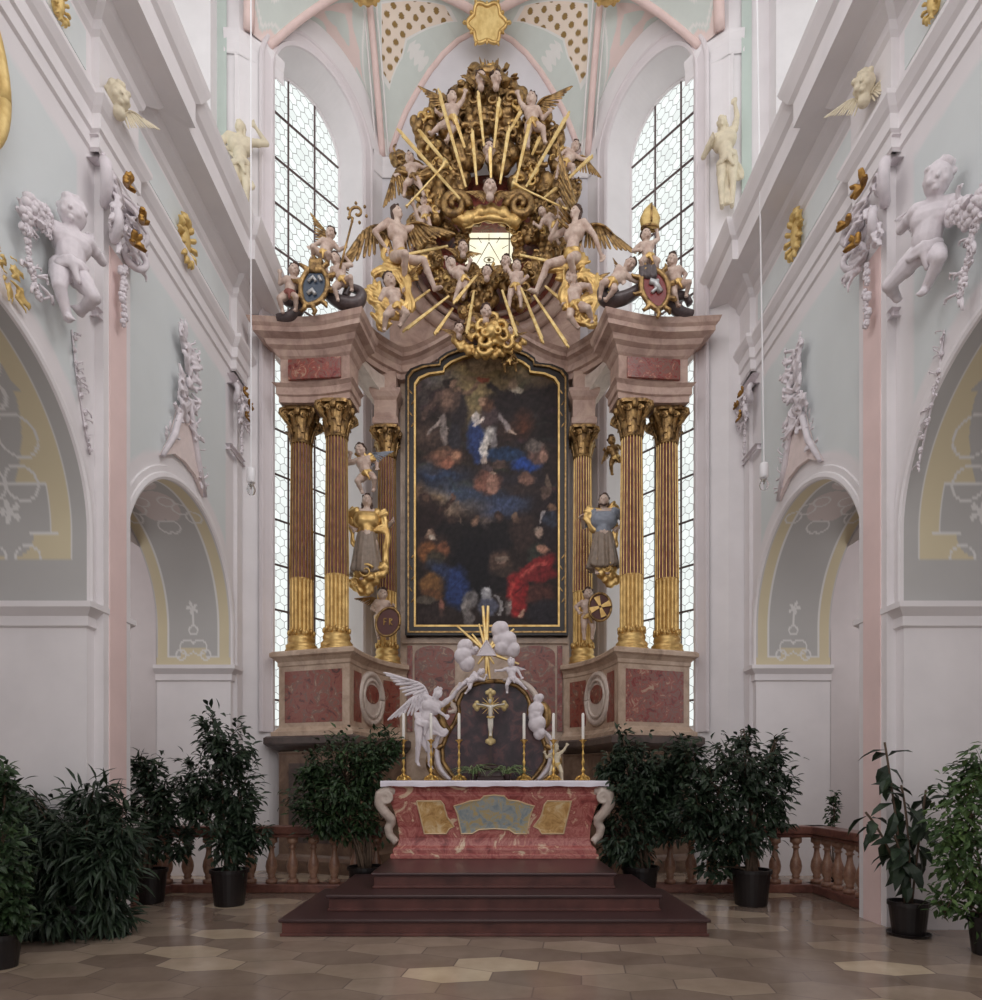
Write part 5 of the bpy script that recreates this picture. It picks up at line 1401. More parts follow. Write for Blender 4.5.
gold_cloud('bright gilded cloud tapering down under the saint with the short cape', [(600,562,9),(606,571,11),(611,580,9),(596,556,6)], 11.55, 'clouds carrying the saints')
figure('putto', 'putto with blue-grey wing hovering over the grey-skirted saint\'s head', 'putto', 11.5, 1.05, (366,474), (360,448), (350,455), (377,468), (362,492), (374,490), 'putti around the saints', look=(-.5,-1,.2), wings=(((384,452),1,(0,0,-1)),), wmat='bluegrey', cloth=(([(356,452),(368,462),(374,456)],.13,5),))
figure('putto', 'small gilded putto half behind the column at the right saint', 'putto', 11.9, .8, (615,458), (612,442), (605,450), (622,452), (612,474), (622,470), 'putti around the saints', skin='oldgold', wings=(((603,458),-1),))
figure('putto', 'putto holding the oval lettered shield below the grey-skirted saint', 'putto', 11.95, 1.0, (381,616), (383,592), (377,612), (393,606), (379,640), (388,640), 'putti around the saints', look=(.2,-1,.2), wings=(((363,598),-1),))
figure('putto', 'putto holding the round gold-cross shield below the bearded saint', 'putto', 11.95, 1.0, (588,616), (588,592), (579,612), (598,604), (584,640), (592,638), 'putti around the saints', look=(.1,-1,.2), wings=(((604,600),1),))
sb = thing('oval_shield', 'red-brown oval shield with gold letters held by a putto', 'shield', W(388, 622, 11.8))
c = W(388, 622, 11.72); Rm = Matrix.Rotation(.35, 3, 'Y'); ov_ = [c+Rm @ V(.21*cos(2*pi*i/32), 0, .26*sin(2*pi*i/32)) for i in range(32)]
M['shieldred'] = mat_plain('shield_lacquer', rgb(88, 44, 38), .4)
MB().slab(ov_, (0, .05, 0)).build('field', M['shieldred'], sb); MB().tube(ov_+[ov_[0]], .025, 7).build('gilt_rim', M['oldgold'], sb, smooth=True)
lt = MB()
for x, segs in ((-.07, [((0,-.06),(0,.06)),((0,.06),(.05,.05)),((0,0),(.04,0))]), (.03, [((0,-.06),(0,.06)),((0,.06),(.05,.04)),((.05,.04),(.0,0)),((0,0),(.05,-.06))])):
    for p, q in segs: lt.tube([c+V(x+p[0], -.02, p[1]), c+V(x+q[0], -.02, q[1])], .01, 5)
lt.build('lettering', M['gold'], sb)
sb = thing('round_shield', 'dark red round shield with a broad gold cross held by a putto', 'shield', W(600, 607, 11.8))
c = W(600, 607, 11.72); ov_ = [c+V(.2*cos(2*pi*i/32), 0, .25*sin(2*pi*i/32)) for i in range(32)]
MB().slab(ov_, (0, .05, 0)).build('field', M['shieldred'], sb); MB().tube(ov_+[ov_[0]], .025, 7).build('gilt_rim', M['oldgold'], sb, smooth=True)
x_ = MB()
for k in range(4):
    a = k*pi/2+.35; e, s_ = V(cos(a), 0, sin(a)), V(-sin(a), 0, cos(a))
    x_.slab([c+V(0, -.03, 0)+e*.02+s_*.02, c+V(0, -.03, 0)+e*.19+s_*.055, c+V(0, -.03, 0)+e*.19-s_*.055, c+V(0, -.03, 0)+e*.02-s_*.02], (0, .03, 0))
x_.build('gold_cross', M['gold'], sb)
# ------------------------------------------------------------------ wooden platform, altar, cloth
M['wood'] = mat_plain('dark_stained_wood', rgb(102, 62, 56), .4, var=.25, scale=4, col2=rgb(72, 42, 38))
M['tread'] = mat_plain('polished_tread', rgb(72, 50, 50), .3, var=.2, scale=3, spec=.4)
SXC = .045
st = thing('altar_steps', 'dark stained wooden platform of three broad steps under the altar', 'steps', (SXC, 8, 0))
for hw, y0, z0, z1, yb in ((2.18, 6.54, 0, .176, 8.4), (1.8, 6.93, .176, .352, 8.45), (1.39, 7.33, .352, .53, 9.5)):
    p = MB().box(SXC-hw+.03, SXC+hw-.03, y0+.03, yb, z0 if yb < 9 else 0, z1-.035).build('step', M['wood'], st, bevel=.006)
    MB().box(SXC-hw, SXC+hw, y0, yb, z1-.035, z1).build('tread', M['tread'], p, bevel=.01)
    MB().box(SXC-hw+.015, SXC+hw-.015, y0+.012, y0+.06, z0, z0+.03).build('foot_strip', M['wood'], p, bevel=.006)
AXC = .06
M['altarred'] = mat_marble('altar_marble', [(.36, rgb(134, 66, 62)), (.44, rgb(172, 90, 86)), (.50, rgb(192, 124, 114)), (.55, rgb(164, 84, 80)), (.60, rgb(196, 132, 118)), (.64, rgb(226, 200, 172))], 3.8, .35, 1.1)
M['inlayblue'] = mat_marble('blue_grey_inlay', [(.36, rgb(140, 152, 158)), (.49, rgb(168, 174, 172)), (.56, rgb(196, 172, 116)), (.66, rgb(170, 174, 166))], 7, .35, 1)
M['inlaytan'] = mat_marble('honey_inlay', [(.36, rgb(176, 130, 78)), (.5, rgb(214, 172, 112)), (.62, rgb(232, 206, 162))], 6, .35, 1)
M['inlayline'] = mat_plain('cream_inlay_line', rgb(226, 200, 160), .4)
al = thing('altar', 'red mottled marble altar with honey and blue inlays on the wooden platform', 'altar table', (AXC, 9, .53))
ring = lambda w, yf, z, yb=9.42: [(AXC-w, yf, z), (AXC+w, yf, z), (AXC+w, yb, z), (AXC-w, yb, z)]
prof = [(1.35, 8.60, .53), (1.35, 8.60, .66), (1.33, 8.62, .68), (1.30, 8.65, .70), (1.28, 8.665, .76), (1.275, 8.67, .80), (1.285, 8.66, .95), (1.33, 8.61, 1.15), (1.38, 8.57, 1.30), (1.40, 8.55, 1.38), (1.36, 8.58, 1.40), (1.38, 8.56, 1.46), (1.42, 8.52, 1.50), (1.42, 8.52, 1.54)]
MB().loft([ring(*p) for p in prof]).build('body', M['altarred'], al, bevel=.012)
MB().loft([ring(w, y, z) for w, y, z in ((1.38, 8.585, .53), (1.38, 8.585, .585), (1.35, 8.61, .6))]).build('plinth', M['altarred'], al, bevel=.008)
def yfront(z):
    for (a, ya, za), (b, yb, zb) in zip(prof, prof[1:]):
        if za <= z <= zb and zb > za: return ya+(yb-ya)*(z-za)/(zb-za)
    return 8.6
def inlay(pts, mat, lab):
    q = [W(x, y, 8.6) for x, y in pts]; n = len(q)
    q = [V(p.x, yfront(p.z)-.006, p.z) for p in q]
    c = sum(q, V(0, 0, 0))/n
    mb = MB(); rings = []
    for k in (0, .35, .7, 1):                      # follows the waisted front
        rings.append([V(c.x+(p.x-c.x)*k, yfront(c.z+(p.z-c.z)*k)-.008, c.z+(p.z-c.z)*k) for p in q])
    mb.grid(rings, True, flip=True)
    mb.grid([rings[-1], [V(p.x, p.y+.03, p.z) for p in rings[-1]]], True, flip=True)
    o = mb.build('inlay_panel', mat, al); o['label'] = lab
    MB().tube(rings[-1]+[rings[-1][0]], .011, 5).build('inlay_line', M['inlayline'], o)
tan = [(417,801),(441,801),(444,805),(445,810),(447,817),(454,827),(449,829),(446,834),(424,834)]
inlay(tan, M['inlaytan'], 'honey coloured inlay beside the blue cartouche'); inlay([(988-x, y) for x, y in tan][::-1], M['inlaytan'], 'honey coloured inlay beside the blue cartouche')
inlay([(454,806),(462,804),(470,801),(480,800),(484,796),(494,795),(504,796),(508,800),(518,801),(526,804),(534,806),(531,813),(529,822),(527,834),(515,834),(509,830),(494,829),(479,830),(472,834),(461,834),(459,822),(457,813)], M['inlayblue'], 'blue-grey scalloped inlay in the middle')
for s in (-1, 1):
    x = AXC+s*1.42
    pts = [(x-s*.06, 8.62, 1.42), (x-s*.0, 8.56, 1.43), (x+s*.08, 8.54, 1.38), (x+s*.09, 8.54, 1.26), (x+s*.02, 8.56, 1.14), (x-s*.05, 8.6, 1.06), (x-s*.05, 8.62, 1.0), (x-s*.01, 8.61, .94), (x-s*.03, 8.62, .84), (x-s*.11, 8.63, .76), (x-s*.05, 8.61, .755)]
    q = []
    for i in range(len(pts)-1):
        for k in range(4): q.append(Vector(pts[i]).lerp(Vector(pts[i+1]), k/4))
    vb = MB().tube(q, [.085*(1-.45*i/len(q)) for i in range(len(q))], 10)
    vb.add(swirl_mb((x, 8.50, 1.34), .085, 1.6, s, 1.2, .1, .25).v, swirl_mb((x, 8.50, 1.34), .085, 1.6, s, 1.2, .1, .25).f)
    vb.build('corner_volute', M['palemarble'], al, smooth=True, remesh=.014, fair=2)['label'] = 'pale marble corner scroll'
    vb = MB()
# linen
M['linen'] = mat_plain('white_linen', rgb(236, 230, 240), .8, var=.04)
TOP = 1.565
rows = []
cx0, cx1, cy0, cy1 = AXC-1.49, AXC+1.49, 8.47, 9.44
def clothrow(x):
    w = .004*sin(x*9)+.003*sin(x*23)
    return [(x, cy1, TOP-.06), (x, cy1, TOP-.004), (x, cy1-.02, TOP), (x, cy0+.03, TOP), (x, cy0+.006, TOP-.006), (x, cy0, TOP-.02), (x, cy0+w, TOP-.075+w), (x, cy0+.012+w, TOP-.075+w), (x, cy0+.02, TOP-.024), (x, cy1-.02, TOP-.024)]
cl = MB().grid([clothrow(cx0+(cx1-cx0)*i/90) for i in range(91)], flip=True)
cl.f.append(tuple(range(10))); n_ = len(cl.v); cl.f.append(tuple(range(n_-10, n_))[::-1])
setp(cl.build('altar_cloth', M['linen'], smooth=False), 'white linen cloth lying along the altar top', 'altar cloth')

# candlesticks with white candles
M['brass'] = mat_gold('polished_brass', rgb(232, 196, 116), rgb(196, 150, 80), .28, 14, .9)
M['wax'] = mat_plain('white_wax', rgb(244, 240, 232), .5, var=.03)
CY = 9.2
PR = [(r_*.82, z_) for r_, z_ in [(.085, 0), (.088, .015), (.07, .03), (.06, .04), (.045, .06), (.05, .075), (.03, .09), (.02, .11), (.034, .13), (.036, .15), (.02, .17), (.014, .2), (.024, .23), (.03, .26), (.018, .29), (.012, .33), (.02, .36), (.026, .38), (.014, .4), (.012, .44), (.02, .47), (.024, .49), (.012, .51), (.03, .535), (.045, .555), (.05, .565), (.018, .57), (.018, .585)]]
lab = ['outermost on the side of the white angel', 'second from the angel\'s end of the altar', 'nearest the crucifix on the angel\'s side', 'nearest the crucifix on the little putto\'s side', 'standing in front of the little pale putto', 'outermost, beyond the little pale putto']
proto = None
for i, x in enumerate((403.5, 431, 459, 524, 553.5, 583)):
    X = (x-CX)/F*CY
    if proto is None:
        proto = thing('candlestick', '', 'candlestick', (X, CY, TOP))
        MB().lathe(PR, (X, CY, TOP), 20).build('stem', M['brass'], proto, smooth=True)
        for k in range(3):
            a = 2*pi*k/3+.5; MB().tube([V(X, CY, TOP+.06)+V(cos(a)*.04, sin(a)*.04, 0), V(X, CY, TOP+.04)+V(cos(a)*.09, sin(a)*.09, 0), V(X, CY, TOP+.008)+V(cos(a)*.105, sin(a)*.105, 0), V(X, CY, TOP+.02)+V(cos(a)*.12, sin(a)*.12, 0)], [.018, .02, .018, .012], 7).build('foot', M['brass'], proto, smooth=True)
        MB().lathe([(.01, .55), (.05, .56), (.056, .572), (.05, .574), (.01, .568)], (X, CY, TOP), 20).build('drip_pan', M['brass'], proto, smooth=True)
        o = proto
        cm = MB().lathe([(.019, .585), (.021, .59), (.02, .94), (.014, .952), (.003, .957)], (X, CY, TOP), 14).build('candle', M['wax'], smooth=True, org=(X, CY, TOP+.585))
        wk = MB().tube([(X, CY, TOP+.95), (X+.003, CY, TOP+.972)], .003, 5).build('wick', M['eye'], cm); cand = cm
    else:
        o = proto.copy(); C.objects.link(o); o.location = (X, CY, TOP)
        for ch in proto.children:
            c = ch.copy(); C.objects.link(c); c.parent = o
        cand = cm.copy(); C.objects.link(cand); cand.location = (X, CY, TOP+.585)
        c = wk.copy(); C.objects.link(c); c.parent = cand
    setp(o, 'tall brass candlestick '+lab[i], 'candlestick', 'six altar candlesticks')
    setp(cand, 'white candle on the brass candlestick '+lab[i], 'candle', 'six altar candles')

# crucifix
cr = thing('crucifix', 'gilded crucifix on a dark wooden stand in the middle of the altar', 'crucifix', (0, 9.28, TOP))
M['ebony'] = mat_plain('dark_wood', rgb(58, 38, 36), .4)
M['crossgold'] = mat_gold('worn_silver_gilt', rgb(196, 176, 128), rgb(150, 128, 84), .4, 12, .6)
cb = lambda px, py, y=9.28: W(px, py, y)
x0 = cb(490.5, 777).x
MB().loft([[(x0-w, 9.28-w*.7, z), (x0+w, 9.28-w*.7, z), (x0+w, 9.28+w*.7, z), (x0-w, 9.28+w*.7, z)] for w, z in ((.19, TOP), (.19, TOP+.04), (.15, TOP+.06), (.13, TOP+.15), (.16, TOP+.17), (.16, TOP+.2), (.06, TOP+.23))]).build('stand', M['ebony'], cr, bevel=.006)
zt = cb(490, 690).z; za = cb(490, 706).z; zb = cb(490, 738).z
MB().box(x0-.022, x0+.022, 9.27, 9.3, TOP+.22, zt-.06).build('upright', M['ebony'], cr)
cg = MB()
cg.box(x0-.03, x0+.03, 9.25, 9.272, zb-.05, zt-.05); cg.box(x0-.175, x0+.175, 9.25, 9.272, za-.028, za+.028)
for ex, ez in ((x0-.175, za), (x0+.175, za), (x0, zt-.06), (x0, zb-.03)):
    for k in range(3):
        a = {0: pi, 1: 0, 2: pi/2, 3: -pi/2}[[(x0-.175, za), (x0+.175, za), (x0, zt-.06), (x0, zb-.03)].index((ex, ez))]+(k-1)*1.15
        cg.ball((ex+cos(a)*.045, 9.258, ez+sin(a)*.045), (.04, .018, .04), 10, 7)
cg.build('cross', M['crossgold'], cr, remesh=.008, fair=1)
mb = MB(); y = 9.225; Zc = za
mb.cap((x0, y, Zc-.03), (x0, y, Zc-.16), .034, .027); mb.cap((x0-.04, y, Zc-.01), (x0+.04, y, Zc-.01), .022, .022); mb.ball((x0-.008, y-.01, Zc+.06), (.026, .028, .034))
for s in (-1, 1):
    mb.cap((x0+s*.045, y, Zc-.005), (x0+s*.11, y, Zc+.01), .015, .012); mb.cap((x0+s*.11, y, Zc+.01), (x0+s*.185, y+.015, Zc+.022), .012, .01); mb.ball((x0+s*.19, y+.015, Zc+.024), .014)
    mb.cap((x0+s*.018, y, Zc-.18), (x0+s*.022, y-.012, Zc-.29), .024, .018); mb.cap((x0+s*.022, y-.012, Zc-.29), (x0+s*.008, y, Zc-.4), .018, .011); mb.cap((x0+s*.008, y, Zc-.4), (x0+s*.01, y-.025, Zc-.43), .012, .01)
mb.build('figure', mat_plain('silvered_figure', rgb(210, 204, 192), .35, metal=.3), cr, remesh=.0055, fair=2)
lb = MB(); lb.tube([(x0-.05, y-.012, Zc-.16), (x0, y-.034, Zc-.175), (x0+.05, y-.012, Zc-.16)], .016, 7); lb.build('loincloth', M['paleGold'], cr, smooth=True)
hl = MB()
for k in range(16):
    a = 2*pi*k/16; hl.tube([(x0, 9.245, Zc), (x0+cos(a)*(.13 if k % 2 else .16), 9.245, Zc+sin(a)*(.13 if k % 2 else .16))], [.012, .003], 5)
hl.build('sunburst', M['paleGold'], cr)
# trailing grass-like plants at the crucifix foot
M['spider'] = mat_plain('variegated_leaf', rgb(142, 158, 112), .5, var=.35, scale=20, col2=rgb(86, 112, 66))
for px, lb_, sd in ((474, 'small grassy pot plant beside the crucifix stand, on the white angel\'s side', 1), (507, 'small grassy pot plant beside the crucifix stand, on the little putto\'s side', 2)):
    b = W(px, 778, 9.2); b.z = TOP; t = thing('spider_plant', lb_, 'pot plant', b, 'grassy plants on the altar'); R = Random(sd)
    MB().lathe([(.045, 0), (.06, .08), (.066, .085), (.06, .09), (.0, .085)], b, 14).build('pot', M['ebony'], t, smooth=True)
    mb = MB()
    for k in range(46):
        a = R.uniform(0, 2*pi); l = R.uniform(.2, .44); h = R.uniform(.1, .26); e = V(cos(a), sin(a)*.5, 0)
        p0 = b+V(0, 0, .08); p1 = p0+e*l*.4+V(0, 0, h); p2 = p0+e*l+V(0, 0, R.uniform(-.06, .1))
        mb.tube(bez(p0, p1, p2, 6), [.009, .011, .011, .01, .009, .006, .002], 4, .3)
    mb.build('foliage', M['spider'], t, smooth=True)

# ------------------------------------------------------------------ small painted retable behind the altar with sunburst, clouds, angel
RY = 9.62
def ro(px, py, y=RY): return W(px, py, y)
rt = thing('tabernacle_painting', 'small dark arched picture in a scrolled gilt frame standing behind the altar cross', 'painting', (0, RY+.1, 0))
half = [(494,681),(506,682),(517,686),(526,694),(530,703),(529,712),(533,722),(541,734),(546,748),(545,762),(537,774),(530,782)]
out = half+[(988-x, y) for x, y in half[::-1]]
pl = [ro(x, y) for x, y in out]
m, nt, b = nodes('small_dark_picture')
f = noise(nt, 4.5, 5, .6, .6); L(nt, ramp(nt, f, [(.3, rgb(30, 22, 26)), (.48, rgb(62, 44, 50)), (.58, rgb(96, 62, 62)), (.66, rgb(70, 58, 62)), (.78, rgb(120, 96, 84))]), b.inputs['Base Color']); b.inputs['Roughness'].default_value = .4
MB().slab(pl, (0, .05, 0)).build('canvas', m, rt)
MB().box(-.75, .87, RY+.0, RY+.28, 0, 1.58).build('base', M['tanmarble'], rt)
MB().tube(pl+[pl[0]], .035, 8).build('frame', M['oldgold'], rt, smooth=True)
for s in (-1, 1):
    mx = lambda q: [(q_[0] if s > 0 else 988-q_[0],)+tuple(q_[1:]) for q_ in q]
    def curve(pts, r, mat, nm):
        q = [P3(p, RY) for p in mx(pts)]; c = []
        for i in range(len(q)-1):
            for k in range(5):
                t = k/5; p0, p1, p2, p3 = q[max(0, i-1)], q[i], q[i+1], q[min(len(q)-1, i+2)]
                c.append(.5*((2*p1)+(p2-p0)*t+(2*p0-5*p1+4*p2-p3)*t*t+(3*p1-p0-3*p2+p3)*t**3))
        c.append(q[-1]); n = len(c)
        MB().tube(c, [r*(.55+.6*sin(pi*(i+.5)/n)) for i in range(n)], 9, .8).build(nm, mat, rt, smooth=True)
    curve([(545,745,-.05),(555,752,-.05),(558,764,-.05),(552,776,-.05),(540,784,-.05)], .07, M['oldgold'], 'scroll')
    curve([(540,728,-.06),(550,738,-.06),(552,750,-.06),(548,768,-.06),(538,780,-.06)], .045, M['stucco'], 'scroll')
    curve([(503,680,-.06),(516,680,-.06),(530,688,-.06),(537,700,-.06),(533,710,-.06),(540,712,-.06)], .05, M['palemarble'], 'scroll')
    curve([(533,700,-.05),(545,708,-.05),(546,722,-.05),(538,732,-.05)], .08, M['oldgold'], 'scroll')
sbt = thing('triangle_sunburst', 'gilded sunburst with a white triangle rising from the top of the small picture', 'sunburst', ro(486, 658, 9.5))
c = ro(486.5, 652, 9.5)
TG = [(483,606),(488,606),(457,626),(479,624),(519,664),(478,664),(494,664),(514,629),(486,680),(490,679),(472,634),(500,632)]
for x, y in TG:
    a = ro(x, y, 9.5); MB().tube([c+(a-c)*.12, a], [.03, .014] if y > 606 else [.03, .022], 6).build('ray', M['raygold'], sbt)
tri = [c+V(0, -.05, .16), c+V(-.14, -.05, -.06), c+V(.14, -.05, -.06)]
MB().slab(tri, (0, .05, 0)).build('triangle', M['stucco'], sbt)
MB().tube(tri+[tri[0]], .014, 6).build('triangle_rim', M['stucco'], sbt)
def white_cloud(label, pts, d=9.52):
    mb = MB()
    for x, y, r in pts:
        mb.ball(W(x, y, d), r*d/F, 14, 10); mb.ball(W(x, y, d)+V(.03, -.05, .02), r*d/F*.75, 12, 9)
    setp(mb.build('stucco_cloud', M['stucco'], remesh=.012, fair=3), label, 'cloud ornament', 'white clouds round the small picture')
white_cloud('white stucco cloud leaning against the triangle sunburst, above the angel\'s arm', [(465,647,8),(463,656,9),(467,664,8),(474,651,4)])
white_cloud('largest white stucco cloud, towering over the triangle of the sunburst', [(500,630,9),(507,641,10),(512,650,8),(499,640,7),(502,648,8)])
white_cloud('white stucco cloud of stacked puffs above the little waving putto', [(538,699,5),(536,710,8),(537,724,9),(539,734,6),(535,716,7)])
figure('stucco_angel', 'large white winged angel striding up to the small dark picture beside the altar', 'angel', 9.45, 1.16, (424,722), (436,697), (447,718), (462,684), (417,762), (430,768), None, P=ADULT, skin='stucco', hair='stucco', face=(.55,-1,0), look=(.9,-.6,.1),
       wings=(((394,672),-1,(.2,0,-1)), ((392,712),-1,(.4,0,-1))), wmat='stucco', cloth=(([(424,705),(430,722),(446,735)],.09,6), ([(418,712),(420,735),(428,752)],.08,6), ([(428,728),(440,738),(448,730)],.07,5)), cmat='stucco')
figure('stucco_putto', 'white putto lying on the shoulder of the picture frame under the sunburst', 'putto', 9.45, .56, (512,678), (511,664), (495,671), (526,684), (507,692), (527,690), 'white putti on the small picture', skin='stucco', hair='stucco', cmat='stucco', look=(-.5,-1,0), wings=(((524,668),1),), wmat='stucco')
figure('stucco_putto', 'white putto crouching at the top of the frame beside the angel\'s raised hand', 'putto', 9.45, .5, (470,681), (476,676), (464,688), (486,676), (458,690), (466,693), 'white putti on the small picture', skin='stucco', hair='stucco', cmat='stucco', wmat='stucco')
figure('gilt_putto', 'little pale gilded putto waving beside the fifth candlestick', 'putto', 9.33, .56, (556,764), (555,746), (545,753), (568,744), (550,779), (562,779), None, skin='cream', hair='cream', cmat='paleGold')

# ------------------------------------------------------------------ marble balustrade round the sanctuary
M['balmarble'] = mat_marble('balustrade_marble', [(.3, rgb(120, 84, 70)), (.48, rgb(156, 116, 96)), (.62, rgb(178, 140, 116)), (.8, rgb(150, 100, 86))], 7, .3, 1)
M['railmarble'] = mat_marble('rail_marble', [(.3, rgb(86, 54, 48)), (.5, rgb(120, 78, 68)), (.75, rgb(146, 100, 86))], 5, .28, 1)
BPR = [(.08, .12), (.08, .175), (.05, .18), (.045, .2), (.062, .215), (.045, .235), (.07, .29), (.082, .36), (.072, .43), (.046, .5), (.034, .57), (.036, .61), (.058, .625), (.036, .645), (.05, .68), (.078, .695), (.078, .77)]
def balustrade(label, runs):
    (ax, ay), (bx, by) = runs[0][0], runs[-1][1]
    t = thing('balustrade', label, 'balustrade', (runs[0][1][0], runs[0][1][1], 0), 'balustrades beside the altar')
    pb = None
    for (p, q) in runs:
        p, q = Vector(p), Vector(q); v = q-p; Ln = v.length; v.normalize(); s = Vector((-v.y, v.x))
        def bar(w, z0, z1, nm):
            o = [p-v*w-s*w, q+v*w-s*w, q+v*w+s*w, p-v*w+s*w]
            MB().prism([(k.x, k.y) for k in o], z0, z1).build(nm, M['railmarble'], t, bevel=.015)
        bar(.12, 0, .12, 'base_rail'); bar(.11, .77, .82, 'top_rail'); bar(.14, .82, .93, 'handrail')
        n = max(1, round(Ln/.31))
        for k in range(n+1):
            c = p+v*(Ln*k/n)
            if pb is None:
                pb = MB().lathe(BPR, (c.x, c.y, 0), 16).build('baluster', M['balmarble'], t, smooth=True, org=(c.x, c.y, 0))
                p0 = c
            else:
                if k == 0 : continue
                o = pb.copy(); C.objects.link(o); o.location = (c.x-t.location.x, c.y-t.location.y, 0)
balustrade('red marble balustrade behind the large pot tree, on the side of the white angel', [((-4.55, 7.75), (-4.55, 9.15)), ((-4.55, 9.15), (-1.6, 9.15))])
balustrade('red marble balustrade turning towards the drooping rubber plant', [((4.6, 7.75), (4.6, 9.15)), ((4.6, 9.15), (1.65, 9.15))])

# ------------------------------------------------------------------ pot plants
M['pot'] = mat_plain('black_plastic_pot', rgb(32, 27, 27), .35, var=.2)
M['soil'] = mat_plain('potting_soil', rgb(58, 44, 36), .9, var=.3, scale=30)
M['bark'] = mat_plain('grey_bark', rgb(96, 78, 64), .8, var=.3, scale=20)
def leafmat(nm, c1, c2, c3=None):
    m, nt, b = nodes(nm)
    L(nt, ramp(nt, noise(nt, 5, 3), [(.3, c2), (.55, c1), (.75, c3 or c1)]), b.inputs['Base Color'])
    b.inputs['Roughness'].default_value = .45; b.inputs['Specular IOR Level'].default_value = .35
    return m
M['leafdark'] = leafmat('dark_leaf', rgb(44, 58, 42), rgb(28, 40, 29), rgb(58, 74, 50))
M['leafmid'] = leafmat('mid_leaf', rgb(48, 68, 40), rgb(32, 46, 28), rgb(70, 92, 54))
M['leaflight'] = leafmat('fresh_leaf', rgb(74, 98, 54), rgb(46, 66, 36), rgb(108, 132, 76))
def leaf(mb, p, dr, l, w, up, droop=.15):
    s = dr.cross(up); s = s.normalized() if s.length > 1e-3 else V(1, 0, 0)
    nn = s.cross(dr).normalized()
    q = p+dr*l*.42; t = p+dr*l-nn*l*droop
    mb.add([p, q+s*w*.5+nn*w*.16, q-s*w*.5+nn*w*.16, q, p+dr*l*.75+s*w*.34-nn*l*droop*.4+nn*w*.1, p+dr*l*.75-s*w*.34-nn*l*droop*.4+nn*w*.1, p+dr*l*.75-nn*l*droop*.45, t],
           [(0, 3, 1), (0, 2, 3), (3, 6, 4, 1), (3, 2, 5, 6), (6, 7, 4), (6, 5, 7)])
def plant(name, label, d, pot, crowns, nl, ll, lw, mat, seed, stems=1, droop=.2, hang=.0, potr=None, group=None, depth=.8, stem_r=.02, cane=False):
    """pot: (px centre, px half width, py rim, py foot); crowns: (px, py, rx, ry) ellipses of foliage"""
    R = Random(seed); k = d/F
    x = (pot[0]-CX)*k; b = V(x, d, 0); t = thing(name, label, 'pot plant', b, group)
    r = potr or pot[1]*k; h = (pot[3]-pot[2])*k
    MB().lathe([(r*.78, 0), (r*.8, .01), (r*.97, h-.045), (r*1.05, h-.045), (r*1.05, h), (r*.96, h), (r*.93, h-.04), (.0, h-.045)], b, 28).build('pot', M['pot'], t, smooth=False)
    MB().lathe([(r*.92, h-.05), (r*.6, h-.03), (.0, h-.025)], b, 20).build('soil', M['soil'], t, smooth=True)
    sm = MB(); lf = MB(); tot = sum(c[2]*c[3] for c in crowns)
    base = b+V(0, 0, h-.05)
    for ci_, (cx, cy, rx, ry) in enumerate(crowns):
        c = W(cx, cy, d); rx, ry = rx*k, ry*k; rd = min(rx, 1.2*ry)*depth
        # a stem up through the crown
        for q in range(stems):
            o = V(R.uniform(-.4, .4)*r, R.uniform(-.4, .4)*r, 0); e = c+V(R.uniform(-.3, .3)*rx, R.uniform(-.3, .3)*rd, R.uniform(-.2, .5)*ry)
            m = base.lerp(e, .55)+V(R.uniform(-.06, .06), R.uniform(-.06, .06), .05)
            sm.tube(bez(base+o, V((base.x+o.x)*.7+m.x*.3, m.y, m.z), e, 10), [stem_r*(1-.07*i) for i in range(11)], 6)
        nb = max(6, int(26*rx*ry/.3)); ends = []
        for q in range(nb):
            a = R.uniform(0, 2*pi); z = R.uniform(-1, 1); u = sqrt(1-z*z); g = R.uniform(.55, 1)
            e = c+V(u*cos(a)*rx*g, u*sin(a)*rd*g, z*ry*g); s0 = c+V(0, 0, -.5*ry+.3*ry*z)
            ends.append((s0, e)); sm.tube(bez(s0, (s0+e)/2+V(0, 0, .12*ry), e, 5), [stem_r*.4*(1-.14*i) for i in range(6)], 4)
        n = int(nl*(crowns[ci_][2]*crowns[ci_][3])/tot)
        for q in range(n):
            s0, e = ends[R.randrange(nb)]; f_ = R.uniform(.35, 1.06); j = .16
            p = s0.lerp(e, f_)+V(R.gauss(0, j)*rx, R.gauss(0, j)*rd, R.gauss(0, j*.9)*ry)
            o = (p-c); o = V(o.x/max(rx, .01), o.y/max(rd, .01), o.z/max(ry, .01)*.5)
            dr = (o*.9+V(R.uniform(-.8, .8), R.uniform(-.8, .8), R.uniform(-.6, .5)-hang)); dr.normalize()
            up = V(R.uniform(-.5, .5), R.uniform(-.9, .2), 1).normalized()
            leaf(lf, p, dr, ll*R.uniform(.7, 1.25), lw*R.uniform(.75, 1.2), up, droop*R.uniform(.5, 1.4))
    sm.build('stem', M['bark'], t, smooth=True); lf.build('foliage', M[mat], t)
    return t
plant('oleander', 'broad dark bush with long narrow leaves at the left pilaster\'s foot', 6.6, (78,22,902,936), [(36,850,40,60),(75,845,48,64),(110,858,34,66),(60,900,60,36),(112,915,22,16),(30,800,22,26),(92,800,18,22),(122,830,14,40)], 6200, .2, .038, 'leafdark', 1, 2, .25, .25, .2, 'potted trees', 1.0, .012)
plant('ficus', 'bright green small-leaved plant at the very edge beside the broad dark bush', 5.5, (2,17,938,972), [(-5,850,40,70),(5,790,20,30),(15,905,22,26)], 1500, .1, .042, 'leafmid', 2, 2, .2, .1, None, 'potted trees', 1.0, .012)
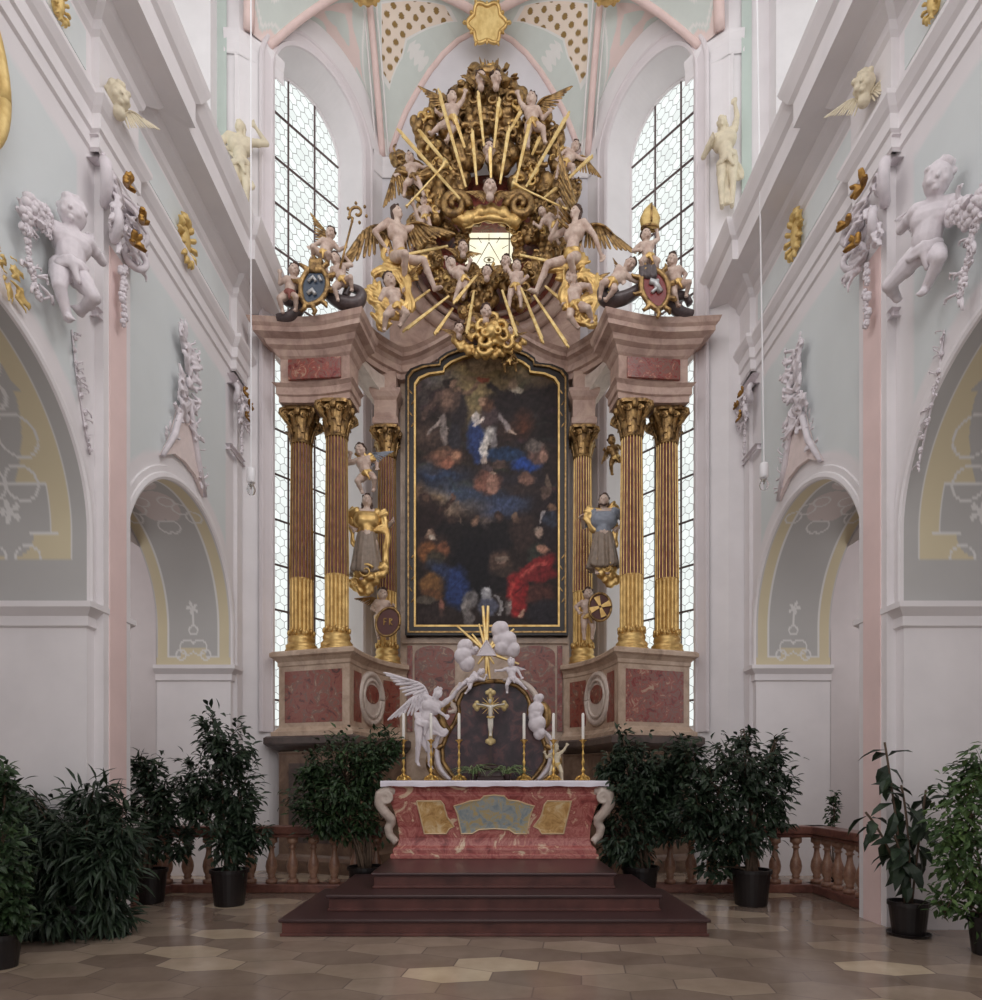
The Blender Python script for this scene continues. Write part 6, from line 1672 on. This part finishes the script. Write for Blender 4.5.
plant('weeping_fig', 'tall weeping fig in a black pot between the pink pilaster and the wooden steps', 8.2, (229.5,18,869,905), [(222,745,30,36),(205,780,30,30),(240,795,26,40),(226,832,34,36),(190,800,18,24),(258,835,12,14)], 2900, .13, .05, 'leafdark', 3, 1, .2, .1, None, 'potted trees', .9)
plant('weeping_fig', 'smaller weeping fig half hidden behind the broad dark bush, close to the pink pilaster', 8.35, (150,16,866,900), [(148,790,22,38),(165,800,22,26),(150,835,26,28),(178,840,16,18),(144,765,8,16)], 1500, .13, .05, 'leafdark', 4, 1, .2, .1, None, 'potted trees', .9)
plant('bushy_fig', 'dense round bush in a black pot below the arms of the white angel', 8.74, (366,18,866,897), [(345,768,52,36),(318,790,34,34),(372,765,28,36),(345,815,50,28),(310,760,22,20),(390,742,10,18)], 4600, .11, .042, 'leafmid', 5, 2, .2, .1, None, 'potted trees', .8)
plant('bushy_fig', 'dense spreading bush on the other side of the altar, below the oval', 8.74, (640,18,866,897), [(640,775,46,36),(625,742,18,24),(668,765,28,34),(628,820,36,40),(665,815,36,34),(608,760,16,22)], 4600, .12, .046, 'leafdark', 6, 2, .2, .1, None, 'potted trees', .8)
plant('weeping_fig', 'wide weeping fig in a black pot standing before the balustrade by the arch', 8.2, (751,19,868,904), [(745,768,44,40),(715,790,40,40),(772,785,24,44),(735,830,52,32),(700,810,30,30),(742,735,14,14),(775,745,8,14),(712,865,16,14),(690,760,18,24)], 4000, .13, .052, 'leafdark', 7, 2, .2, .1, None, 'potted trees', .9)
plant('schefflera', 'leafy light green plant at the picture edge next to the drooping rubber plant', 5.9, (990,19,928,966), [(968,800,36,46),(985,760,22,34),(965,850,38,44),(985,895,40,34),(945,905,16,22),(945,830,14,20)], 1500, .105, .042, 'leaflight', 8, 2, .22, .15, None, 'potted trees', 1.0, .012)
# the rubber plant: tall thin canes with large drooping leaves
k = 6.62/F; b = V((908.5-CX)*k, 6.62, 0); t = thing('rubber_plant', 'leggy rubber plant with large drooping leaves in a black pot by the pink pilaster', 'pot plant', b, 'potted trees')
R = Random(9); r = 18*k; h = 34*k
MB().lathe([(r*.8, 0), (r*.98, h-.04), (r*1.05, h-.04), (r*1.05, h), (r*.95, h), (r*.93, h-.04), (0, h-.045)], b, 28).build('pot', M['pot'], t)
MB().lathe([(r*.92, h-.05), (r*.6, h-.03), (.0, h-.025)], b, 20).build('soil', M['soil'], t, smooth=True)
MB().lathe([(r*1.05, 0), (r*1.12, .03), (r*1.06, .03), (r*.9, .012)], b, 24).build('saucer', M['pot'], t)
sm = MB(); lf = MB()
for pts, n, l in (([(905,903),(896,840),(892,790),(889,742)], 22, .3), ([(908,903),(900,860),(880,820),(862,812)], 18, .28), ([(912,903),(916,860),(920,815),(924,790)], 18, .28), ([(908,903),(912,880),(905,850),(890,835)], 14, .28), ([(910,903),(908,850),(905,805),(900,785)], 16, .3)):
    q = [W(x, y, 6.62)+V(0, R.uniform(-.1, .1), 0) for x, y in pts]; q[0].y = 6.62
    sm.tube(bez(q[0], q[1]*.5+q[2]*.5, q[3], 12), .012, 6)
    cv_ = bez(q[0], q[1]*.5+q[2]*.5, q[3], 40)
    for i in range(n):
        p = cv_[min(40, 12+int(28*i/n))]; a = R.uniform(0, 2*pi); dr = V(cos(a)*.6, sin(a)*.6, R.uniform(-1.5, -.1)).normalized()
        if i > n-4: dr = V(cos(a)*.6, sin(a)*.6, R.uniform(-.4, .4)).normalized()
        leaf(lf, p, dr, l*R.uniform(.7, 1.1), l*.36, V(R.uniform(-.3, .3), R.uniform(-.8, 0), 1).normalized(), .25)
sm.build('stem', M['bark'], t, smooth=True); lf.build('foliage', M['leafdark'], t)
# slim climber behind the balustrade
plant('climbing_plant', 'slim green climber on a stake seen over the balustrade inside the far arch', 9.9, (833,9,868,884), [(834,812,6,14),(829,828,6,8),(835,795,4,8)], 170, .09, .05, 'leafmid', 10, 1, .2, .1, None, 'potted trees', 1.0, .01)
# ------------------------------------------------------------------ stucco on the nave walls, capitals, gilding, hanging lamps
def curl_cluster(mb, axis, R, n, l, spread, out):
    """acanthus curls scattered along a spine; out: the direction away from the wall"""
    m = len(axis)
    for k in range(n):
        f_ = R.random()*(m-1); i = int(f_); p = axis[i].lerp(axis[min(m-1, i+1)], f_-i)
        t = (axis[min(m-1, i+1)]-axis[max(0, i-1)]).normalized(); s = t.cross(out).normalized()
        sg = R.choice((-1, 1)); dr = (s*sg*R.uniform(.4, 1)+t*R.uniform(-.6, .8)).normalized()
        ll = l*R.uniform(.6, 1.2); p = p+s*sg*spread*R.random()*.6+out*.02
        q = [p, p+dr*ll*.5+out*ll*.2, p+dr*ll*.9+out*ll*.3, p+dr*ll*1.0+t*ll*.25+out*ll*.25, p+dr*ll*.8+t*ll*.3+out*ll*.3]
        mb.tube(q, [ll*.12, ll*.17, ll*.14, ll*.1, ll*.05], 6, .6)
def rosettes(mb, axis, R, n, r, out):
    m = len(axis)
    for k in range(n):
        f_ = (k+.5)/n*(m-1); i = min(int(f_), m-2); p = axis[i].lerp(axis[i+1], f_-i)+out*r*.5
        t = (axis[i+1]-axis[i]).normalized(); s = t.cross(out).normalized(); rr = r*R.uniform(.7, 1.15)
        p = p+s*R.uniform(-1, 1)*r*.7
        for q in range(6):
            a = 2*pi*q/6+R.random(); mb.ball(p+(s*cos(a)+t*sin(a))*rr*.6, rr*.5, 6, 5)
        mb.ball(p+out*rr*.3, rr*.45, 6, 5)
def vol(c, r, sx, ph, along, out, turns=1.7):
    pts = []; n = int(turns*14)
    for i in range(n+1):
        a = ph+sx*2*pi*turns*i/n; q = r*(1-.84*i/n); pts.append(Vector(c)+along*cos(a)*q+V(0, 0, sin(a)*q)+out*.06*i/n)
    return MB().tube(pts, [r*.27*(1.1-.5*i/n) for i in range(n+1)], 7)
M['capgold'] = mat_gold('capital_gilding', rgb(186, 144, 78), rgb(128, 92, 46), .4, 10, .85)
M['stuccopink'] = mat_plain('pink_stucco', rgb(236, 220, 216), .7, var=.08, scale=8)
def capital(sgn, X, y, z, s, label):
    """composite capital of the wall pilaster: corner volutes, leaves, a drop of flowers, gilded sprigs"""
    out = V(-sgn, 0, 0); al_ = V(0, 1, 0); c = V(X-sgn*.06, y, z)
    t = thing('pilaster_capital', label, 'capital', c, 'pilaster capitals'); R = Random(int(y*100)+sgn)
    ab = MB(); w = .3*s
    ab.moulding([(X, y-w), (X-sgn*.12, y-w), (X-sgn*.12, y+w), (X, y+w)], [(0, z+.3*s), (.1*s, z+.33*s), (.14*s, z+.4*s), (.14*s, z+.46*s), (0, z+.5*s)], 1 if sgn > 0 else -1)
    ab.build('abacus', M['stucco'], t)
    for k in (-1, 1):
        cc = c+out*.07*s+al_*k*.24*s+V(0, 0, .1*s)
        vol(cc, .17*s, k, 1.2, (al_*k*.8+out*.6).normalized(), (out*.8-al_*k*.6).normalized()).build('volute', M['stucco'], t, smooth=True)
        vol(cc-V(0, 0, .32*s)+out*.06*s-al_*k*.06, .13*s, k, .8, (al_*k*.7+out*.7).normalized(), (out*.7-al_*k*.7).normalized()).build('volute', M['stucco'], t, smooth=True)
    lf = MB(); axis = [c+out*.05+V(0, 0, .3*s), c+out*.12*s+V(0, 0, .0), c+out*.09*s+V(0, 0, -.4*s)]
    curl_cluster(lf, axis, R, 60, .17*s, .32*s, out); lf.build('acanthus', M['stucco'], t, smooth=True, remesh=.012, fair=1)
    gd = MB(); ax = [c+out*.09*s+V(0, 0, -.4*s-.1*i*s) for i in range(7)]; rosettes(gd, ax, R, 8, .05*s, out); gd.build('flower_drop', M['stucco'], t, smooth=True)
    for dy, dz in ((-.1, .22), (.16, .1), (.0, -.22)):
        g = MB(); p = c+out*.19*s+al_*dy*s+V(0, 0, dz*s)
        for k in range(9):
            a = R.uniform(-.6, 3.7); v = (al_*cos(a)+V(0, 0, sin(a))+out*.5).normalized(); ln = R.uniform(.08, .15)*s
            g.tube([p, p+v*ln*.6+V(0, 0, .01), p+v*ln, p+v*ln*.95-V(0, 0, .02)], [.02*s, .034*s, .024*s, .008], 6, .6)
        g.build('gilded_sprig', M['capgold'], t, smooth=True, remesh=.009, fair=1)
    b = MB(); zz = z-1.02*s
    b.moulding([(X, y-.31), (X-sgn*.1, y-.31), (X-sgn*.1, y+.31), (X, y+.31)], [(0, zz-.05), (.04, zz-.04), (.05, zz), (.04, zz+.03), (0, zz+.04)], 1 if sgn > 0 else -1)
    b.build('astragal', M['stucco'], t)
for sgn, X, side in ((-1, XL, 'next to the putto reaching back'), (1, XR, 'next to the one-winged putto')):
    capital(sgn, X, 7.2, 7.78, 1.2, 'large white capital with gilded sprigs on the pink pilaster '+side)
capital(-1, XL, 10.74, 7.75, .8, 'small white and gold capital behind the straight lamp cord')
capital(1, XR, 10.74, 7.75, .8, 'small white and gold capital beside the slightly slanting lamp cord')
# stucco putti with flower garlands on the walls over the near arches
def wq(px, py, X, d0): return (px, py, X*F/(px-CX)-d0)
d0 = -4.02*F/(70-CX)
q = lambda x, y, X=-4.05: wq(x, y, X, d0)
figure('stucco_putto', 'white stucco putto on the wall reaching back towards a garland, beside the near capital', 'putto', d0, 1.32, q(70,268), q(72,216), q(38,224,-4.08), q(92,243,-4.0), q(68,318), q(80,312), 'stucco putti on the nave walls', skin='stucco', hair='stucco', cmat='stucco', face=(.75,-1,0), look=(.5,-1,-.1))
d1 = 4.12*F/(932-CX)
q = lambda x, y, X=4.15: wq(x, y, X, d1)
figure('stucco_putto', 'white stucco wall putto with one wing, its legs kicked inward', 'putto', d1, 1.32, q(925,250), q(934,203), q(915,215), q(968,203,4.18), q(897,298), q(925,290), 'stucco putti on the nave walls', skin='stucco', hair='stucco', cmat='stucco', face=(-.75,-1,0), look=(-.6,-1,-.1), wings=((q(903,212),-1),), wmat='stucco')
def wp(px, py, X): return W(px, py, X*F/(px-CX))
for label, X, pts, sd in (('white stucco rose garland drooping below the gilded oval wall frame', -4.16, [(46,222),(32,212),(20,215),(26,260),(38,300)], 1), ('white stucco rose garland held up at the picture edge by the kicking putto', 4.26, [(960,205),(974,212),(984,205),(972,250),(960,300)], 2)):
    R = Random(sd); t = thing('rose_garland', label, 'garland', wp(*pts[0], X), 'stucco garlands'); out = V(1 if X < 0 else -1, 0, 0)
    a = [wp(*p, X) for p in pts[:3]]; b_ = [wp(*p, X) for p in pts[2:]]
    m1 = MB(); rosettes(m1, a, R, 9, .085, out); m1.build('roses', M['stucco'], t, smooth=True)
    m2 = MB(); curl_cluster(m2, a+b_, R, 40, .12, .1, out); m2.build('leaves', M['stucco'], t, smooth=True)
    m3 = MB(); rosettes(m3, b_, R, 9, .05, out); m3.build('buds', M['stucco'], t, smooth=True)
# foliage crests over the far arches
for sgn, X, px, lab_ in ((-1, -4.245, 182, 'white stucco foliage crest over the arch behind the tall weeping fig'), (1, 4.355, 801, 'white stucco foliage crest over the arch behind the wide weeping fig')):
    R = Random(5+sgn); out = V(-sgn, 0, 0); c = wp(px, 470, X); t = thing('arch_crest', lab_, 'stucco ornament', c, 'crests over the far arches')
    y0 = c.y; zc_ = 5.86
    P = lambda dy, z, o=0: V(X-sgn*o, y0+dy, z)
    MB().slab([P(-.62, zc_-.12), P(-.3, zc_+.06), P(0, zc_+.1), P(.3, zc_+.06), P(.62, zc_-.12), P(.34, zc_+.3), P(.16, zc_+.75), P(0, zc_+.86), P(-.16, zc_+.75), P(-.34, zc_+.3)], (-sgn*.05, 0, 0)).build('cartouche', M['stuccopink'], t)
    rim = [P(-.62, zc_-.12, .05), P(-.34, zc_+.3, .07), P(-.16, zc_+.75, .07), P(0, zc_+.9, .09)]
    for s in (1, -1): MB().tube([V(p.x, y0+(p.y-y0)*s, p.z) for p in rim], [.03, .045, .045, .05], 7).build('scroll_rim', M['stucco'], t, smooth=True)
    fb = MB(); ax = [P(0, zc_+.6, .04), P(-.03, zc_+1.0, .05), P(.03, zc_+1.4, .05), P(0, zc_+1.75, .04)]
    curl_cluster(fb, ax, R, 80, .2, .24, out); rosettes(fb, ax, R, 7, .07, out)
    curl_cluster(fb, [P(-.5, zc_+.1, .03), P(-.36, zc_+.5, .04), P(-.2, zc_+.8, .04)], R, 24, .13, .1, out); curl_cluster(fb, [P(.5, zc_+.0, .03), P(.36, zc_+.5, .04), P(.2, zc_+.8, .04)], R, 24, .13, .1, out)
    fb.build('foliage', M['stucco'], t, smooth=True, remesh=.014, fair=1)
for label, X, pts, sd in (('thin white stucco leaf spray hanging on the wall under the putto reaching back', -4.235, [(72,330),(76,370),(84,420),(90,455)], 21), ('thin white stucco leaf spray hanging on the wall under the one-winged putto', 4.345, [(944,330),(938,380),(926,430),(918,470)], 22)):
    R = Random(sd); m_ = MB(); a = [wp(*p, X) for p in pts]; curl_cluster(m_, a, R, 30, .07, .05, V(1 if X < 0 else -1, 0, 0)); rosettes(m_, a, R, 9, .03, V(1 if X < 0 else -1, 0, 0)); m_.tube(a, .01, 5)
    setp(m_.build('stucco_spray', M['stucco'], smooth=True), label, 'stucco ornament', 'stucco sprays on the nave walls')
# cream cherub heads on the cornice breaks, gilded cartouches in the frieze
def cher(px, py, X, lab_): return cherub(lab_, (px, py), X*F/(px-CX), .115, 'cream', 'cream', 'cream', (-X*.6, -2.6, -.3), 'cream cherub heads in the frieze', 'cherub_head', 1.0)
cher(119, 98, -3.98, 'cream cherub head in the frieze break nearest the gilt oval frame'); cher(864, 86, 4.1, 'cream cherub head in the frieze break above the kicking putto')
def cartouche(px, py, X, w, h, lab_, grp='gilded cartouches in the frieze', mat='paleGold'):
    c = wp(px, py, X); out = V(1 if X < 0 else -1, 0, 0); R = Random(int(px)); t = thing('frieze_cartouche', lab_, 'gilded ornament', c, grp)
    MB().ball(c, (.06, w*.6, h*.7), 14, 10).build('boss', M[mat], t, smooth=True)
    mb = MB()
    for k in range(14):
        a = 2*pi*k/14; p = c+V(0, cos(a)*w*.7, sin(a)*h*.75); v = V(0, cos(a)*w, sin(a)*h).normalized()
        k_ = w/.2; mb.tube([p, p+v*.05*k_+out*.05, p+v*.1*k_+out*.04, p+v*.12*k_+out*.01], [.04*k_, .05*k_, .035*k_, .01], 6, .7)
    mb.build('shell_rim', M[mat], t, smooth=True, remesh=.013, fair=1)
    return t
cartouche(185, 241, -4.16, .2, .3, 'gilded shell cartouche in the frieze on the blue shield\'s side')
cartouche(796, 235, 4.27, .2, .3, 'gilded shell cartouche in the frieze on the mitre\'s side')
cartouche(58, 4, -4.16, .1, .17, 'gilded frieze ornament at the top edge above the near putto with the garland')
cartouche(934, 2, 4.27, .1, .17, 'gilded frieze ornament at the top edge above the kicking putto')
# gilt oval frame on the near wall and gilded sprays under it
t = thing('gilded_medallion', 'gilded oval wall frame cut off by the picture edge above the near arch', 'frame', (-4.2, 4.9, 7.4))
cc = V(-4.2, 4.86, 7.42); MB().tube([cc+V(.02, .74*cos(2*pi*i/48), .86*sin(2*pi*i/48)) for i in range(49)], .05, 8).build('rim', M['paleGold'], t, smooth=True)
MB().slab([cc+V(-.04, .7*cos(2*pi*i/48), .82*sin(2*pi*i/48)) for i in range(48)], (.03, 0, 0)).build('panel', M['white'], t)
mb = MB(); R = Random(4); curl_cluster(mb, [cc+V(.05, .0, .86), cc+V(.05, .35, .84), cc+V(.05, .5, .74)], R, 24, .14, .12, V(1, 0, 0)); mb.build('crest', M['paleGold'], t, smooth=True)
mb = MB(); curl_cluster(mb, [wp(2, 250, -4.2), wp(6, 275, -4.2), wp(12, 298, -4.2)], R, 40, .1, .1, V(1, 0, 0))
setp(mb.build('gilded_spray', M['paleGold'], smooth=True, remesh=.012, fair=1), 'gilded leaf spray over the near arch at the picture edge', 'gilded ornament')
# cream statues standing on the cornice beside the tall windows
figure('cornice_statue', 'cream stucco figure on the cornice, beside the blue shield\'s window', 'statue', 10.86, 1.5, (240,165), (240,128), (232,150), (256,128), (236,215), (246,215), 'cream figures on the cornice', P=ADULT, skin='cream', hair='cream', cmat='cream', face=(.4,-1,0), look=(-.3,-1,.1), cloth=(([(232,150),(242,166),(252,190)],.08,6), ([(240,160),(236,185),(240,205)],.1,6)))
figure('cornice_statue', 'cream stucco figure with high raised arm on the cornice, mitre side', 'statue', 10.86, 1.5, (727,160), (722,122), (712,140), (735,104), (722,210), (732,210), 'cream figures on the cornice', P=ADULT, skin='cream', hair='cream', cmat='cream', face=(-.4,-1,0), look=(-.6,-1,.1), cloth=(([(716,135),(730,152),(740,180)],.09,6), ([(728,160),(724,185),(726,205)],.1,6)))
# gilded boss on the vault over the end window
c = W(487, 26, 12.8); t = thing('vault_boss', 'gilded star-shaped cartouche on the vault directly over the golden glory', 'gilded ornament', c)
pts = []
for i in range(48):
    a = 2*pi*i/48; q = 1+.13*cos(6*a); pts.append(c+V(cos(a)*.34*q, -.05-.12*sin(a)*q, sin(a)*.25*q))
MB().slab(pts, (0, .1, .08)).build('boss', M['paleGold'], t); MB().tube(pts+[pts[0]], .035, 7).build('rim', M['gold'], t, smooth=True)
mb = MB(); R = Random(8)
for k in range(12):
    a = 2*pi*k/12; p = pts[(k*4) % 48]; v = V(cos(a), -.2, sin(a)*.8)
    mb.tube([p, p+v*.07, p+v*.1+V(0, 0, -.02)], [.035, .045, .012], 6, .7)
mb.build('leaf_points', M['gold'], t, smooth=True, remesh=.014, fair=1)
for x, lab_ in ((367, 'small gilded boss where the vault ribs meet above the window of the blue shield'), (607, 'small gilded boss where the vault ribs meet above the window of the mitre')):
    c = W(x, -3, 11.95); t = thing('rib_boss', lab_, 'gilded ornament', c, 'bosses on the vault ribs')
    MB().ball(c, (.16, .12, .1), 14, 10).build('boss', M['gold'], t, smooth=True)
    mb = MB()
    for k in range(8):
        a = 2*pi*k/8; v = V(cos(a), sin(a)*.5, -.2); mb.tube([c+v*.1, c+v*.22, c+v*.25], [.05, .05, .01], 6, .6)
    mb.build('leaves', M['gold'], t, smooth=True, remesh=.014, fair=1)
# bare bulbs hanging on long white cords
M['lampwhite'] = mat_plain('white_porcelain', rgb(238, 236, 238), .4, var=.03)
m, nt, b = nodes('clear_bulb'); b.inputs['Transmission Weight'].default_value = .9; b.inputs['Roughness'].default_value = .05; b.inputs['Base Color'].default_value = (.9, .9, .92, 1); b.inputs['IOR'].default_value = 1.2; M['bulb'] = m
for px0_, px1_, yb, lab_ in ((251, 251, 468, 'bare bulb in a white socket on a long, perfectly straight cord'), (757, 764, 463, 'bare bulb in a white socket on a slightly slanting cord')):
    d = 9.3; a = W(px1_, yb, d); t = thing('pendant_lamp', lab_, 'hanging lamp', V(a.x, d, a.z), 'hanging bulbs')
    s = W(px0_, 0, d); e = a+(s-a)*((17.3-a.z)/(s.z-a.z))
    MB().tube([a, e], .011, 6).build('cord', M['lampwhite'], t)
    MB().lathe([(.02, .0), (.055, -.01), (.06, -.03), (.06, -.2), (.05, -.22)], a, 18).build('socket', M['lampwhite'], t, smooth=True)
    MB().lathe([(.03, -.22), (.04, -.24), (.062, -.29), (.066, -.32), (.05, -.37), (.02, -.39), (.004, -.392)], a, 16).build('bulb', M['bulb'], t, smooth=True)
    MB().lathe([(.028, -.215), (.03, -.25), (.012, -.26), (.01, -.3)], a, 10).build('bulb_cap', mat_plain('dull_brass', rgb(120, 110, 90), .4, metal=.8), t, smooth=True)
